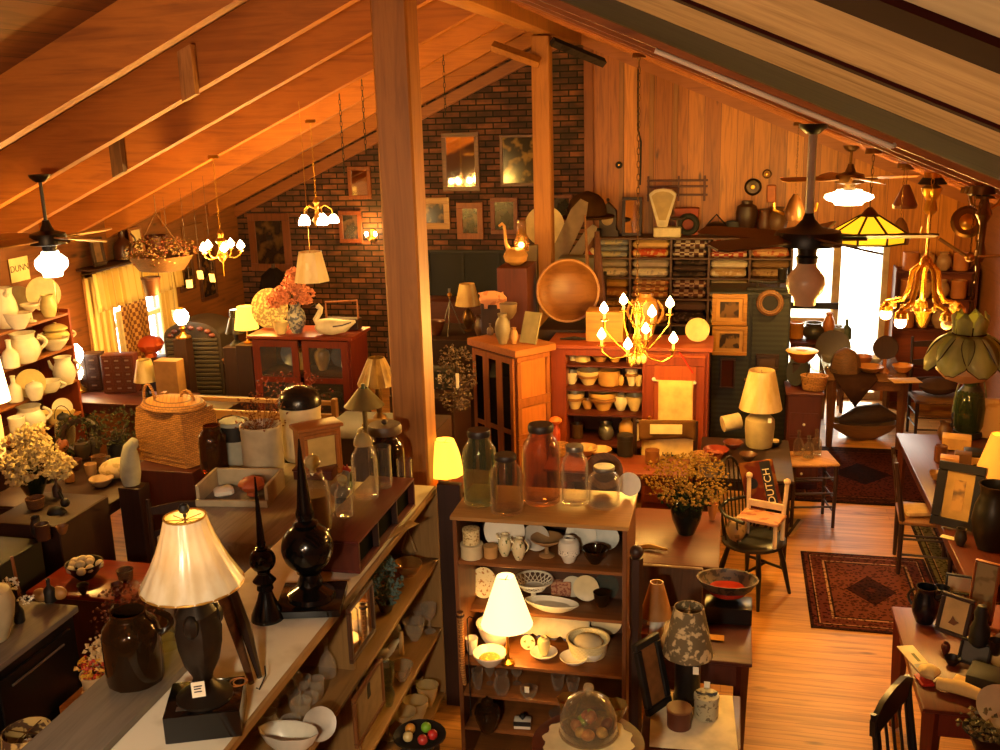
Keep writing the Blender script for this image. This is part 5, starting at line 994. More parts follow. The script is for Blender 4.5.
# egg bowl on the red chest
t = thing('blanket_chest', 'glossy red blanket chest under the egg bowl', 'chest', (at(100, 585, .78).x-.1, at(100, 585, .78).y+.1, 0), .0); MB().bx(-.3, .36, -.22, .25, 0, .74, .01).obj('body', M_red, t); MB().bx(-.32, .38, -.24, .26, .74, .77, .008).obj('lid', wood('8a2c14', '5a1c0c', 'x', .3), t); ZC = .772
P = at(86, 578, ZC); pot('egg_bowl', 'black bowl heaped with pale eggs on the red chest', 'bowl', 0, 0, 0, 36, 15, 'bowl', M_black, P=P)
for i in range(11):
    a = i*2.4; r = .028+.05*math.sqrt(i/11); zz = .09 if i < 4 else .068
    if i < 4: r = .03
    one(MB().ball((0, 0, 0), .026, 12, 8, 1, 1, 1.2), 'pale_egg', paint('d8c49c', .5), 'pale egg heaped in the black bowl on the red chest', 'egg', (P.x+r*1.3*cos(a), P.y+r*1.3*sin(a), ZC+zz+.02), a, 'pale eggs in the black bowl', (1.2, .4*i, a))
t = thing('dried_bouquet', 'reddish brown dried flowers spilling beside the dark jar', 'dried plant', at(128, 640, .95)); t.location = (at(128, 615, .9).x, at(128, 615, .9).y, .3); MB().lathe(prof('crock', .1, .35), 14).obj('pot', M_dk, t); stalks(MB(), 16, (0, 0, .3), (0, 0, .5), .15, .1, .003).obj('stems', M_dk, t); sprigs(MB(), 330, (0, 0, .6), .19, .16, .024).obj('blossoms', spots('7a3c1c', '4a2010', 30), t)
box_thing('bouquet_stool', 'dark low stool holding the reddish dried flowers', 'stool', t.location.x-.15, t.location.x+.15, t.location.y-.15, t.location.y+.15, 0, .298, M_dk)
# pot of yellow flowers on the orange stool
P = at(98, 695, .85); box_thing('orange_stool', 'orange-brown wooden stool under the potted flowers', 'stool', P.x-.13, P.x+.12, P.y-.12, P.y+.12, 0, .848, wood('b8702c', '8a5020', 'z'))
t = thing('flower_pot', 'pale clay pot of small yellow and red flowers', 'potted flowers', P); MB().lathe(prof('pot', .07, .12), 18).obj('pot', paint('c8a878', .7), t); sprigs(MB(), 110, (0, 0, .15), .08, .05, .03).obj('flower_foliage', spots('d8a030', 'b83820', 25, .48, .52), t); sprigs(MB(), 60, (.02, .02, .23), .06, .06, .03).obj('pale_foliage', paint('d8b880', .9), t)
# black cabinet at the bottom left
t = thing('black_cabinet', 'black painted cabinet with a worn grey top at the bottom left', 'cabinet', (-3.26, 3.78, 0)); cb2 = lambda nm, m, *a: MB().bx(*a, .006).obj(nm, m, t)
cb2('body', paint('0e0c0c', .35), -.5, .18, -.5, .1, 0, 1.2); cb2('top_board', M_grey, -.52, .2, -.53, .12, 1.2, 1.235); d = MB().bx(.18, .192, -.45, .05, .82, 1.15, .004).obj('drawer', M_black, t); MB().tube([(.2, -.38, 1.1), (.2, -.02, 1.1)], .006, 6).obj('drawer_rail', M_tin, d); MB().bx(-.45, .15, -.512, -.5, .1, 1.15, .004).obj('door', M_black, t)
ZK = 1.238
pot('round_vase', 'round white vase at the left edge on the black cabinet', 'vase', -4, 640, ZK, 46, 56, 'ginger', paint('c8bc98', .4))
t = thing('white_sprigs', 'little sprigs of white blossom in a dark bottle by the round vase', 'flowers', at(20, 622, ZK)); MB().lathe(prof('bottle', .025, .12), 10).obj('bottle', M_iron, t); sprigs(MB(), 40, (-.02, 0, .19), .04, .03, .018).obj('blossom', M_white, t); sprigs(MB(), 30, (.05, 0, .12), .04, .02, .016).obj('blossom', M_white, t); stalks(MB(), 6, (0, 0, .1), (0, 0, .16), .04, .03, .0015).obj('stems', M_dk, t)
for i, (x, y) in enumerate([(42, 602), (60, 600)]): one(MB().ball((0, 0, .035), .036, 12, 8, 1.2, .8, .95), 'wooden_fruit', paint('b88444', .5), ['tan wooden fruit left of the dark stem on the black cabinet', 'tan wooden fruit right of the dark stem on the black cabinet'][i], 'ornament', at(x, y, ZK)+Vector((0, 0, .003)))
one(MB().lathe(prof('bottle', .03, .12), 10), 'dark_bottle', M_iron, 'small dark bottle between the two wooden fruits', 'bottle', at(51, 602, ZK)+Vector((0, 0, .003)))
one(MB().tube([(0, 0, 0), (-.02, .01, .22)], .008, 6), 'wooden_stick', M_oak, 'thin wooden stick leaning behind the white sprigs', 'stick', at(15, 603, ZK)+Vector((0, .04, .003)))
# shade at the very bottom left
P = at(28, 760, 1.0)
lamp('table_lamp', 'lamp with patterned drum shade cut off by the bottom left corner', 0, 0, 0, 30, 20, 56, 46, 34, 'box', M_black, spots('b89858', '4a3018', 22, .5, .56, .8), fin=False, P=(atY(28, 741, 2.75).x, 2.75, atY(28, 741, 2.75).z-.24))
q = atY(28, 741, 2.75); box_thing('lamp_plinth', 'dark plinth under the patterned drum shade lamp', 'plinth', q.x-.12, q.x+.12, 2.63, 2.87, 0, q.z-.2401, M_dk)
# more dark pieces that fill the corner
box_thing('tall_dresser', 'tall dark wooden dresser left of the red chest', 'dresser', -4.72, -4.28, 4.8, 5.2, 0, .93, M_blk, .01)
t = thing('rabbit_figure', 'dark cast iron rabbit figure standing on the tall dresser', 'figurine', at(58, 520, .932), .4); MB().ball((0, 0, .05), .05, 12, 8, 1.3, .8, 1).ball((.06, 0, .12), .032, 10, 8).tube([(.05, .012, .14), (.03, .016, .21)], [.01, .006], 6).tube([(.05, -.012, .14), (.03, -.016, .21)], [.01, .006], 6).obj('body', M_iron, t); MB().bx(-.08, .08, -.04, .04, 0, .01).obj('base', M_iron, t)
box_('paper_tag', 'small tan card standing on the tall dark dresser', 'card', 62, 516, .932, .06, .01, .045, M_paper, .3)

# crowded small wares in the dark corner
CL = [(36, 508, .985, 18, 10, 'basket', '6a4424', 'basket', 'small dark basket at the front of the tall brown chest'), (58, 497, .985, 9, 18, 'bottle', '3a2418', 'bottle', 'dark bottle at the right of the tall brown chest'), (44, 540, .932, 14, 16, 'crock', '4a2c1c', 'crock', 'dark red-brown crock on the black dresser'), (38, 537, .932, 12, 20, 'pitcher', '2c2420', 'pitcher', 'black pitcher on the black dresser'), (63, 534, .932, 12, 8, 'dish', '7a5430', 'dish', 'tan dish at the right end of the black dresser'),
 (84, 460, .783, 16, 20, 'ginger', '3c2c20', 'jar', 'dark jar at the front of the low dark table'), (100, 468, .783, 14, 12, 'basket', '7a5028', 'basket', 'small round basket on the low dark table'), (76, 470, .783, 14, 10, 'bowl', '5a2c1c', 'bowl', 'dark red bowl on the low dark table'), (110, 472, .783, 9, 16, 'stick', '5a4428', 'candlestick', 'brown candlestick on the low dark table'), (60, 468, .783, 18, 8, 'dish', '8a5c34', 'dish', 'brown shallow dish on the low dark table'), (96, 456, .783, 12, 22, 'vase', '4a3c2c', 'vase', 'dark slim vase at the back of the low dark table'), (120, 447, .783, 14, 16, 'crock', '5a3a24', 'crock', 'brown crock at the back of the low dark table'),
 (126, 580, .772, 16, 10, 'basket', '6a3c20', 'basket', 'dark basket at the right end of the red blanket chest'), (118, 596, .772, 12, 12, 'cup', '5a2418', 'cup', 'dark red cup on the red blanket chest'), (84, 594, .772, 12, 9, 'bowl', '3a2418', 'bowl', 'little dark bowl before the egg bowl')]
for px, py, z, w_, h_, pk, c, nm, lab in CL: pot('dark_'+nm, lab, nm, px, py, z, w_, h_, pk, paint(c, .5) if pk != 'basket' else M_wickd, 'small dark wares in the left corner')
# dim frames and boards on the left wall toward the brick
for i, (y0, z0_, w_, h_, lab) in enumerate([(11.05, 1.5, .34, .5, 'dim wooden frame on the left wall past the curtains, nearer one'), (11.55, 1.3, .4, .62, 'dim wooden frame on the left wall next to the brick corner'), (11.3, 2.08, .5, .2, 'narrow tan board sign high on the left wall')]):
    if i < 2: t = thing('framed_picture', lab, 'picture', (XL+.004, y0, z0_), PI/2); MB().frame(w_, h_, .05, .03).obj('frame', wood('5a3018', '3a1c0e', 'z'), t); MB().bx(-w_/2+.05, w_/2-.05, -.02, -.01, .05, h_-.05).obj('picture_sheet', spots('241a12', '6a4a28', 8, .5, .62, .2), t); MB().bx(-w_/2+.01, w_/2-.01, -.009, -.001, .01, h_-.01).obj('back_board', M_dk, t)
    else: one(MB().bx(-w_/2, w_/2, -.02, 0, 0, h_, .004), 'board_sign', wood('8a5a30', '6a401e', 'x'), lab, 'board', (XL+.004, y0, z0_), PI/2)
t = thing('dark_coat', 'dark tall clothes stand at the brick corner behind the lamps', 'clothes stand', (-5.6, 11.6, 0)); MB().lathe([(.2, 0), (.18, .04), (.03, .08), (.025, 1.75)], 14).obj('pole', M_dk, t); MB().lathe([(.26, .55), (.3, .6), (.24, 1.2), (.16, 1.6), (.05, 1.7)], 18, flute=.09, nf=6).obj('coat', paint('1c1410', .9), t)
# ================================================================== MIDDLE: BRICK WALL, CUPBOARDS, QUILT CUBBIES
mirr = MC['mirror']
def wallpic(px, py, w, h, lab, fm, art, b=.14, nm='framed_picture', cat='picture', mat_=None, Y=YB-.004):
    return picture(nm, lab, px, py, Y, w, h, fm, art, b, 'pictures on the brick wall', 0, 0, cat, mat_)
gold = wood('b07a30', '7c501c', 'x', .35); walnut = wood('6a3418', '44200e', 'x', .4)
dkart = spots('2c2016', '8a6a34', 7, .52, .62, .12)
wallpic(462, 191, 38, 57, 'tall dark-framed mirror high on the brick wall reflecting lights', walnut, mirr, .12, 'framed_mirror', 'mirror')
wallpic(519, 186, 37, 50, 'framed dark landscape high on the brick partly behind the far post', walnut, dkart, .08)
wallpic(435, 229, 33, 31, 'small gold-framed picture below the tall brick-wall mirror', gold, dkart, .2)
wallpic(471, 239, 27, 36, 'upright wood-framed picture right of the small gold frame', wood('9a5424', '743a16', 'z'), spots('241a14', '5a4028', 9, .5, .6, .2), .22)
wallpic(505, 234, 28, 36, 'dark picture in a red-brown frame left of the far post', wood('84401c', '5e2a10', 'z'), spots('1a1410', '3a2a1c', 8, .5, .6, .2), .16)
wallpic(562, 222, 22, 27, 'small framed picture showing right of the far post', wood('84401c', '5e2a10', 'z'), spots('1a1410', '3a2a1c', 8, .5, .6, .2), .16)
wallpic(361, 199, 24, 32, 'small mirror with a wooden frame just left of the near post', wood('8a4a20', '5e2e12', 'z'), mirr, .16, 'framed_mirror', 'mirror')
wallpic(352, 243, 24, 32, 'dim framed picture beside the twin candle sconce', wood('7a3c1a', '54260e', 'z'), spots('1a1410', '4a3020', 8, .5, .6, .2), .18)
wallpic(273, 271, 44, 57, 'large wood-framed mirror with painted dark reflection at the left of the brick wall', wood('7a4220', '4e2810', 'z'), spots('2a1c12', '5a4024', 6, .5, .62, .12), .17)  # a mirror; its dark reflection is put into the sheet's colour
# sconce with two candle bulbs
P = atY(373, 240, YB-.03); t = thing('wall_sconce', 'brass wall sconce with two lit candle bulbs left of the near post', 'sconce', P); MB().lathe([(.04, 0), (.05, .02), (.02, .06)], 10).box((0, .01, .06), (.05, .02, .16), .006).obj('back_plate', M_brass, t)
for s in (-1, 1): MB().tube([(0, -.01, .03), (s*.03, -.06, 0), (s*.06, -.07, .05)], .007, 6).obj('arm', M_brass, t); MB().ball((s*.06, -.07, .085), .024, 8, 6, 1, 1, 1.4).obj('bulb', M_bulb, t)
lamp_light((P.x, P.y-.2, P.z+.12), 8)
# fireplace insert
xa, xb = atY(428, 280, YB-.05).x, atY(536, 280, YB-.05).x
t = thing('fireplace_screen', 'wide black metal fireplace screen set low on the brick wall', 'fireplace screen', ((xa+xb)/2, YB-.03, 0)); w_ = (xb-xa)/2; zf = atY(470, 250, YB-.05).z
MB().bx(-w_, w_, -.01, .0, .1, zf).obj('panel', paint('14100e', .7), t)
m = MB(); m.bx(-w_, w_, -.03, -.01, zf-.04, zf, .004).bx(-w_, w_, -.03, -.01, .06, .1, .004).obj('rail', M_iron, t)
for x in (-w_+.02, -w_/3, w_/3, w_-.02): MB().bx(x-.015, x+.015, -.03, -.01, .1, zf-.04, .003).obj('bar', M_iron, t)
box_thing('hearth_bench', 'long dark red hearth bench in front of the fireplace screen', 'bench', xa-.1, xb-.2, YB-.75, YB-.35, 0, atY(470, 302, YB-.75).z, M_redx)
# tripod stand and lamp before the hearth
P = atY(468, 312, 9.6); zb_ = P.z
box_thing('dark_counter', 'dark long counter with clutter behind the corner cupboard', 'counter', -3.3, -2.4, 9.2, 10.0, 0, zb_-.2, wood('2c140c', '1c0c08', 'x', .5))
lamp('table_lamp', 'unlit cream-shaded lamp in front of the fireplace screen', 0, 0, 0, 26, 12, 25, 15, 21, 'urn', M_dbrass, cloth_shade('d8b878', 'c8a060'), fin=False, P=(P.x, 9.6, zb_-.199))
t = thing('tripod_easel', 'thin metal tripod left of the cream lamp by the hearth', 'tripod', (atY(452, 320, 9.5).x, 9.45, zb_-.198)); m = MB()
for i in range(3): a = 2.09*i+.5; m.tube([(.14*cos(a), .1*sin(a), 0), (0, 0, .34), (-.01*cos(a), 0, .46)], .006, 5)
m.obj('legs_frame', M_tin, t); MB().lathe(prof('knob', .025, .06), 10, (0, 0, .36)).obj('head', M_brass, t)
P0 = zb_-.197
for i, (x, w, h, pk, c, nm, lab, cat) in enumerate([(436, 18, 14, 'bowl', '5a2e1a', 'bowl', 'dark brown bowl at the left end of the dark counter', 'bowl'), (481, 14, 20, 'pitcher', '4a3020', 'pitcher', 'dark pitcher right of the cream hearth lamp', 'pitcher')]):
    q = atY(x, 322, 9.4); pot(nm, lab, cat, 0, 0, 0, w, h, pk, paint(c, .4), None, P=(q.x, 9.4, P0))
# corner cupboard: glazed side to the left, panelled end to the right
A = at(516, 350, 1.6); Bp = at(551, 343, 1.6); Cp = at(466, 333, 1.6)
rz = math.atan2(Bp.y-A.y, Bp.x-A.x); We = (Bp-A).length; Lf = (Cp-A).length*.75
t = thing('corner_cupboard', 'reddish wooden cupboard with a panelled end and glazed doors facing left', 'cupboard', (A.x, A.y, 0), rz)
def cc(nm, m, *a, par=t): return MB().bx(*a, .005).obj(nm, m, par)
mo = wood('94521f', '6c3814', 'z', .45, .8)
cc('body', wood('5a2814', '3c180c', 'z'), .0, We, .03, Lf, .06, 1.54)
cc('cornice', wood('a05c26', '744018', 'x'), -.03, We+.03, -.03, Lf+.03, 1.54, 1.6); cc('plinth', mo, -.02, We+.02, -.02, Lf+.02, 0, .08)
for z0_, z1_ in ((.12, .78), (.84, 1.1), (1.15, 1.5)): 
    p_ = cc('end_panel', wood('b0662a', '8a4a1c', 'z', .4, 1.3), .055, We-.055, .012, .034, z0_, z1_)
    MB().frame(We-.02, z1_-z0_+.06, .045, .03).obj('panel_rail', mo, p_, (We/2, .03, z0_-.03))
for k in range(3):
    y0_, y1_ = .03+(Lf-.06)*k/3, .03+(Lf-.06)*(k+1)/3
    d = MB().bx(-.02, 0, y0_, y0_+.04, .1, 1.52).bx(-.02, 0, y1_-.04, y1_, .1, 1.52).bx(-.02, 0, y0_+.04, y1_-.04, .1, .15).bx(-.02, 0, y0_+.04, y1_-.04, .85, .89).bx(-.02, 0, y0_+.04, y1_-.04, 1.47, 1.52).obj('door', mo, t)
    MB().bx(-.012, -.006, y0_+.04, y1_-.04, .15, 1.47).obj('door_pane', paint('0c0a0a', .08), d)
zq = 1.604
def oncup(px, py): return at(px, py, zq)
pot('lidded_vase', 'grey fluted pottery vase at the front of the corner cupboard', 'vase', 503, 344, zq, 16, 30, 'vase', paint('7a6a54', .5))
pot('footed_cup', 'tan footed pottery cup behind the fluted vase', 'cup', 509, 332, zq, 18, 28, 'goblet', paint('8a7050', .5))
pot('gourd', 'small tan gourd beside the upright booklet', 'gourd', 514, 344, zq, 9, 16, 'vase', paint('a87848', .5))
one(MB().tr(rx=-.35).bx(-.085, .085, -.004, .012, 0, .27, .002).bx(-.06, .06, -.006, -.004, .06, .22), 'leaning_card', paint('8a7c58', .6), 'tall printed card leaning on the corner cupboard', 'card', oncup(527, 344)+Vector((0, .02, .002)), -.45)
one(MB().lathe(prof('bottle', .03, .1), 10), 'small_bottle', paint('5a4030', .4), 'small brown bottle at the back of the corner cupboard', 'bottle', oncup(489, 336)+Vector((0, .05, .002)))
# pig cutting board on a stand behind
P = atY(493, 303, 8.9)
box_thing('red_cabinet', 'dark red cabinet behind the corner cupboard carrying the long-necked gourd', 'cabinet', atY(497, 280, 8.95).x, atY(527, 280, 8.95).x, 8.95, 9.4, 0, atY(510, 268, 8.95).z, M_red)
def pigmb(s, th=.02):
    o = [(-.5, .0), (-.55, .18), (-.5, .34), (-.58, .42), (-.45, .44), (-.25, .5), (.1, .5), (.32, .42), (.42, .46), (.43, .36), (.56, .22), (.56, .1), (.4, .02), (.3, -.02), (.28, -.22), (.18, -.22), (.16, -.06), (-.2, -.06), (-.22, -.22), (-.34, -.22), (-.36, -.02)]
    return MB().slab([(x*s, z*s) for x, z in o], -th, 0)
one(pigmb(.23), 'pig_board', spots('d89460', 'b87040', 14), 'pinkish wooden pig-shaped board facing right by the far post', 'cutting board', P, .1)
box_thing('pig_ledge', 'dark ledge box behind the pinkish pig board', 'box', P.x-.12, P.x+.12, P.y+.01, P.y+.05, 0, P.z+.02, M_dk)
q = atY(510, 266, 9.1)
t = thing('long_neck_gourd', 'tan dried gourd with a long upright curved neck', 'gourd', (atY(516, 270, 9.1).x, 9.1, atY(510, 268, 8.95).z+.003)); MB().lathe([(.04, 0), (.1, .04), (.115, .09), (.09, .14), (.05, .16), (0, .165)], 18).obj('body', paint('a87840', .45), t); MB().tube([(-.05, 0, .12), (-.09, 0, .2), (-.1, 0, .36), (-.12, 0, .385), (-.15, 0, .36)], [.03, .016, .014, .014, .012], 8).obj('neck', paint('a87840', .45), t)
t = thing('lit_glass_shade', 'small lit glass lamp glowing beside the long-necked gourd', 'lamp', (atY(522, 262, 9.25).x, 9.25, atY(510, 268, 8.95).z+.003)); MB().lathe([(.05, 0), (.02, .03), (.02, .12)], 12).obj('base', M_dbrass, t)
MB().lathe([(.07, .12), (.075, .2), (.05, .26), (.045, .4), (.04, .4), (.045, .26)], 14).obj('chimney', glass('b88a50', .7), t); MB().ball((.0, -.02, .17), .03, 8, 6).obj('bulb', M_bulb, t)
lamp_light((t.location.x, 9.1, t.location.z+.2), 1)
# clutter hung round the foot of the far post: boards, bowl, brooms
P = atY(568, 322, 9.2)
t = thing('wooden_bowl', 'huge round wooden dough bowl standing on edge before the far post', 'bowl', P, 0, None, (PI/2-.2, 0, .12)); R = 31*mpp(P); MB().lathe([(.05, 0), (R*.6, .02), (R*.95, .1), (R, .16), (R*.95, .16), (R*.85, .1), (R*.5, .045), (0, .04)], 36, (0, R, -.12)).obj('body', wood('9a6430', '6c4018', 'x', .45, .5), t); MB().ring(R*.98, .014, (0, R, .04), 36).obj('rim', wood('b07a3c', '8a5826', 'x'), t)
for i, (x0_, y0_, x1_, y1_, r, c, lab, nm) in enumerate([(600, 318, 597, 232, .05, '5a2e18', 'tall bundled brown broom leaning right of the dough bowl', 'broom'), (590, 316, 585, 215, .02, '8a5a30', 'thin wooden broom handle beside the bundled broom', 'broom_pole')]):
    a, b2 = atY(x0_, y0_, 9.6), atY(x1_, y1_, 9.9); d = b2-a
    one(MB().tube([(0, 0, 0), tuple(d*.45), tuple(d)], [r*1.5, r, r*.5], 8), nm, wood(c, '3a1c0e', 'z', .8), lab, 'broom', a)
P = atY(568, 322, 9.2)
box_thing('tall_cupboard', 'dark tall cupboard behind the red cupboard carrying the dough bowl', 'cupboard', atY(540, 330, 9.2).x, atY(603, 330, 9.2).x+.1, 9.08, 9.85, 0, P.z-.05, M_dk)
box_thing('back_cupboard', 'dark cupboard by the brick wall under the slanted boards', 'cupboard', atY(540, 330, 10.9).x, atY(590, 330, 10.9).x+.1, 10.7, 11.6, 0, atY(556, 276, 10.8).z-.07, M_dk)
pts = [(548, 278, 586, 205, .09, '8a7458', 'long grey ironing board slanting behind the far post'), (560, 278, 596, 226, .06, 'a08c6c', 'pale narrow board slanting behind the dough bowl')]
for x0_, y0_, x1_, y1_, w2, c, lab in pts:
    a, b2 = atY(x0_, y0_, 10.8+(.18 if w2 < .08 else 0)), atY(x1_, y1_, 11.2); d = b2-a; L = d.length; th = math.atan2(d.z, d.x)
    one(MB().slab([(0, -w2), (L*.85, -w2), (L, -w2*.5), (L, w2*.5), (L*.85, w2), (0, w2)], -.012, .012), 'slanted_board', paint(c, .8), lab, 'board', a, 0, None, (0, -th, 0))
a = Vector((atY(565, 265, 10.8).x, 10.95, atY(556, 276, 10.8).z-.03))
t = thing('red_banner', 'rolled red and white striped banner slanting behind the far post', 'banner', a, 0, None, (0, -.75, 0)); MB().tube([(0, 0, 0), (.42, 0, 0)], .05, 10).obj('roll', stripes('a83020', 'd8c8a0', 'x', .11), t); MB().tube([(-.06, 0, 0), (.5, 0, 0)], .012, 6).obj('pole', M_oakx, t)
P = atY(545, 228, 11.0); plate_up('hanging_drum', 'pale round drumhead half hidden behind the far post', 'drum', 0, 0, 0, 40, paint('c8b080', .6), None, .05, P=P+Vector((0, 0, -.2)))
pot('felt_hat', 'dark brown felt hat shape on the clutter right of the far post', 'hat', 0, 0, 0, 40, 26, 'dome', paint('4a3018', .9), None, P=atY(587, 218, 11.3), parts=(('top', 'brim', 'disc', paint('4a3018', .9), 0, 1.35, .1),))
t = thing('green_carton', 'grey-green upright carton behind the dough bowl', 'carton', (atY(565, 290, 10.0).x+.03, 10.0, 0), 0); MB().bx(-.1, .26, 0, .25, 0, atY(560, 258, 10.0).z, .006).obj('body', paint('6a6450', .7), t); MB().slab([(-.05, .9), (.05, .9), (.07, 1.1), (0, 1.2), (-.07, 1.1)], -.004, 0).obj('printed_mark', paint('3a4a40', .7), t)
box_thing('grey_board', 'tall grey panel leaning just left of the far post base', 'panel', atY(526, 290, 9.9).x, atY(538, 290, 9.9).x, 9.9, 9.96, 0, atY(530, 245, 9.9).z, paint('6a5844', .7))
# ---- red cupboard with yellow ware
y8 = 8.5; x0, x1 = atY(550, 345, y8).x, atY(709, 355, y8).x; xs0, xs1 = atY(566, 380, y8).x, atY(642, 380, y8).x; zt8 = 1.53
cx8 = (x0+x1)/2
t = thing('red_cupboard', 'big red-brown step-back cupboard, open shelves at left and solid door at right', 'cupboard', (cx8, y8, 0))
mr = wood('843410', '60220a', 'z', .4, .7)
def rc(nm, m, xa_, xb_, *a): return MB().bx(xa_-cx8, xb_-cx8, *a, .005).obj(nm, m, t)
rc('top_board', wood('94401a', '6c2a10', 'x'), x0-.03, x1+.03, -.03, .48, zt8-.035, zt8); rc('side_board', mr, x0, xs0, 0, .46, 0, zt8-.035); rc('back_board', M_red, xs0, xs1, .44, .46, 0, zt8-.035); rc('door_case', mr, xs1, x1, .02, .46, 0, zt8-.035)
d = rc('door', wood('a04a1c', '7c3212', 'z', .4, .7), xs1+.03, x1-.03, 0, .02, .1, zt8-.07)
MB().frame(x1-xs1-.06, zt8-.2, .075, .012).obj('door_rail', mr, d, ((xs1+x1)/2-cx8, 0, .11)); MB().ball((xs1+.07-cx8, -.02, .9), .016, 8, 6).obj('door_knob', M_brass, d)
rc('cornice', mr, xs0, xs1, 0, .03, zt8-.1, zt8-.035)
RZ = [atY(604, y, y8).z for y in (366, 390, 415, 445, 470)]
for z in RZ: rc('shelf', M_redx, xs0, xs1, .01, .44, z-.022, z)
yw = [M_cream, M_yellow, paint('c08a48', .3), paint('d8b878', .3)]
YW = [(573, 0, 'crock', 8, 18), (582, 0, 'tin', 16, 15), (600, 0, 'bowlrim', 22, 12), (615, 0, 'bowl', 18, 10), (633, 0, 'crock', 12, 15),
      (571, 1, 'bowl', 16, 12), (588, 1, 'bowlrim', 24, 14), (609, 1, 'crock', 22, 15), (621, 1, 'vase', 7, 10), (632, 1, 'bowlrim', 13, 18), (639, 1, 'cup', 8, 10),
      (574, 2, 'bowlrim', 20, 16), (587, 2, 'cup', 12, 9), (603, 2, 'bowlrim', 29, 18), (621, 2, 'ginger', 15, 16), (635, 2, 'bowl', 18, 15),
      (576, 3, 'crock', 12, 14), (606, 3, 'pitcher', 16, 16), (627, 3, 'vase', 16, 22), (638, 3, 'ginger', 10, 20), (600, 4, 'dish', 34, 8)]
nmY = {'crock': 'yellow_crock', 'tin': 'cheese_box', 'bowlrim': 'banded_bowl', 'bowl': 'mixing_bowl', 'vase': 'small_vase', 'cup': 'custard_cup', 'ginger': 'ginger_jar', 'pitcher': 'tin_pitcher', 'dish': 'serving_dish'}
ordn = ['top', 'second', 'third', 'fourth', 'lowest']; cnt = {}
for i, (px, k, pk, w, h) in enumerate(YW):
    q = atY(px, 300, y8+.17); cnt[k] = cnt.get(k, 0)+1; pos = ['leftmost', 'second from left', 'third from left', 'fourth from left', 'fifth from left', 'sixth from left'][cnt[k]-1]
    m = M_tin if (k == 3 and pk == 'pitcher') else paint('4a3018', .4) if (k == 3 and i == 16) else yw[(i*7+k) % 4]
    pot(nmY[pk], '%s %s, %s on the %s shelf of the red cupboard' % ('tin' if (k == 3 and pk == 'pitcher') else 'dark brown' if (k == 3 and i == 16) else 'yellowware', nmY[pk].split('_', 1)[-1].replace('_', ' '), pos, ordn[k]), nmY[pk].split('_')[-1], 0, 0, 0, w, h, pk, m, 'yellowware in the red cupboard', (('band', 'band', paint('8a5a28', .4), .55, .7, 1.0),) if pk == 'bowlrim' else (), n=16, P=(q.x, y8+.17, RZ[k]))
# on top of the cupboard
pot('tall_crock', 'tan two-handled stoneware jar on the red cupboard behind the chandelier', 'jar', 645, 342, zt8, 26, 46, 'ginger', paint('a87438', .4), None, (hd(0, paint('a87438', .4)), hd(PI, paint('a87438', .4))), P=(atY(645, 330, 8.75).x, 8.75, zt8))
box_thing('tan_box', 'tan wooden box on the cupboard left of the stoneware jar', 'box', atY(587, 320, 8.7).x, atY(624, 320, 8.7).x, 8.62, 8.85, zt8+.002, zt8+.27, wood('c08438', '94602a', 'x'))
plate_up('pig_plate', 'round pale pig-marked plaque leaning above the red cupboard door', 'plaque', 697, 352, zt8, 24, paint('d8b070', .5), None, .15, P=(atY(697, 350, 8.7).x, 8.7, zt8+.002))
one(MB().tube([(0, 0, .012), (.12, 0, .02), (.3, 0, .014)], [.006, .018, .004], 6), 'iron_tongs', M_iron, 'dark iron tool lying on the cupboard top left of the tan box', 'tool', (atY(560, 330, 8.65).x, 8.65, zt8+.003))
t = thing('red_ribbon', 'red ribbon slanting down across the cupboard door', 'ribbon', atY(678, 350, y8-.02)); MB().tube([(0, 0, 0), (.13, 0, -.2)], .006, 4).obj('strip', paint('c82818', .6), t)
t = thing('towel_rod', 'pale towel rod fixed across the red cupboard door', 'towel rod', atY(674, 381, y8-.05)); ww = 20*mpp(t.location); MB().tube([(-ww, 0, 0), (ww, 0, -.02)], .008, 6).obj('rod', M_cream, t)
for s in (-1, 1): MB().ball((s*ww, 0, -.01*s), .018, 10, 8).obj('knob', M_white, t); MB().tube([(s*ww, 0, -.01*s), (s*ww, .045, -.01*s)], .008, 6).obj('post', M_cream, t)
def drape(name, lab, loc, w, h, m, rz=0, amp=.012, nf=3, cat='towel', tilt=0, sol=.006):
    n = 16; vs = []
    for j in range(7):
        for i in range(n): u = i/(n-1); v = j/6; vs.append((-w/2+w*u, -amp*abs(sin(PI*nf*u+v))*(.3+v)-.01, -h*v-.008*sin(7*u)*v))
    o = one(MB().add(vs, [(j*n+i, j*n+i+1, j*n+n+i+1, j*n+n+i) for j in range(6) for i in range(n-1)]), name, m, lab, cat, loc, rz, None, (tilt, 0, rz)); md = o.modifiers.new('thick', 'SOLIDIFY'); md.thickness = sol; return o
o = drape('cream_towel', 'long cream towel hanging from the rod on the red cupboard', atY(676, 380, y8-.06), 34*mpp((0, 8.5, 1)), .42, paint('dcb470', .9))
# quilts over a rack in front of it
t = thing('sack_rack', 'small dark wooden rack below the cream towel', 'rack', (atY(665, 440, 8.1).x, 8.1, 0)); w_ = .25
for s in (-1, 1): MB().tube([(s*w_, 0, 0), (s*w_, 0, 1.0)], .018, 8).obj('upright', M_dk, t)
MB().tube([(-w_, 0, .98), (w_, 0, .98)], .014, 8).obj('rail', M_dk, t)
o = drape('grain_sack', 'cream grain sack with brown band and dark lettering below the towel', (t.location.x+.02, 8.06, 1.02), .42, .48, paint('d8b878', .9), .12, .02, 2, 'sack')
m = MB(); 
drape('brown_wrap', 'brown-bordered cloth with a cream panel folded over the sack', (t.location.x+.02, 8.02, 1.03), .46, .16, paint('5a3a1c', .9), .12, .02, 2, 'cloth'); q = bpy.data.objects['brown_wrap']; MB().bx(-.14, .12, -.045, -.04, -.11, -.03).obj('cream_panel', paint('dcc088', .9), q); 
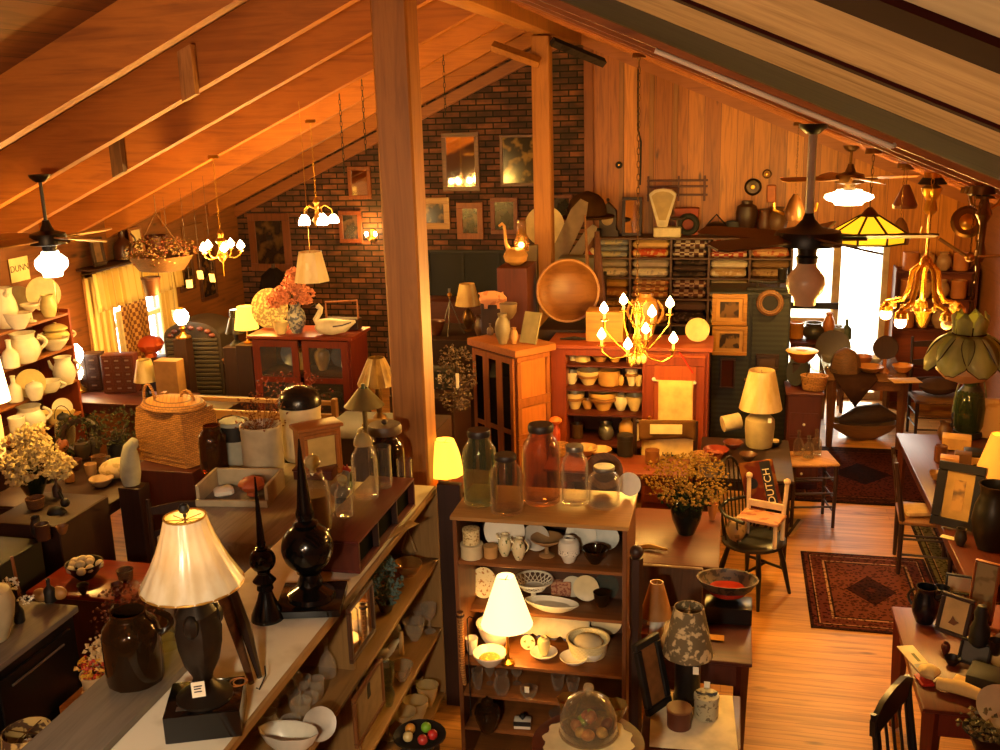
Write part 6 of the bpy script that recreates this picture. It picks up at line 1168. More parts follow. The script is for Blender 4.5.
for i, (x, w2) in enumerate([(-.12, .02), (-.085, .035), (-.04, .03), (-.0, .02), (.03, .035)]): MB().bx(x, x+.022, -.05, -.045, -.34, -.29).bx(x, x+.008, -.05, -.045, -.29, -.27).obj('stencil_mark', M_blk, o)
# bench of small things in front of the cupboard
tb = table('long_bench', 'long red-orange bench table in front of the red cupboard', x0+.1, x1-.12, 7.55, 8.0, .72, M_red, wood('743214', '561f0c', 'x', .45), drawers=2); zb_ = .723
for i, (px, w, h, pk, c, nm, lab, cat) in enumerate([(560, 20, 10, 'basket', '7a4a24', 'basket', 'small brown basket at the left end of the long bench', 'basket'), (585, 26, 8, 'dish', 'a88050', 'dish', 'tan dish on the long bench behind the milk jar', 'dish'), (600, 24, 6, 'dish', 'c09a60', 'dish', 'pale dish on the long bench right of the tan dish', 'dish'), (625, 16, 20, 'tin', '1c1410', 'canister', 'black canister on the long bench by the grain sack', 'canister'), (652, 14, 12, 'crock', '8a5428', 'crock', 'brown crock on the long bench before the sack', 'crock'), (702, 22, 8, 'basket', 'b08850', 'basket', 'tan shallow basket at the right end of the long bench', 'basket'), (714, 18, 9, 'bowl', '9a4a28', 'bowl', 'reddish bowl beside the tan shallow basket', 'bowl')]):
    pot(nm, lab, cat, px, 455 if px < 640 else 462, zb_, w, h, pk, paint(c, .5) if pk != 'basket' else M_wick)
pot('red_candle', 'orange silk flower in a jar behind the tall brown glass jar', 'flower', 556, 446, zb_, 10, 22, 'vase', paint('a83818', .6), None, (('top', 'petals', 'knob', paint('d86a20', .7), .9, 1.3, .4),))
# ---- quilt cubbies on the back wall
yq = 12.02; qx0, qx1 = atY(596, 240, yq).x, atY(792, 240, yq).x; qz = [atY(690, y, yq).z for y in (238, 258, 278, 299, 325)]
cols = [atY(x, 260, yq).x for x in (596, 630, 671, 709, 750, 792)]
t = thing('quilt_cubbies', 'wide wooden cubby shelves of folded quilts along the back wall', 'shelf unit', ((qx0+qx1)/2, yq, 0)); c0 = t.location.x; mq = wood('6a4a34', '4c3222', 'x', .5)
for z in qz+[.5, .1]: MB().bx(qx0-c0, qx1-c0, 0, .42, z-.022, z, .003).obj('shelf', mq, t)
for x in cols: MB().bx(x-c0-.014, x-c0+.014, .002, .41, 0, qz[0]-.022, .003).obj('partition', mq, t)
MB().bx(qx0-c0, qx1-c0, .41, .42, 0, qz[0]).obj('back_board', M_dk, t)
QM = [[('b8a888', '8a8a90', 0), ('c05030', 'd8b070', 0), ('4a2018', 'c8b8a0', 1), ('d8b890', 'a83828', 1), ('c8a070', 'b06040', 0)],
      [('d0b898', '9a8a7a', 0), ('d8c8a8', 'b0a090', 0), ('38302c', '5a4840', 0), ('c8a878', 'e0d0b0', 0), ('b89868', '8a6a48', 0)],
      [('b87838', 'd09848', 0), ('a86030', 'd8a868', 1), ('5a2820', 'b89880', 1), ('a89070', 'c8b898', 0), ('907050', '604830', 0)],
      [('c08848', 'a06830', 0), ('8a5030', 'b88050', 0), ('3a2a24', '6a5048', 0), ('8a7860', 'a89878', 0), ('785840', '504030', 0)]]
cn = ['first', 'second', 'third', 'fourth', 'fifth']; rn = ['top', 'second', 'third', 'lowest']
for r in range(4):
    for c in range(5):
        a, b2, ck = QM[r][c]; H = qz[r]-qz[r+1]-.03; W = cols[c+1]-cols[c]-.05; n = 2 if (r+c) % 3 else 3
        for k in range(n):
            h = H/n*.92; z0_ = qz[r+1]+.003+k*H/n
            m = MB().bx(-W/2, W/2, 0, .33, 0, h, h*.42)
            mt = (checks(a, b2, .055) if ck else (spots(a, b2, 16, .5, .56, .9) if k % 2 == 0 else paint(b2, .9)))
            one(m, 'folded_quilt', mt, '%s folded quilt in the %s column, %s row of the cubbies' % (['lowest', 'upper' if n == 2 else 'middle', 'topmost'][k], cn[c], rn[r]), 'quilt', ((cols[c]+cols[c+1])/2+.01*(k-1), yq+.015+.01*k, z0_), 0, 'folded quilts in the cubbies')
# things standing on the cubbies
ZQ = qz[0]+.002; yq2 = yq+.2
def onq(px): return (atY(px, 236, yq2).x, yq2, ZQ)
t = thing('shelf_clock', 'dark carved mantel clock with a round dial left of the candy scale', 'clock', onq(608)); k = mpp(t.location)
MB().slab([(-.13, 0), (.13, 0), (.13, .06), (.1, .08), (.1, .3), (.05, .36), (0, .4), (-.05, .36), (-.1, .3), (-.1, .08), (-.13, .06)], -.06, .06).obj('case', M_dk, t); MB().tr(0, -.062, .2, rx=PI/2).lathe([(.07, 0), (.068, .008), (0, .009)], 20).obj('dial', paint('a8884c', .4), t); MB().lathe(prof('knob', .02, .05), 8, (0, 0, .4)).obj('finial', M_dk, t)
picture('small_mirror', 'small dark-framed mirror standing between clock and candy scale', 0, 0, 0, 20, 38, M_dk, mirr, .16, None, 0, .12, 'mirror', P=(onq(632)[0], yq2-.02, ZQ))
t = thing('candy_scale', 'cream fan-shaped candy store scale on the quilt cubbies', 'scale', (onq(663)[0], yq2-.1, ZQ)); MB().bx(-.1, .22, -.09, .09, 0, .12, .015).obj('base', paint('d8c898', .35), t)
MB().slab([(-.055, .12), (.055, .12), (.16, .5), (.1, .55), (0, .57), (-.1, .55), (-.16, .5)], -.04, .04).obj('fan_head', paint('d8c898', .35), t); MB().slab([(-.04, .2), (.04, .2), (.13, .48), (.08, .52), (0, .535), (-.08, .52), (-.13, .48)], -.043, -.04).obj('dial', paint('b89a50', .4), t); MB().lathe(prof('dish', .1, .03), 14, (.17, 0, .2)).tube([(.17, 0, .12), (.17, 0, .21)], .012, 6).obj('pan', M_tin, t)
box_thing('red_box', 'red-orange box standing behind the candy scale', 'box', onq(674)[0], onq(698)[0], yq2+.04, yq2+.16, ZQ, ZQ+.32, paint('a0401c', .6))
t = thing('dark_wreath', 'dark green ring wreath lying against the red-orange box', 'wreath', (onq(688)[0], yq2-.06, ZQ+.14), 0, None, (PI/2-.3, 0, 0)); MB().ring(.1, .035, (0, 0, 0), 18, 8).obj('ring', weave('2a2c24', '14160f', 40), t)
one(MB().lathe(prof('tin', .06, .1), 12), 'dark_tin', M_iron, 'small dark tin at the foot of the clock', 'tin', (onq(596)[0]+.02, yq2-.1, ZQ))
t = thing('black_iron_kettle', 'low black iron kettles heap right of the wreath', 'kettle', (onq(716)[0], yq2, ZQ)); MB().lathe(prof('knob', .14, .16), 16).obj('body', M_black, t); MB().tube([(-.1, 0, .14), (0, 0, .25), (.1, 0, .14)], .01, 6).obj('handle', M_iron, t)
# wooden rack hung on the board wall and round things
P = atY(677, 196, YB-.02); t = thing('drying_rack', 'brown wooden drying rack hung flat on the board wall', 'rack', P); w_ = 30*mpp(P)
for dz in (0, .1, .17): MB().bx(-w_, w_, -.02, 0, dz, dz+.025, .004).obj('bar', wood('6a3416', '4a200c', 'x'), t)
for x in (-w_*.95, w_*.05, w_*.9): MB().bx(x-.012, x+.012, -.035, -.02, -.06, .24, .004).obj('upright', wood('6a3416', '4a200c', 'z'), t)
def rnd(px, py, w, lab, m, nm='wall_plate', cat='plate'): 
    P = atY(px, py, YB-.03); R = w/2*mpp(P); t = thing(nm, lab, cat, P, 0, None, (PI/2, 0, 0)); MB().lathe([(R, 0), (R, .015), (R*.8, .025), (R*.72, .018), (0, .014)], 24).obj('body', m, t); MB().lathe([(R*.25, .0155), (R*.2, .022), (0, .023)], 14).obj('centre', M_brass, t); return t
rnd(753, 187, 17, 'dark round metal plate on the board wall below the conduit', paint('3a2a1a', .3, .6)); rnd(767, 174, 9, 'small round brass plate above right of the dark round plate', M_dbrass); rnd(619, 165, 7, 'tiny dark round knob high on the board wall', M_iron, 'wall_hook', 'hook')
rnd(752, 276, 1, 'x', M_iron) if 0 else None
P = atY(771, 202, YB-.02); one(MB().bx(-.05, .05, -.06, 0, 0, .2, .01), 'orange_box', paint('d07028', .5), 'small orange upright box on the board wall beside the round plates', 'box', P)
# conduit light tube under the near right rafter and its cable
yc = 2.32; a = atY(655, 50.5, yc); b2 = atY(892, 146.5, yc)
one(MB().tube([(0, 0, 0), tuple(b2-a)], .0058, 8).tube([tuple(b2-a), tuple(b2-a+Vector((.006, .005, .004)))], .005, 6), 'conduit_pipe', paint('fff0d8', .35), 'pale straight conduit pipe fixed under the right-hand rafters', 'pipe', a)
m = MB(); pts = [atY(x, y, YB-.02) for x, y in ((640, 52), (638, 70), (638, 130), (641, 142), (640, 185))]; one(MB().tube([tuple(p-pts[0]) for p in pts], .012, 6), 'wall_cable', M_iron, 'thin dark cable running down the board wall from the conduit', 'cable', pts[0])
# ---- dark armoire by the glass door with two gold frames
yA = 9.9; ax0, ax1 = atY(711, 350, yA).x, atY(789, 350, yA).x; azt = atY(750, 292, yA).z
t = thing('dark_armoire', 'tall dark green-black armoire standing left of the glass doors', 'armoire', ((ax0+ax1)/2, yA, 0)); w_ = (ax1-ax0)/2; mA = paint('1c1e1a', .5, 0, .15)
MB().bx(-w_, w_, .02, .5, 0, azt-.03, .006).obj('body', mA, t); MB().bx(-w_-.03, w_+.03, -.02, .52, azt-.03, azt, .006).obj('cornice', mA, t)
for s in (-1, 1): d = MB().bx(s*w_/2-w_/2+.015, s*w_/2+w_/2-.015, 0, .02, .08, azt-.06, .004).obj('door', stripes('262820', '181a16', 'z', .05, .5), t); MB().ball((-s*.0+(.03 if s > 0 else -.03), -.015, .9), .013, 8, 6).obj('door_knob', M_brass, d)
def onarm(px, py, w, h, lab, fm, art, b=.2, nm='framed_picture', mt=None, cat='picture'): return picture(nm, lab, px, py, yA-.012, w, h, fm, art, b, None, 0, 0, cat, mt)
onarm(729, 325, 34, 31, 'gold-framed picture of dark trees, upper one of the pair', gold, spots('6a4a24', '2a1a10', 9, .5, .56, .3), .13, mt=paint('b8843c', .6)); onarm(729, 355, 34, 29, 'gold-framed picture of dark trees, lower one of the pair', gold, spots('7a5a2c', '2a1a10', 11, .5, .56, .3), .13, mt=paint('b8843c', .6))
onarm(727, 388, 15, 30, 'small narrow mirror clock hung below the two gold frames', M_dk, paint('3a1810', .15), .12, 'narrow_mirror', None, 'mirror')
onarm(767, 370, 22, 16, 'dark brown small frame behind the stoneware lamp', M_dk, paint('4a3020', .5), .2, 'small_picture')
P = atY(770, 303, yA-.03); t = thing('dark_wreath', 'brown round wreath hung on the right door of the armoire', 'wreath', P, 0, None, (PI/2, 0, 0)); MB().ring(.1, .03, (0, 0, 0), 18, 8).obj('ring', M_wickd, t); MB().lathe([(.08, -.0), (.08, .01), (0, .011)], 16).obj('centre', M_iron, t)
t = thing('iron_scale', 'black iron balance with a pan on the armoire top', 'scale', (atY(768, 290, yA+.1).x, yA+.12, azt+.001)); MB().bx(-.2, .2, -.05, .05, 0, .03, .006).obj('base', M_iron, t); MB().tube([(-.18, 0, .09), (0, 0, .07), (.18, 0, .09)], .014, 6).tube([(-.1, 0, .03), (-.1, 0, .09)], .012, 6).tube([(.1, 0, .03), (.1, 0, .09)], .012, 6).obj('beam', M_iron, t); MB().lathe(prof('crock', .045, .11), 12, (.13, 0, .1)).obj('weight', M_black, t)
# ---- glass-door cabinet with plate, flowers and swan
y7 = 8.0; gx0, gx1 = atY(252, 345, y7).x, atY(350, 345, y7).x; gzt = atY(300, 336, y7).z; gc = (gx0+gx1)/2; gw = (gx1-gx0)/2
t = thing('glazed_cabinet', 'red-brown cabinet with two glazed doors, a swan on top', 'cabinet', (gc, y7, 0)); mg = wood('6c2410', '4a160a', 'z', .4, .8)
G = lambda nm, m, *a, par=t: MB().bx(*a, .004).obj(nm, m, par)
G('top_board', wood('7c2c12', '58200e', 'x', .35), -gw-.03, gw+.03, -.03, .45, gzt-.03, gzt); G('back_board', M_dk, -gw+.03, gw-.03, .4, .42, 0, gzt-.03)
for s in (-1, 1): G('side_board', mg, s*gw-(.03 if s > 0 else 0), s*gw+(0 if s > 0 else .03), .0, .42, 0, gzt-.03)
GZ = [gzt-.36, gzt-.68, gzt-1.0, .08]
for z in GZ: G('shelf', M_redx, -gw+.03, gw-.03, .02, .4, z-.02, z)
for s in (-1, 1):
    a, b2 = (s*gw/2-gw/2+.02, s*gw/2+gw/2-.02); dd = MB().bx(a, a+.06, -.02, 0, .05, gzt-.04).bx(b2-.06, b2, -.02, 0, .05, gzt-.04).bx(a+.06, b2-.06, -.02, 0, gzt-.1, gzt-.04).bx(a+.06, b2-.06, -.02, 0, gzt-.42, gzt-.37).bx(a+.06, b2-.06, -.02, 0, .05, .2).obj('door', mg, t)
    MB().bx(a+.06, b2-.06, -.012, -.008, .2, gzt-.1).obj('door_pane', glass('f0f0f0', .96), dd)
for i, (x, k, w, pk, c, lab) in enumerate([(-.28, 0, 26, 'p', '8a98a0', 'blue-grey plate standing behind the left glazed door'), (-.12, 0, 14, 'vase', 'c8a868', 'small tan vase behind the left glazed door'), (.12, 0, 16, 'ginger', 'c8a060', 'tan lidded jar behind the right glazed door'), (.3, 0, 24, 'p', '5a6a70', 'dark blue plate behind the right glazed door'), (-.25, 1, 18, 'pitcher', '8a7050', 'brown pitcher on the lower shelf of the glazed cabinet'), (.2, 1, 22, 'bowl', '706048', 'brown bowl on the lower shelf of the glazed cabinet')]):
    q = (gc+x*gw*2*.9, y7+.22, GZ[k])
    if pk == 'p': plate_up('china_plate', lab, 'plate', 0, 0, 0, w, paint(c, .25), 'china behind the glazed doors', .2, P=(q[0], q[1]+.1, q[2]))
    else: pot('china_'+pk.replace('ginger', 'jar'), lab, pk.replace('ginger', 'jar'), 0, 0, 0, w, 22 if pk != 'bowl' else 10, pk, paint(c, .3), 'china behind the glazed doors', P=q)
GT = gzt+.001
plate_up('scalloped_plate', 'big cream plate with a patterned rim and a cup-like centre on the glazed cabinet', 'plate', 0, 0, 0, 40, paint('e0d090', .25), None, .2, P=(atY(270, 332, y7+.25).x, y7+.27, GT), rim=spots('8a7a50', 'd0c080', 40, .5, .55, .3))
pot('cream_cup', 'cream cup standing in front of the scalloped plate', 'cup', 0, 0, 0, 15, 12, 'cup', paint('e0cc90', .3), None, (hd(.2, M_cream),), P=(atY(281, 332, y7+.06).x, y7+.06, GT))
P = Vector((atY(297, 334, y7+.12).x, y7+.13, GT)); t = thing('flower_vase', 'blue-patterned vase of orange-pink silk flowers on the glazed cabinet', 'flower arrangement', P); MB().lathe(prof('vase', .085, .26), 18).obj('vase', spots('b0b0a0', '5a6070', 30, .5, .54, .3), t)
for i, (x, z, r) in enumerate([(0, .42, .1), (-.12, .33, .09), (.1, .33, .08), (-.03, .34, .09), (.02, .5, .08), (-.2, .28, .07)]): sprigs(MB(), 130, (x, 0, z), r, r*.85, .04).obj('blossom', paint('e89468', .8, 0, .15, 20), t)
stalks(MB(), 8, (0, 0, .22), (0, 0, .34), .08, .04, .003).obj('stems', paint('4a4a28', .8), t)
P = Vector((atY(333, 335, y7+.03).x, y7+.06, GT)); t = thing('swan_decoy', 'white wooden swan decoy with a curved neck on the glazed cabinet', 'decoy', P)
MB().tube([(-.17, 0, .06), (-.13, 0, .075), (-.02, 0, .075), (.1, 0, .085), (.2, 0, .125)], [.02, .065, .075, .055, .012], 12).obj('body', paint('e0d4b4', .4), t); MB().tube([(-.12, 0, .08), (-.16, 0, .14), (-.12, 0, .2), (-.11, 0, .235), (-.14, 0, .26)], [.04, .028, .024, .024, .026], 10).obj('neck', paint('e0d4b4', .4), t); MB().tube([(-.15, 0, .262), (-.2, 0, .245)], [.02, .007], 8).obj('beak', M_black, t); MB().tube([(.02, -.07, .09), (.1, -.06, .1), (.17, -.02, .12)], .006, 5).obj('wing_line', M_dk, t)
t = thing('wooden_sled', 'dark wooden toolbox shape behind the swan', 'toolbox', (atY(342, 325, y7+.3).x, y7+.32, GT)); MB().bx(-.16, .16, -.05, .06, 0, .1, .005).obj('body', M_dk, t); MB().tube([(-.15, 0, .1), (-.15, 0, .24), (.15, 0, .26), (.15, 0, .1)], .01, 6).obj('handle', M_oak, t)
# stained shades and hanging things left of the near post
def hshade(px, py, Y, w0, w1, h, lab, m, nm='hanging_shade', scal=0, nf=8, lit=0):
    P = atY(px, py, Y); k = mpp(P); t = thing(nm, lab, 'lampshade', P); shade_mb(w0/2*k, w1/2*k, h*vpp(P), 0, 24, 0, scal, nf).obj('lamp_shade', m, t); return t, P, k
P = at(366, 432, 1.3); 
t = thing('metal_shade_lamp', 'lamp with a wide green-grey metal cone shade left of the near post', 'table lamp', P); MB().lathe([(.07, 0), (.06, .02), (.018, .04), (.018, .22)], 12).obj('base', paint('6a5a40', .4, .5), t); shade_mb(.145, .035, .13, .2).obj('lamp_shade', paint('6c6448', .35, .5), t); MB().tube([(0, 0, .2), (0, 0, .36)], .015, 8).obj('stem', paint('4a5a4a', .4, .4), t)
P2 = P+Vector((.0, .3, 0)); t = thing('pleated_shade_lamp', 'lamp with a tilted pleated gold shade behind the metal cone shade', 'table lamp', P2); MB().lathe([(.06, 0), (.05, .03), (.02, .06), (.03, .15), (.015, .3)], 12).obj('base', M_dbrass, t); shade_mb(.15, .06, .2, .28, 30, 0, .03, 15).obj('lamp_shade', cloth_shade('b89040', '8a6424'), t)
box_thing('post_counter', 'dark counter behind the jars beside the near post', 'counter', P.x-.35, P.x+.5, P.y-.15, P.y+.5, 0, 1.298, M_dkx)
box_('tan_cloth', 'folded tan cloth on the dark counter by the near post', 'cloth', 380, 425, 1.301, .25, .12, .03, paint('8a6a48', .9), .2, .01)
one(pigmb(.12), 'wooden_hand', M_white, 'small white painted animal cutout beside the near post', 'cutout', at(386, 436, 1.301)+Vector((0, -.02, .03)), .2)
# little lit lamp on a stand right of the near post
P = at(446, 484, 1.22)
lamp('table_lamp', 'small lit lamp with yellow panelled bell shade beside the near post', 0, 0, 0, 10, 14, 37, 20, 33, 'stick', M_brass, litshade('ffc840', 1.5), 0, P=P, fin=False, n=10, belly=.012); lamp_light(P+Vector((0, 0, .13)), 5)
t = table('lamp_table', 'narrow red-brown table under the small yellow-shaded lamp', P.x-.07, P.x+.26, P.y-.12, P.y+.3, 1.219, M_red); lb = MB()
box_('price_label', 'cream price label on the narrow lamp table edge', 'label', 447, 491, 1.221, .1, .05, .003, M_paper, 0, .001)
t = thing('dried_bunch', 'thick dark bunch of dried flowers hanging on the corner cupboard front', 'dried flowers', atY(455, 348, 7.6)); sprigs(MB(), 420, (0, 0, -.25), .17, .26, .03).obj('blossoms', spots('4a3424', '6a5038', 20), t); MB().tube([(0, 0, 0), (0, 0, -.3)], .01, 6).obj('stem', M_dk, t); MB().bx(.05, .075, -.19, -.187, -.28, -.16).obj('price_tag', M_tag, t)
box_thing('drawer_unit', 'dark unit below the hanging dried bunch', 'cabinet', -2.75, -2.2, 7.65, 8.2, 0, 1.25, wood('34180e', '220e08', 'z'))
t = thing('box_with_tag', 'black box with a white tag behind the dried bunch', 'box', (atY(440, 345, 8.0).x, 8.0, 1.253)); MB().bx(-.13, .13, -.1, .1, 0, .16, .006).obj('body', M_blk, t); MB().bx(0, .03, -.104, -.1, .05, .13).obj('price_tag', M_tag, t)
# ================================================================== RIGHT SIDE
# dark table with the stoneware lamp
t = table('dark_table', 'dark heavy table carrying the stoneware lamp in front of the armoire', -.22, .5, 7.5, 8.5, .74, M_dk, M_dkx, drawers=1); Z = .743
lamp('table_lamp', 'large unlit lamp with cream drum-cone shade and stoneware jug base', 759, 446, Z, 37, 29, 42, 25, 37, 'crock', paint('a89468', .35), cloth_shade('e2c890', 'd0b070', .3), fin=False, tag_=True)
one(MB().lathe(prof('candle', .07, .16), 16), 'towel_roll', paint('e0c894', .9), 'cream roll lying on the dark table left of the stoneware lamp', 'roll', at(727, 434, Z)+Vector((-.04, .05, .073)), 0, None, (0, PI/2-.15, .35))
pot('candle_dish', 'small dish with a lit-looking pale candle right of the stoneware lamp', 'candle dish', 775, 446, Z, 14, 5, 'dish', M_iron, None, (('top', 'candle', 'candle', paint('e8c880', .5), .3, .55, .9),))
for i, (x, y, w, c, lab) in enumerate([(716, 455, 26, '7a2818', 'dark red dish at the front left of the dark table'), (733, 448, 20, '6a3420', 'brown dish between roll and dark red dish'), (748, 460, 18, '5a3a24', 'flat brown dish below the stoneware lamp')]): pot('pottery_dish', lab, 'dish', x, y, Z, w, 6, 'dish', paint(c, .3), 'pottery dishes on the dark table')
# red cabinet by the door
p = at(803, 465, 0); 
bx0, bx1 = atY(788, 400, 9.3).x, atY(822, 400, 9.3).x
t = thing('red_chest', 'dark red chest of drawers between the armoire and the far table', 'chest of drawers', ((bx0+bx1)/2, 9.3, 0)); w_ = (bx1-bx0)/2; zr_ = atY(805, 393, 9.3).z
MB().bx(-w_, w_, 0, .4, 0, zr_-.025, .006).obj('body', M_red, t); MB().bx(-w_-.02, w_+.02, -.02, .42, zr_-.025, zr_, .005).obj('top_board', M_redx, t)
for k in range(3): d = MB().bx(-w_+.025, w_-.025, -.012, 0, .06+k*.24, .27+k*.24, .003).obj('drawer', M_red, t); MB().ball((0, -.025, .165+k*.24), .013, 8, 6).obj('knob', M_white, d)
Z2 = zr_+.002
plate_up('oval_hat', 'black oval straw hat shape leaning on the dark red chest', 'hat', 0, 0, 0, 32, M_blk, None, .35, P=(atY(795, 392, 9.5).x, 9.52, Z2), sx=.7, rz=-.5)
pot('wire_basket', 'orange-rimmed bowl of fruit on a stand at the glass door', 'bowl', 0, 0, 0, 30, 11, 'bowl', paint('7a3818', .4), None, (('top', 'rim', 'disc', paint('e8b060', .4), .95, 1.03, .1), ('top', 'fruit', 'knob', spots('c87028', 'e0a040', 20), .4, .75, .7)), P=(atY(802, 353, 9.6).x, 9.6, atY(802, 362, 9.6).z))
q = (atY(802, 353, 9.6).x, atY(802, 363, 9.6).z); box_thing('bowl_pedestal', 'dark stand under the orange-rimmed fruit bowl', 'stand', q[0]-.08, q[0]+.08, 9.56, 9.7, Z2, q[1]-.002, M_dk)
pot('round_basket', 'small tan round basket right of the black oval hat', 'basket', 0, 0, 0, 26, 14, 'basket', M_wick, None, P=(atY(814, 384, 9.42).x, 9.42, Z2), sy=.8)
# counter with goods in front of the glass door
y_ = 11.85; ca, cb_ = atY(790, 350, y_).x, atY(850, 350, y_).x; cz = atY(820, 343, y_).z
t = table('door_table', 'small red table with dark goods in front of the glass doors', ca, cb_, y_, y_+.42, cz, M_red, M_redx)
for i, (x, w, h, pk, c, nm, lab) in enumerate([(796, 14, 16, 'crock', 'c07828', 'crock', 'orange crock silhouetted at the left of the glass doors'), (813, 22, 16, 'pitcher', '3a3428', 'kettle', 'dark kettle silhouetted against the glass doors'), (828, 12, 26, 'vase', 'c8742c', 'vase', 'orange vase silhouetted against the glass doors'), (838, 14, 14, 'ginger', '8a8a80', 'jar', 'grey jar silhouetted against the glass doors'), (846, 10, 20, 'bottle', '4a5a48', 'bottle', 'green bottle silhouetted against the glass doors')]):
    pot(nm, lab, nm, 0, 0, 0, w, h, pk, paint(c, .4), 'goods silhouetted at the glass doors', P=(atY(x, 340, y_+.22).x, y_+.22, cz))
one(MB().bx(DX0+.02, .62+.62, YB-.05, YB-.02, 1.12, 1.2, .005), 'door_bar', M_iron, 'dark horizontal bar across the left glass door', 'bar', (0, 0, 0))
# shop bottles on the bar, far long table
t = table('far_table', 'long dark farm table standing before the glass doors with a draped cloth', .98, 1.78, 10.55, 11.7, .76, wood('6a4024', '4a2a14', 'y', .35), wood('7a5434', '543820', 'x', .25), .075, .1); ZF = .763
o = one(MB().add([(0, 0, 0), (.42, -.0, 0), (.21, -.02, -.3), (0, .35, .003), (.42, .35, .003)], [(0, 1, 4, 3), (0, 2, 1)]), 'draped_cloth', paint('3a241a', .9), 'dark cloth with a pointed corner hanging over the far table edge', 'cloth', (1.05, 10.53, ZF+.006)); md = o.modifiers.new('thick', 'SOLIDIFY'); md.thickness = .006
P = at(845, 372, ZF); one(MB().lathe(prof('dome', .15, .26), 16, flute=.05, nf=7), 'dark_basket', M_wickd, 'dark domed basket on the far table', 'basket', P+Vector((0, 0, .002)))
plate_up('dark_tray', 'dark round tray leaning behind the domed basket', 'tray', 0, 0, 0, 34, M_dk, None, .3, P=P+Vector((-.1, .32, 0)))
for i, (x, y, w, h, pk, m, nm, lab) in enumerate([(818, 372, 20, 8, 'bowl', M_glass, 'bowl', 'clear glass bowl at the left end of the far table'), (828, 368, 14, 12, 'cup', M_glass, 'tumbler', 'clear tumbler beside the glass bowl on the far table'), (862, 366, 20, 10, 'bowl', paint('a8602c', .4), 'bowl', 'orange-brown bowl right of the domed basket'), (874, 363, 18, 6, 'dish', M_white, 'dish', 'white dish catching light on the far table'), (870, 372, 26, 6, 'dish', paint('b87838', .4), 'dish', 'tan dish in front of the white dish on the far table'), (902, 372, 20, 7, 'dish', paint('c8823c', .4), 'dish', 'orange dish at the right end of the far table')]):
    pot(nm, lab, nm, x, y, ZF, w, h, pk, m, 'wares on the far table')
box_('paper_pad', 'tan paper pad at the front right of the far table', 'paper', 905, 381, ZF, .28, .2, .006, paint('c89850', .7), .2, .002)
P = at(884, 372, ZF); t = thing('wooden_mirror_stand', 'dark carved dressing mirror on a turned stand, far table', 'mirror', P); MB().lathe([(.06, 0), (.05, .02), (.02, .05), (.02, .14)], 12).obj('base', M_oak, t); MB().tr(0, 0, .26, rx=PI/2).lathe([(.09, -.012), (.12, -.014), (.13, 0), (.12, .014), (.09, .012)], 20).obj('frame', M_dk, t); MB().tr(0, .0, .26, rx=PI/2).lathe([(.09, -.004), (.09, .004), (0, .005)], 20).obj('glass', mirr, t)
# trencher bowls on the floor
P = Vector(at(862, 436, .02)); P.z = .003
pot('dough_trough', 'long pale wooden dough trough on the floor below the far table', 'trough', 0, 0, 0, 62, 16, 'bowl', wood('8a6438', '684824', 'x', .6), None, P=P, sx=1.1, sy=.55)
one(MB().tube([(-.3, 0, .0), (-.1, 0, .06), (.1, 0, .08), (.3, 0, .03)], [.03, .1, .11, .03], 10), 'driftwood_log', wood('5a4024', '38240f', 'x', .7), 'dark lump of wood lying across the dough trough', 'log', P+Vector((.05, .02, .19)), .12)
# stool with bottles
P = at(812, 458, .58); ax, bx_ = at(787, 463, .58), at(835, 459, .58); W = .40
t = thing('rush_stool', 'tall dark stool with a tan rush seat holding glass bottles', 'stool', ((ax.x+bx_.x)/2, ax.y+.17, 0), .2); MB().bx(-W/2, W/2, -W/2+.02, W/2-.02, .555, .58, .01).obj('seat', weave('c08a4c', '8a5a2c', 50), t)
for sx in (-1, 1):
    for sy in (-1, 1): MB().tube([(sx*(W/2-.025), sy*(W/2-.045), 0), (sx*(W/2-.025), sy*(W/2-.045), .575)], [.014, .019], 8).obj('leg', M_dk, t)
for z in (.14, .26, .4):
    for s in (-1, 1): MB().tube([(s*(W/2-.025), -W/2+.045, z), (s*(W/2-.025), W/2-.045, z)], .009, 6).obj('stretcher', M_dk, t); MB().tube([(-W/2+.025, s*(W/2-.045), z+.05), (W/2-.025, s*(W/2-.045), z+.05)], .009, 6).obj('stretcher', M_dk, t)
c = t.location
for i, (dx, dy, w, h, lab) in enumerate([(-.1, .05, 10, 24, 'clear glass bottle at the left of the rush stool'), (-.02, -.02, 11, 22, 'clear glass bottle at the front of the rush stool'), (.05, .08, 11, 25, 'clear glass bottle at the back of the rush stool')]): pot('glass_bottle', lab, 'bottle', 0, 0, 0, w, h, 'bottle', glass('f0ece0', .96), 'bottles on the rush stool', P=(c.x+dx, c.y+dy, .581))
box_thing('black_crate', 'black crate standing behind the rush stool', 'crate', c.x-.35, c.x-.24, c.y-.1, c.y+.35, 0, .5, M_blk)
# mat under the stool, rugs
def rugobj(nm, lab, x0, x1, y0, y1, m, rz=0, cat='rug'): return one(MB().bx(-(x1-x0)/2, (x1-x0)/2, -(y1-y0)/2, (y1-y0)/2, 0, .008, .002), nm, m, lab, cat, ((x0+x1)/2, (y0+y1)/2, .0015), rz)
a, b2, c, d = at(803, 552, 0), at(921, 560, 0), at(811, 628, 0), at(900, 632, 0)
rx0, rx1, ry0, ry1 = c.x, b2.x+.02, c.y+.0, a.y
rg1 = rugobj('oriental_rug', 'small red oriental rug with a central medallion on the open floor', rx0, rx1, ry0, ry1, rugmat('rug1', '5c3022', '542820', '2c1816', '9a7450', (rx1-rx0)/2, (ry1-ry0)/2))
rugobj('dark_rug', 'dark red rug under the dough trough by the far table', .55, 2.0, 9.0, 10.6, rugmat('rug2', '3c1812', '2c1410', '180c0a', '5a3020', .72, .8))
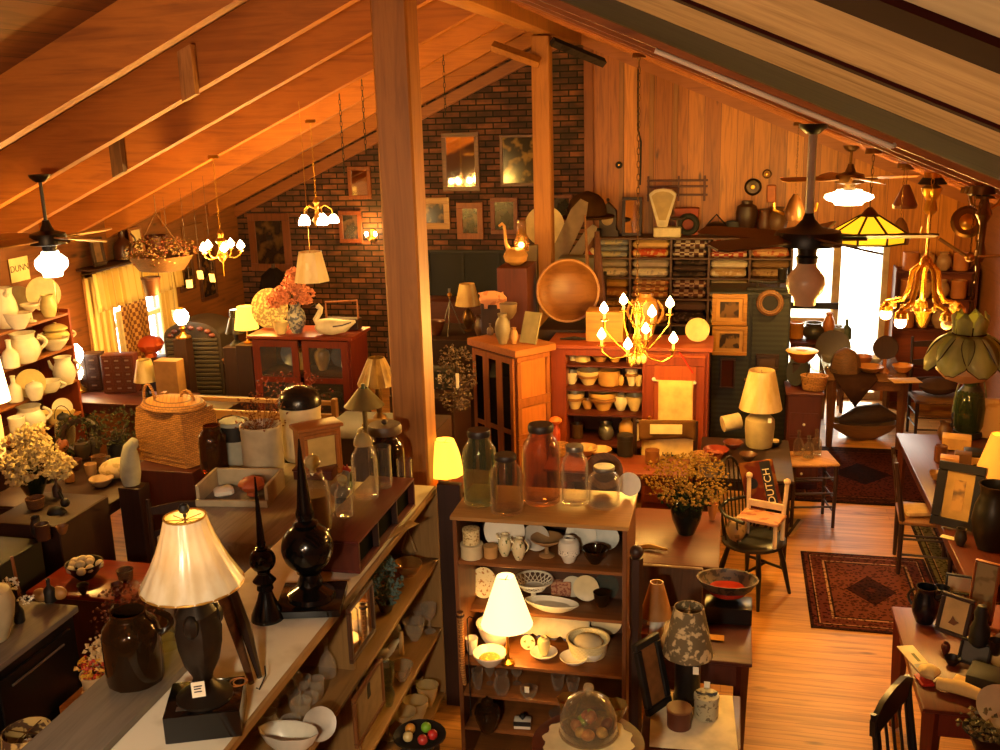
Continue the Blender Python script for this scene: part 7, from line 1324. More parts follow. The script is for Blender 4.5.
a = at(905, 512, 0); rugobj('hall_runner', 'dark green-bordered runner rug under the right-hand furniture', a.x, a.x+1.2, 3.9, a.y, rugmat('rug3', '5a3020', '5a5030', '2a1c14', '8a6a44', .6, (a.y-3.9)/2))
a = at(785, 532, 0); rugobj('striped_mat', 'small striped mat partly under the armchair side', a.x-.35, a.x+.12, a.y-.05, a.y+.35, stripes('a88c60', '2c2018', 'x', .07, .6), -.3, 'mat')
# Windsor chair with the child's chair draped in a sack
P = at(752, 600, 0); t = thing('windsor_chair', 'black Windsor chair with bowed spindle back near the red rug', 'chair', (P.x-.0, P.y+.1, 0), .95); m = M_black
MB().lathe([(.2, .41), (.225, .42), (.225, .44), (.2, .452), (.1, .446), (0, .444)], 24, sx=1.05).obj('seat', m, t)
for sx in (-1, 1):
    for sy in (-1, 1): MB().tube([(sx*.12, sy*.12, .42), (sx*.155, sy*.155, .25), (sx*.2, sy*.19, 0)], [.015, .021, .012], 8).obj('leg', m, t)
    MB().tube([(sx*.165, -.16, .2), (sx*.165, .16, .2)], .011, 6).obj('stretcher', m, t)
MB().tube([(-.165, 0, .2), (.165, 0, .2)], .011, 6).obj('stretcher', m, t)
MB().tube([(-.25, -.08, .66), (-.24, .08, .665), (-.15, .2, .67), (0, .24, .675), (.15, .2, .67), (.24, .08, .665), (.25, -.08, .66)], .014, 8).obj('arm_rail', m, t)
MB().tube([(.21*cos(PI*i/14), .2+.05*sin(PI*i/14), .45+.56*sin(PI*i/14)) for i in range(15)], .011, 8).obj('bow', m, t)
for i in range(7): x = -.15+.05*i; MB().tube([(x*.8, .18, .44), (x, .215+.03*(1-abs(x)/.2), .45+.54*math.sqrt(max(.05, 1-(x/.21)**2)))], .006, 5).obj('spindle', m, t)
for s in (-1, 1): MB().tube([(s*.2, 0, .44), (s*.245, -.02, .66)], .009, 6).obj('arm_post', m, t); MB().tube([(s*.17, .12, .44), (s*.22, .13, .665)], .008, 6).obj('arm_post', m, t)
wl = t.location
t = thing('child_chair', 'small pink-white painted child chair standing on the black Windsor chair', 'child chair', (wl.x+.05, wl.y-.05, .456), -.35); m = paint('d8b890', .5)
for sx in (-1, 1):
    MB().tube([(sx*.13, .07, 0), (sx*.13, .08, .2), (sx*.14, .1, .42)], .016, 8).ball((sx*.14, .1, .44), .025, 10, 8).obj('back_post', m, t); MB().tube([(sx*.13, -.1, 0), (sx*.13, -.1, .19)], .015, 8).obj('leg', m, t)
MB().bx(-.15, .15, -.12, .09, .17, .195, .006).obj('seat', spots('c08860', 'a05a3c', 16), t); MB().bx(-.13, .13, .07, .09, .22, .27, .004).obj('back_slat', m, t)
o = one(MB().bx(-.13, .13, -.008, .008, -.02, .34, .006), 'printed_sack', spots('5a2418', '7a4a20', 6, .5, .56, .9), 'dark red printed sack draped over the child chair back', 'sack', (wl.x+.07, wl.y+.045, .456+.22), 0, None, (-.12, -.3, -.35))
bk = MB().bx(.03, .11, -.0085, -.008, .0, .33).obj('black_stripe', M_blk, o); text('DUTCH', .075, bk, (.07, -.0095, .15), M_paper, (PI/2, -PI/2, 0))
MB().tr(-.05, -.009, .18, rx=PI/2).lathe([(.04, 0), (.04, .001), (0, .0012)], 12).obj('dark_spot', M_blk, o)
one(MB().ball((0, 0, .1), .09, 12, 8, .8, 1, 1), 'straw_doll', spots('8a6a3c', '5a4020', 20), 'pale bundle on the near arm side of the Windsor chair', 'bundle', (wl.x-.13, wl.y-.12, .458))
# ladder-back chair at the far table
P = at(930, 440, 0); slat_chair('ladder_chair', 'dark ladder-back chair at the right end of the far table', (P.x+.05, P.y+.1, 0), 0.05, M_dk, M_wickd, .5, .42, .46, 1.05, 3)
one(MB().ball((0, 0, .08), .16, 14, 8, 1.2, 1, .55), 'dark_cushion', paint('4a3428', .9), 'dark cushion lying on the ladder-back chair seat', 'cushion', (P.x+.05, P.y+.1, .49))
# right-hand cluster on a long side table
t = table('wares_table', 'long red-brown side table crowded with lamps and frames at the right', 1.42, 2.3, 6.0, 8.9, .72, M_red, wood('54200e', '3a140a', 'y', .4), .06, .12, foot=.0105); ZW = .723
picture('framed_portrait', 'gold and black framed portrait leaning at the front of the right side table', 0, 0, 0, 44, 60, paint('15110d', .3), spots('a87c38', '5a4020', 10, .5, .6), .2, None, -.45, .3, mat_=paint('b8904a', .35, .4), P=at(957, 535, ZW)+Vector((0, .1, .01)), t=.05)
box_('note_card', 'white note card in front of the gold and black portrait', 'card', 948, 538, ZW, .09, .05, .004, M_paper, -.5, .001)
lamp('table_lamp', 'lamp with bright amber cone shade at the right edge', 0, 0, 0, 26, 22, 46, 17, 48, 'urn', M_black, litshade('e09030', .55), 0, P=at(993, 510, ZW), fin=False)
lamp_light(at(985, 510, ZW)+Vector((-.02, 0, .36)), 5)
pot('black_pitcher', 'tall black pitcher in front of the amber-shaded lamp', 'pitcher', 990, 548, ZW, 40, 62, 'pitcher', M_black)
pot('black_creamer', 'small dark creamer at the foot of the portrait', 'creamer', 960, 545, ZW, 12, 16, 'pitcher', paint('2a2420', .3))
t = thing('green_lantern', 'dark green glass railroad lantern with bail on the right side table', 'lantern', at(967, 436, ZW)); H = 58*vpp(t.location); R = 14*mpp(t.location)
MB().lathe([(R*.8, 0), (R*.8, H*.08), (R, H*.2), (R*1.05, H*.5), (R*.9, H*.75), (R*.5, H*.85), (R*.5, H)], 18).obj('body', glass('5a6a44', .7), t); MB().lathe([(R*.95, 0), (R, H*.04), (R*.95, H*.1)], 16).obj('base', M_iron, t); MB().lathe([(R*.9, H*.74), (R*.4, H*.9), (0, H*.95)], 16).obj('cap', M_iron, t); MB().tube([(R*1.1*cos(PI*i/10), 0, H*.4+H*.75*sin(PI*i/10)) for i in range(11)], .007, 6).obj('bail_handle', paint('6a7050', .4), t)
box_('tan_book', 'large tan book standing right of the green lantern', 'book', 990, 438, ZW, .22, .06, .34, spots('b08850', '9a7038', 8), -.2)
for i, (x, y, w, d, h, c, lab) in enumerate([(956, 448, .22, .16, .1, 'c89850', 'tan parcel at the foot of the green lantern'), (968, 462, .2, .16, .06, 'd8a858', 'yellowish parcel before the tan parcel'), (948, 478, .13, .1, .17, 'c89058', 'upright tan canister box left of the amber lamp'), (962, 470, .12, .1, .14, '6a4424', 'brown square tin behind the amber lamp')]): box_('parcel', lab, 'parcel', x, y, ZW, w, d, h, paint(c, .6), -.2)
plate_up('patterned_platter', 'greenish patterned platter lying before the parcels', 'platter', 955, 492, ZW, 36, spots('a8924c', '7a6a34', 16), None, PI/2-.25, P=at(957, 486, ZW)+Vector((0, -.1, .03)))
box_('ebony_box', 'black wooden box behind the platter at the right edge', 'box', 985, 462, ZW, .3, .2, .08, M_black, -.1)
one(MB().tube([(0, 0, 0), (.0, -1.3, -.0)], .03, 4), 'long_rail', wood('8a6038', '6a4426', 'y', .4), 'pale flat rail slanting along the left edge of the right side table', 'rail', at(918, 466, .5)+Vector((0, .1, 0))) if 0 else None
P = at(928, 530, 0); slat_chair('tilted_chair', 'dark wooden side chair pushed against the right side table', (1.49, 7.75, .0), 1.5, M_dk, wood('8a5a30', '6a4020', 'x'), .42, .4, .45, .9, 2)
one(MB().bx(-.1, .1, -.09, .09, 0, .05, .02), 'cream_cloth', paint('d0a870', .9), 'folded cream cloth on the side chair seat', 'cloth', (1.42, 7.72, .453), .2) # .2, .18, .05, paint('d0a870', .9), .2, .02)
# desk at the lower right
dx0 = at(890, 690, .74).x; 
dt = table('writing_desk', 'red-brown desk at the bottom right with small pictures on it', .93, 2.0, 4.52, 5.55, .74, wood('7a2c14', '54200e', 'z', .4), wood('6a2a12', '4a1a0c', 'y', .4), .07, .14, drawers=2, foot=.0105); ZD = .743
box_thing('desk_shelf', 'low red shelf box along the back of the writing desk', 'shelf', 1.22, 1.95, 5.0, 5.5, ZD, ZD+.08, wood('7a2c14', '54200e', 'y', .35)); ZE = ZD+.082
pot('black_pitcher', 'black enamel pitcher at the corner of the writing desk', 'pitcher', 924, 622, ZD, 26, 34, 'pitcher', paint('10131a', .25), None, (hd(2.6, M_black), ('spout', M_black, -.4, .75, 1.0, .2)))
picture('small_print', 'dark-framed print of a bird on pale ground on the writing desk', 0, 0, 0, 32, 36, M_dk, paint('d8b878', .6), .13, None, -.6, .35, P=at(952, 638, ZE)+Vector((0, .02, .006)))
q = bpy.data.objects['small_print']; MB().slab([(-.02, .06), (.01, .055), (.03, .075), (.01, .08), (-.005, .1), (-.01, .08)], -.03, -.022).obj('printed_bird', paint('7a4a28', .7), q)
picture('tall_print', 'tall greenish framed silhouette picture at the back of the desk', 0, 0, 0, 24, 56, M_oak, spots('a8945c', '8a7844', 10), .1, None, -.5, .2, P=at(984, 632, ZE)+Vector((0, .1, .006)))
one(MB().lathe([(.02, 0), (.05, .03), (.05, .1), (.03, .15), (.035, .19), (.02, .23), (0, .235)], 12), 'dark_statuette', M_blk, 'black statuette standing before the tall silhouette picture', 'figurine', at(978, 648, ZE)+Vector((0, 0, .003)))
picture('white_print', 'small framed white print lying at the back left of the desk', 0, 0, 0, 26, 18, M_blk, M_paper, .12, None, -.2, .3, P=at(962, 603, ZE)+Vector((0, .1, .004)))
picture('blue_print', 'dim blue-grey framed picture low on the writing desk', 0, 0, 0, 30, 22, M_iron, paint('5a5a50', .5), .12, None, -.5, .5, P=at(972, 665, ZD)+Vector((0, -.02, .006)))
o = box_('open_pamphlet', 'pale pamphlet with grey print lying on the left of the desk', 'pamphlet', 916, 660, ZD, .085, .26, .006, paint('dcc898', .7), .28, .001); MB().bx(-.005, .012, -.03, .05, .006, .0066).obj('printed_leaf', paint('6a6a30', .7), o); MB().bx(-.035, .035, -.12, -.05, .006, .0066).obj('grey_print', paint('9a9a90', .7), o)
box_('red_book', 'small bright red book at the end of the pamphlet', 'book', 924, 682, ZD, .06, .1, .015, paint('b82414', .5), .25)
o = one(MB().tube([(0, 0, .03), (.1, -.03, .035), (.22, -.1, .03)], [.028, .036, .026], 10), 'paper_scroll', paint('e0bc74', .8), 'cream paper roll lying at the front of the desk', 'paper roll', at(936, 690, ZD)+Vector((0, 0, .008)))
one(MB().lathe(prof('knob', .05, .08), 14, flute=.15, nf=5), 'crumpled_paper', paint('e4c884', .8), 'crumpled cream tissue at the end of the paper roll', 'paper', at(930, 686, ZD)+Vector((0, .05, .003)))
box_('card_box', 'flat tan printed box beside the paper roll', 'box', 968, 690, ZD, .15, .12, .03, spots('c8a058', '9a7438', 22), -.5)
plate_up('white_cover', 'cream round lid at the right bottom edge of the desk', 'lid', 1000, 752, .6, 46, M_cream, None, PI/2-.7, P=at(1000, 725, ZD)+Vector((0, -.05, .0)))
plate_up('gold_tray', 'greyish plate with gold rim at the right edge above the desk', 'plate', 1004, 670, ZD, 40, paint('c8b48c', .3), None, .6, P=at(1003, 672, ZD), rz=-.6)
P = at(885, 752, .45)
slat_chair('spindle_chair', 'black spindle-back chair pushed up to the writing desk', (.97, 4.2, 0), 1.08, M_black, wood('5a2c18', '3c1c0e', 'x'), .44, .4, .45, .92, 0, None, 5)
t2 = table('drop_table', 'dark brown table at the bottom right corner below the desk', 1.12, 2.0, 3.5, 4.45, .7, wood('5a3018', '3a1c0c', 'z'), wood('5a3018', '3c2010', 'x', .35))
t = thing('dried_grass', 'dry grassy plant lying on the dark corner table', 'dried plant', at(985, 735, .703)); sprigs(MB(), 120, (0, 0, .06), .13, .05, .03).obj('leaves', spots('7a6a3c', '4a4020', 20), t); MB().lathe(prof('dish', .1, .03), 14).obj('dish', M_iron, t)
# white long stack of right wall goods far behind: shelves by the door at right
t = thing('wall_shelves', 'red-brown wall shelves with small wares right of the glass doors', 'shelf unit', (2.25, 12.35, 0)); 
for z in (.5, .95, 1.3, 1.62): MB().bx(-.42, .44, -.15, .1, z-.02, z, .004).obj('shelf', M_redx, t)
for x in (-.42, .44): MB().bx(x-.012, x+.012, -.15, .1, 0, 1.66, .004).obj('side_board', M_red, t)
MB().bx(-.42, .44, .1, .12, 0, 1.64).obj('back_board', wood('8a3c18', '682a10', 'x'), t)
pk_ = ['crock', 'pitcher', 'ginger', 'bowl', 'vase', 'bottle']; cc_ = ['b8703c', '8a4a24', 'c89050', '6a3018', 'a8805c', 'd0a060']
cnm = ['crock', 'pitcher', 'jar', 'bowl', 'vase', 'bottle']
for r, z in enumerate((.95, 1.3, 1.62)):
    for c in range(4): k = (r*5+c*2+r) % 6; pot('shelf_'+cnm[k], '%s %s, %s from left on the %s wall shelf by the doors' % (['tan', 'brown', 'amber', 'dark', 'pinkish', 'yellowish'][k], cnm[k], ['first', 'second', 'third', 'fourth'][c], ['lowest', 'middle', 'top'][r]), cnm[k], 0, 0, 0, 15, 18, pk_[k], paint(cc_[k], .4), 'pottery on the wall shelves by the doors', P=(1.98+.18*c, 12.3, z))

# darker small things that crowd the desk
for i, (x, y, z, w_, h_, pk, c, nm, lab) in enumerate([(940, 610, ZD, 16, 22, 'crock', '14161c', 'crock', 'blue-black crock behind the black enamel pitcher'), (968, 622, ZE, 10, 18, 'bottle', '1c1614', 'bottle', 'black bottle behind the bird print'), (995, 655, ZE, 14, 14, 'cup', '2a1c16', 'cup', 'dark cup at the right end of the desk shelf'), (952, 665, ZD, 16, 7, 'dish', '20160f', 'dish', 'dark dish before the bird print'), (945, 655, ZD, 9, 12, 'ginger', '5a2418', 'jar', 'dark red jar at the left of the dark dish')]):
    pot('dark_'+nm, lab, nm, x, y, z, w_, h_, pk, paint(c, .35), 'dark things on the writing desk')
box_('dark_box', 'low black box at the right of the writing desk', 'box', 990, 690, ZD, .2, .16, .09, M_blk, -.4)
for i, (x, y, w_, h_, pk, c, nm, lab) in enumerate([(940, 462, 12, 16, 'crock', '6a3c20', 'crock', 'brown crock at the left edge of the right side table'), (936, 480, 14, 8, 'dish', '8a6030', 'dish', 'tan dish at the left edge of the right side table'), (975, 488, 16, 22, 'ginger', '3a2a18', 'jar', 'dark jar behind the portrait frame'), (944, 440, 14, 18, 'pitcher', '5a3a20', 'pitcher', 'brown pitcher left of the tan parcel')]):
    pot('brown_'+nm, lab, nm, x, y, ZW, w_, h_, pk, paint(c, .4), 'brown wares on the right side table')
# ================================================================== HANGING LAMPS AND FANS
M_flame = emit('ffd080', 45); M_wbulb = emit('ffe0a0', 40); LC = (1, .52, .09)
def chain_to_roof(t, P, z0, r=.008, m=M_dbrass, right=False):
    zt_ = (ZR-SL*abs(P.x-XR)+.02) if P.x > XR else zl(P.x)+.02
    pendant_chain((0, 0, z0), (0, 0, zt_-P.z), r).obj('chain', m, t)
    MB().lathe([(.05, -.03), (.045, 0), (0, .0)][:2], 14, (0, 0, zt_-P.z)).obj('canopy', m, t)
# --- ceiling fan at the left with the lit schoolhouse globe
def fan(name, lab, P, rod, blades, bl, bw, Rm, mm, mb_, globe_m, gw, gh, drop, rot0, lit, zt_):
    t = thing(name, lab, 'ceiling fan', P)
    MB().lathe([(Rm*.5, -.05), (Rm, -.04), (Rm*1.02, .0), (Rm*.95, .03), (Rm*.4, .05), (.03, .09), (.022, .12)], 24).obj('motor', mm, t)
    MB().tube([(0, 0, .1), (0, 0, zt_-P.z)], rod, 8).obj('rod', mm if rod < .02 else paint('b8b4a8', .4), t)
    MB().lathe([(.03, -.05), (.065, -.02), (.07, 0)], 16, (0, 0, zt_-P.z)).obj('canopy', mm, t)
    for i in range(blades):
        a = rot0+2*PI*i/blades; c, s = cos(a), sin(a)
        q = MB().tr(rz=a); q.M = q.M @ Matrix.Rotation(-.24, 4, 'X')
        q.prism([(Rm*.8, -bw*.35), (Rm+.1, -bw*.5), (bl-.04, -bw*.5), (bl, -bw*.3), (bl, bw*.3), (bl-.04, bw*.5), (Rm+.1, bw*.5), (Rm*.8, bw*.35)], -.006, .004); b = q.obj('blade', mb_, t)
        MB().tr(rz=a).bx(Rm*.6, Rm+.12, -.02, .02, -.02, -.008).obj('blade_iron', M_dbrass, b)
    MB().lathe([(.05, -.05), (.045, -.09), (.055, -.1), (.05, -drop)], 16).obj('light_fitter', mm, t)
    MB().lathe([(gw*.5, 0), (gw*.55, -gh*.1), (gw*.96, -gh*.32), (gw, -gh*.5), (gw*.9, -gh*.66), (gw*.62, -gh*.8), (gw*.56, -gh*.97), (0, -gh)], 24, (0, 0, -drop)).obj('glass_globe', globe_m, t)
    if lit: lamp_light(P+Vector((0, 0, -drop-gh-.08)), lit, LC, .06)
    return t
P = atY(48, 238, 6.0); k = mpp(P)
f = fan('ceiling_fan', 'dark ceiling fan with a lit white globe hanging over the ironstone shelves', P, .012, 4, .52, .12, .12, paint('1c1410', .4, .3), wood('a87838', '7a5420', 'x', .35), litshade('fff0d0', 9), 16*k, 26*vpp(P), .09, -.25, 34, zl(P.x)+.01)
MB().tube([(.04, -.05, -.12), (.04, -.05, -.52)], .0022, 4).obj('pull_chain', M_brass, f)
# --- ceiling fan at the right, lamp off
P = atY(808, 237, 5.3); k = mpp(P)
f = fan('ceiling_fan', 'black ceiling fan on a long pale rod with an unlit frosted globe', P, .021, 5, .62, .13, .165, paint('1a1614', .4, .3), wood('4a2a18', '2e180e', 'x', .4), paint('d8b48c', .35), 19*k, 44*vpp(P), .13, 2.62, 0, ZR-SL*(P.x-XR)+.005)
# --- third fan far right with lit bowl
P = atY(850, 178, 9.2); k = mpp(P)
fan('ceiling_fan', 'far ceiling fan with a bright lit bowl near the right wall boards', P, .012, 4, .6, .12, .12, M_dbrass, wood('b07830', '8a5a20', 'x', .35), litshade('ffe8b0', 12), 24*k, 15*vpp(P), .1, .3, 45, ZR-SL*(P.x-XR)+.005)
# --- chandeliers
def candle_arm(t, a, R, z, dip, mb_, h=.06, br=.03, lit=True, tilt=1.0, bm=None):
    c, s = cos(a), sin(a)
    arm = MB().tube([(c*.02, s*.02, .02), (c*R*.35, s*R*.35, z*.5-dip), (c*R*.7, s*R*.7, z-dip*1.1), (c*R*.97, s*R*.97, z-dip*.5), (c*R, s*R, z)], .0065, 6).obj('arm', mb_, t)
    MB().lathe([(.012, 0), (.03, .008), (.03, .012), (.012, .012)], 12, (c*R, s*R, z)).obj('drip_pan', mb_, arm)
    MB().lathe([(.011, .01), (.011, h)], 10, (c*R, s*R, z)).obj('candle_sleeve', paint('e0c078', .4), arm)
    MB().lathe([(.008, h), (br, h+.02), (br*1.05, h+.035), (br*.5, h+.065), (.002, h+.085)], 10, (c*R, s*R, z)).obj('bulb', (bm or M_flame) if lit else paint('e8dcc0', .2), arm)
P = atY(637, 345, 7.3)
t = thing('chandelier', 'large lit brass chandelier with eight candle bulbs before the red cupboard', 'chandelier', P); mbz = paint('d8a848', .25, .9, .05)
MB().lathe([(.004, -.13), (.02, -.125), (.055, -.1), (.06, -.085), (.02, -.06), (.018, .0), (.03, .03), (.035, .06), (.018, .09), (.014, .2), (.03, .24), (.02, .29), (.008, .33)], 16, flute=0).obj('column', mbz, t)
m = MB()
for i in range(10): a = 2*PI*i/10; m.ball((.055*cos(a), .055*sin(a), -.105), .02, 8, 6, 1, 1, 1.6)
m.obj('shell_bowl', paint('e8d088', .3, .4), t)
for i in range(4): candle_arm(t, .5+PI/2*i, .26, .2, .14, mbz)
for i in range(4): candle_arm(t, -.15+PI/2*i, .27, -.03, .08, mbz, lit=True)
m = MB()
for i in range(4): a = PI/2*i+.3; m.tube([(.015*cos(a), .015*sin(a), .12), (.05*cos(a), .05*sin(a), .2), (.03*cos(a), .03*sin(a), .29), (.07*cos(a), .07*sin(a), .33)], .005, 5)
m.obj('scroll', mbz, t); chain_to_roof(t, P, .33, .009)
for a in range(4): q = 1.3+PI/2*a; lamp_light(P+Vector((.27*cos(q), .27*sin(q), .1)), 21, LC, .04, 'chandelier_light')
P = atY(222, 252, 8.3)
t = thing('brass_chandelier', 'lit brass chandelier with round white bulbs beside the flower basket', 'chandelier', P)
MB().lathe([(.005, -.1), (.03, -.07), (.05, -.03), (.02, 0), (.025, .06), (.05, .1), (.025, .13), (.03, .17), (.01, .2)], 16).obj('column', M_brass, t)
for i in range(5): candle_arm(t, .3+2*PI*i/5, .17, .0, .05, M_brass, .02, .034, True, 1, M_wbulb)
chain_to_roof(t, P, .2, .007, M_brass); MB().tube([(0, 0, -.1), (0, 0, -.22)], .003, 5).obj('pull_cord', M_brass, t)
for a in range(3): q = 2.1*a-1.3; lamp_light(P+Vector((.2*cos(q), .2*sin(q), -.1)), 13, LC, .05, 'chandelier_light')
P = atY(317, 215, 9.0)
t = thing('tulip_chandelier', 'lit chandelier of upturned bright glass shades in front of the brick wall', 'chandelier', P)
MB().lathe([(.02, -.1), (.05, -.05), (.02, 0), (.02, .1), (.035, .12), (.01, .16)], 14).obj('column', M_brass, t)
for i in range(5):
    a = .4+2*PI*i/5; c, s = cos(a), sin(a); arm = MB().tube([(0, 0, .05), (c*.08, s*.08, .09), (c*.14, s*.14, .05), (c*.15, s*.15, .0)], .007, 6).obj('arm', M_brass, t)
    MB().lathe([(.02, 0), (.045, -.03), (.055, -.07), (.05, -.08), (0, -.075)], 14, (c*.15, s*.15, 0)).obj('glass_shade', litshade('ffe8b8', 16), arm)
chain_to_roof(t, P, .16, .006, M_brass)
for a in range(2): lamp_light(P+Vector((.25*(a*2-1), -.2, -.14)), 16, LC, .05, 'chandelier_light')
# hanging cone shade below it
P = atY(312, 281, 8.0); k = mpp(P)
t = thing('hanging_lampshade', 'white panelled cone shade hanging by a thin cord under the glass chandelier', 'hanging lampshade', P); h = 29*vpp(P)
shade_mb(18.5*k, 12*k, h, 0, 8, .0).obj('lamp_shade', cloth_shade('f0e0b8', 'e4cf9c'), t); MB().tube([(0, 0, h*.93), (0, 0, zl(P.x)+.02-P.z)], .003, 5).tube([(-12*k, 0, h*.95), (12*k, 0, h*.95)], .003, 4).obj('cord', M_brass, t); MB().bx(.02, .045, -18*k, -18*k+.002, h*.45, h*.7).obj('price_tag', M_tag, t)
q = atY(233, 345, 8.2)
# --- slag glass lamp (lit)
P = atY(868, 242, 6.4); k = mpp(P)
t = thing('slag_glass_lamp', 'lit octagonal yellow slag glass pendant lamp with dark leading', 'pendant lamp', P); R, r1, hb, hh = 36*k, 9*k, 10*vpp(P), 26*vpp(P)
ov = lambda R_, z: [(R_*cos(2*PI*(i+.5)/8), R_*sin(2*PI*(i+.5)/8), z) for i in range(8)]
A, B, Cc = ov(R*.97, 0), ov(R, hb), ov(r1, hh)
for i in range(8):
    j = (i+1) % 8; n_ = lambda p, f=.004: (p[0]*(1-f/R), p[1]*(1-f/R), p[2])
    MB().add([B[i], B[j], Cc[j], Cc[i], n_(B[i]), n_(B[j]), n_(Cc[j]), n_(Cc[i])], [(0, 1, 2, 3), (7, 6, 5, 4), (0, 4, 5, 1), (2, 6, 7, 3)]).obj('glass_panel', litshade('ffb81c', 1.15), t)
    MB().add([A[i], A[j], B[j], B[i], n_(A[i]), n_(A[j]), n_(B[j]), n_(B[i])], [(0, 1, 2, 3), (7, 6, 5, 4), (0, 4, 5, 1), (2, 6, 7, 3)]).obj('band_panel', litshade('e8b018', 1.0), t)
m = MB()
for i in range(8): j = (i+1) % 8; m.tube([A[i], B[i], Cc[i]], .0075, 5).tube([B[i], B[j]], .007, 5).tube([A[i], A[j]], .007, 5).tube([Cc[i], Cc[j]], .007, 5)
m.obj('leading', paint('2a1a0c', .5), t); MB().lathe([(r1, 0), (r1*.6, .03), (.012, .05)], 12, (0, 0, hh)).obj('cap', M_dbrass, t); chain_to_roof(t, P, hh+.05, .007); MB().ball((0, 0, hb), .035, 10, 8).obj('bulb', M_bulb, t); lamp_light(P+Vector((0, 0, -.08)), 22, (1, .5, .12), .05)
# --- brass chandelier with curved arms, lit bottoms
P = atY(926, 268, 6.0); k = mpp(P); v = vpp(P)
t = thing('brass_chandelier', 'bright brass chandelier with long bent arms and glass beads at the right', 'chandelier', P); mg2 = paint('e8b040', .2, .9, .05)
MB().lathe([(.012, 0), (.035, .015), (.03, .05), (.012, .07)], 14).obj('hub', mg2, t)
for i in range(5):
    a = .2+2*PI*i/5; c, s = cos(a), sin(a); R = 36*k
    arm = MB().tube([(c*.02, s*.02, .03), (c*R*.35, s*R*.35, -.02*1), (c*R*.42, s*R*.42, -22*v), (c*R*.55, s*R*.55, -33*v), (c*R, s*R, -37*v)], [.012, .014, .014, .016, .012], 8).obj('arm', mg2, t)
    MB().lathe([(.012, 0), (.035, -.02), (.04, -.05), (.0, -.055)], 12, (c*R, s*R, -37*v)).obj('lamp_cup', mg2, arm); MB().ball((c*R, s*R, -50*v), .032, 10, 8).obj('bulb', M_bulb if i in (0, 2, 3) else paint('f0dca8', .2), arm)
m = MB()
for i in range(18): a = 2*PI*i/18; m.ball((30*k*cos(a), 30*k*sin(a), -36*v), .012, 6, 5, 1, 1, 1.5)
m.obj('glass_beads', glass('f0d890', .5), t); MB().lathe([(.0, -60*v), (.02, -56*v), (.04, -46*v), (.06, -42*v), (0, -40*v)], 12).obj('drop', mg2, t)
chain_to_roof(t, P, .07, .007, M_brass); lamp_light(P+Vector((-.2, -.05, -.45)), 14, LC, .05, 'chandelier_light'); lamp_light(P+Vector((.06, -.2, -.45)), 10, LC, .05, 'chandelier_light')
# --- tulip stained glass lamp in front
P = atY(966, 366, 4.3); k = mpp(P); v = vpp(P)
t = thing('tulip_lamp', 'pale green petal-shaped stained glass pendant lamp at the right', 'pendant lamp', P); mp_ = cloth_shade('ecf0b4', 'd4dc94', .25, .6); ml = paint('3a2a18', .5)
for i in range(8):
    a = 2*PI*i/8+.2; q = MB().tr(rz=a); n = 8; vs = []
    for j in range(n):
        u = j/(n-1); rr = (15+27*u-3*u*u)*k; zz = (31-34*u+2*sin(PI*u)*3)*v; w_ = (5+12*sin(PI*min(.95, .12+u*.72)))*k*(1 if u < .86 else (1-(u-.86)*4.5))
        vs += [(rr, -w_, zz), (rr+.008, 0, zz+.004), (rr, w_, zz)]
    q.add(vs, [(3*j+c, 3*j+c+1, 3*j+c+4, 3*j+c+3) for j in range(n-1) for c in range(2)]); o = q.obj('petal', mp_, t); md = o.modifiers.new('thick', 'SOLIDIFY'); md.thickness = .004
    MB().tr(rz=a).tube([vs[3*j] for j in range(n)]+[vs[3*j+2] for j in range(n-1, -1, -1)], .0032, 4).obj('leading', ml, o)
for i in range(6):
    a = 2*PI*i/6; q = MB().tr(rz=a); q.add([(14*k, -7*k, 33*v), (15*k, 0, 33*v), (14*k, 7*k, 33*v), (16*k, -8*k, 46*v), (18*k, 0, 50*v), (16*k, 8*k, 46*v), (13*k, 0, 55*v)], [(0, 1, 4, 3), (1, 2, 5, 4), (3, 4, 6), (4, 5, 6)]); o = q.obj('crown_petal', mp_, t); md = o.modifiers.new('thick', 'SOLIDIFY'); md.thickness = .004
MB().lathe([(15*k, 30*v), (16*k, 32*v), (14*k, 35*v)], 18).obj('band', ml, t)
MB().lathe([(26*k, 2*v), (28*k, -4*v), (20*k, -12*v), (8*k, -16*v), (0, -17*v)], 20).obj('inner_globe', paint('e8b070', .4), t); chain_to_roof(t, P, 55*v, .006)
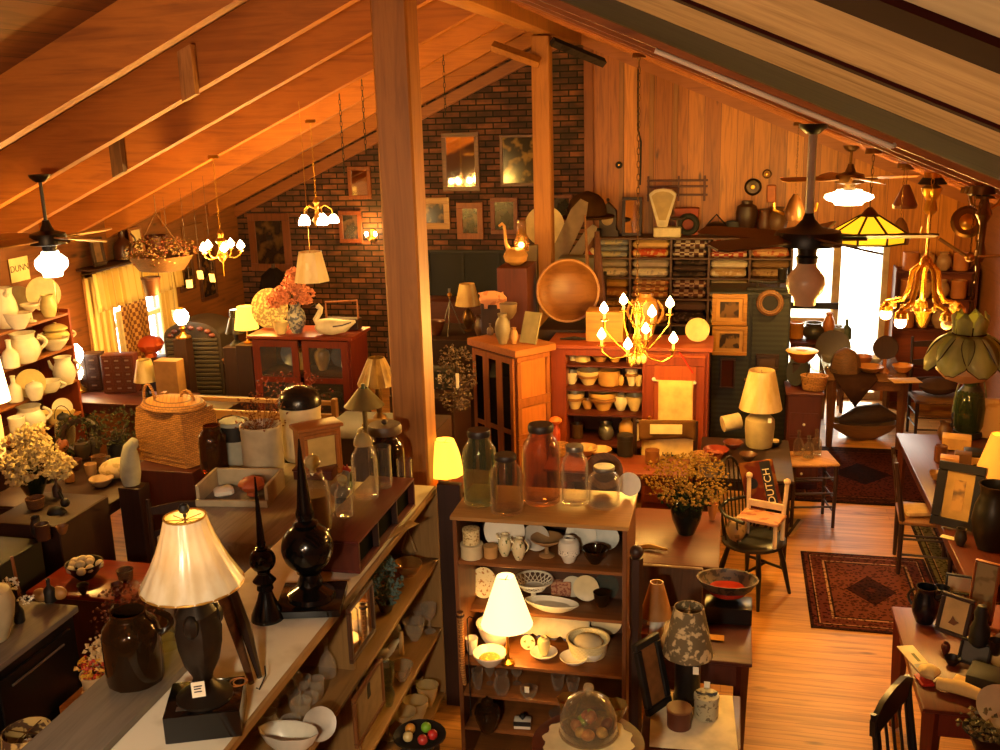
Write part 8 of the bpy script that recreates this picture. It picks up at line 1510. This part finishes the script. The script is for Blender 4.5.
# --- brass and dark fittings hung along the right rafters
def hang(nm, lab, cat, px, py, Y, build):
    P = atY(px, py, Y); t = thing(nm, lab, cat, P); build(t, mpp(P), vpp(P), P); return t
def b1(t, k, v, P): MB().lathe([(4*k, -26*v), (7*k, -22*v), (5*k, -12*v), (9*k, -6*v), (10*k, 0), (4*k, 4*v), (2*k, 10*v)], 14).obj('body', M_brass, t); MB().lathe([(14*k, 4*v), (10*k, 10*v), (3*k, 14*v)], 14).obj('smoke_bell', M_iron, t); MB().tube([(0, 0, -26*v), (0, 0, -75*v)], 2*k, 6).obj('stem', M_dbrass, t); chain_to_roof(t, P, 14*v, .006)
hang('hanging_lamp', 'brass hanging oil lamp with a dark smoke bell under the right rafters', 'hanging lamp', 932, 188, 6.8, b1)
def b2_(t, k, v, P): MB().lathe([(17*k, -3*v), (18*k, 0), (6*k, 5*v), (2*k, 8*v)], 20).obj('cap', paint('121414', .3, .4), t); MB().lathe([(3*k, -70*v), (6*k, -62*v), (3*k, -50*v), (4*k, -30*v), (8*k, -22*v), (4*k, -10*v), (3*k, -3*v)], 12).obj('stem', M_dbrass, t); MB().tube([(-16*k, 0, 0), (-12*k, 0, -12*v), (-3*k, 0, -18*v)], 1.6*k, 6).tube([(16*k, 0, 0), (12*k, 0, -12*v), (3*k, 0, -18*v)], 1.6*k, 6).obj('scroll', M_brass, t); chain_to_roof(t, P, 8*v, .006)
hang('hanging_lamp', 'dark-capped brass lamp frame with scrolls at the far right edge', 'hanging lamp', 986, 192, 5.6, b2_)
def b3(t, k, v, P): MB().tr(0, 0, 0, rx=PI/2-.2).lathe([(14*k, 0), (16*k, 2*k), (13*k, 4*k), (9*k, 3*k), (0, 3*k)], 22).obj('disc', M_dbrass, t); MB().tr(0, 0, 0, rx=PI/2-.2).lathe([(8*k, 3*k), (4*k, 6*k), (0, 6*k)], 18).obj('boss', M_brass, t); chain_to_roof(t, P, 15*v, .005)
hang('brass_tray', 'round dull brass reflector hanging left of the dark-capped frame', 'reflector', 967, 222, 6.2, b3)
def b4(t, k, v, P): MB().tube([(-30*k, 0, 18*v), (-4*k, 0, 1*v)], 2*k, 6).tube([(4*k, 0, 0), (36*k, 0, 2*v)], 1.6*k, 6).obj('rod', paint('e0c078', .25, .7), t); MB().ball((0, 0, 0), 5*k, 10, 8).obj('hub', M_brass, t); MB().tube([(8*k, 0, 0), (8*k, 0, -26*v)], 2.4*k, 6).obj('drop', M_dbrass, t); chain_to_roof(t, P, 5*v, .004)
hang('lamp_bracket', 'bent bright brass lamp arm hanging above the green petal lamp', 'lamp arm', 970, 257, 5.0, b4)
def b5(t, k, v, P): MB().lathe([(11*k, -3*v), (12*k, 0), (5*k, 16*v), (3*k, 20*v)], 16).obj('bell_shade', paint('5a2c18', .4), t); chain_to_roof(t, P, 20*v, .005)
hang('bell_lampshade', 'dark red metal bell shade hanging left of the brass oil lamp', 'hanging lampshade', 905, 205, 8.4, b5)
def b6(t, k, v, P): MB().lathe([(9*k, -12*v), (10*k, -4*v), (6*k, 8*v), (2*k, 14*v)], 14).obj('body', paint('6a4424', .35, .5), t); MB().tube([(-10*k, 0, -6*v), (-20*k, 0, -2*v), (-21*k, 0, 5*v)], 1.6*k, 6).obj('arm', M_brass, t); MB().tube([(10*k, 0, -6*v), (20*k, 0, -2*v), (21*k, 0, 5*v)], 1.6*k, 6).obj('arm', M_brass, t); chain_to_roof(t, P, 14*v, .005)
hang('hanging_fixture', 'two-armed brownish brass fixture right of the far lit fan', 'light fixture', 900, 232, 7.6, b6)
hang('hanging_fixture', 'small two-armed brass fixture left of the far lit fan', 'light fixture', 795, 208, 9.6, b6)
# dark goods standing on the right end of the cubbies
for i, (px, w, h, pk, c, lab, nm) in enumerate([(746, 22, 34, 'ginger', '3a2418', 'dark brown urn on the cubbies under the round wall plate', 'urn'), (764, 14, 26, 'pitcher', '5a3420', 'dark pitcher right of the dark brown urn', 'pitcher'), (777, 20, 28, 'vase', '6a4a2c', 'brown vase at the right end of the cubbies', 'vase'), (733, 14, 14, 'crock', '4a4a4c', 'dark blue crock on the cubbies left of the urn', 'crock')]): pot('cubby_'+nm, lab, nm, 0, 0, 0, w, h, pk, paint(c, .4), 'dark wares on the cubbies', P=(onq(px)[0], yq2, ZQ))
# smoke detector on the ridge
P = atY(486, 8, 8.2)
t = thing('smoke_detector', 'round cream smoke detector under the ridge', 'smoke detector', P); MB().lathe([(.03, -.045), (.05, -.04), (.055, -.015), (.075, -.012), (.075, .01), (.06, .012)], 20).obj('body', paint('e8d8b0', .4), t)
for s in (-1, 1): MB().ball((s*.022, -.045, -.022), .008, 8, 6).obj('vent_hole', M_blk, t)
b = MB(); b.bx(P.x-.1, P.x+.1, P.y-.06, P.y+.06, P.z+.014, ZR-SL*abs(P.x-XR)+.05); struct(b, 'detector_mount_beam', M_post)
# strings of dark chains hanging from the left rafters in front of the brick
for i, (x, y, Y, zb) in enumerate([(337, 60, 8.7, 175), (361, 70, 8.6, 150), (443, 50, 9.4, 115)]):
    a, b_ = atY(x, y, Y), atY(x+5, zb, Y); a.z = zl(a.x)+.05; one(pendant_chain((0, 0, 0), tuple(Vector((a.x, a.y, b_.z))-a), .009), 'hanging_chain', M_iron, ['thin dark chain hanging left of the near post, leftmost one', 'thin dark chain hanging close to the near post', 'thin dark chain hanging before the brick wall right of the near post'][i], 'chain', a)
# ---- added fill lights at the loft end, no such fittings known
l = bpy.data.lights.new('loft_fill_spot', 'SPOT'); l.energy = 390; l.color = (1, .8, .54); l.spot_size = 1.0; l.spot_blend = .9; l.shadow_soft_size = .12  # added spot that brightens the foreground case
o = bpy.data.objects.new('loft_fill_spot', l); COL.objects.link(o); o.location = (-.5, -.9, 3.45); o.rotation_euler = (Vector((-1.35, 4.3, 1.0))-o.location).to_track_quat('-Z', 'Y').to_euler()
lamp_light((-1.6, -1.1, 2.75), 58, (1, .68, .4), .12, 'loft_fill')  # added fill behind the viewer, standing in for a camera flash
l = bpy.data.lights.new('rafter_fill_spot', 'SPOT'); l.energy = 260; l.color = (1, .6, .26); l.spot_size = 1.5; l.spot_blend = 1; l.shadow_soft_size = .08  # added spot that brightens the near rafter faces
o = bpy.data.objects.new('rafter_fill_spot', l); COL.objects.link(o); o.location = (-2.6, 1.2, 2.7); o.rotation_euler = (Vector((-3.3, 5.1, 4.1))-o.location).to_track_quat('-Z', 'Y').to_euler()
S.view_settings.exposure = .45
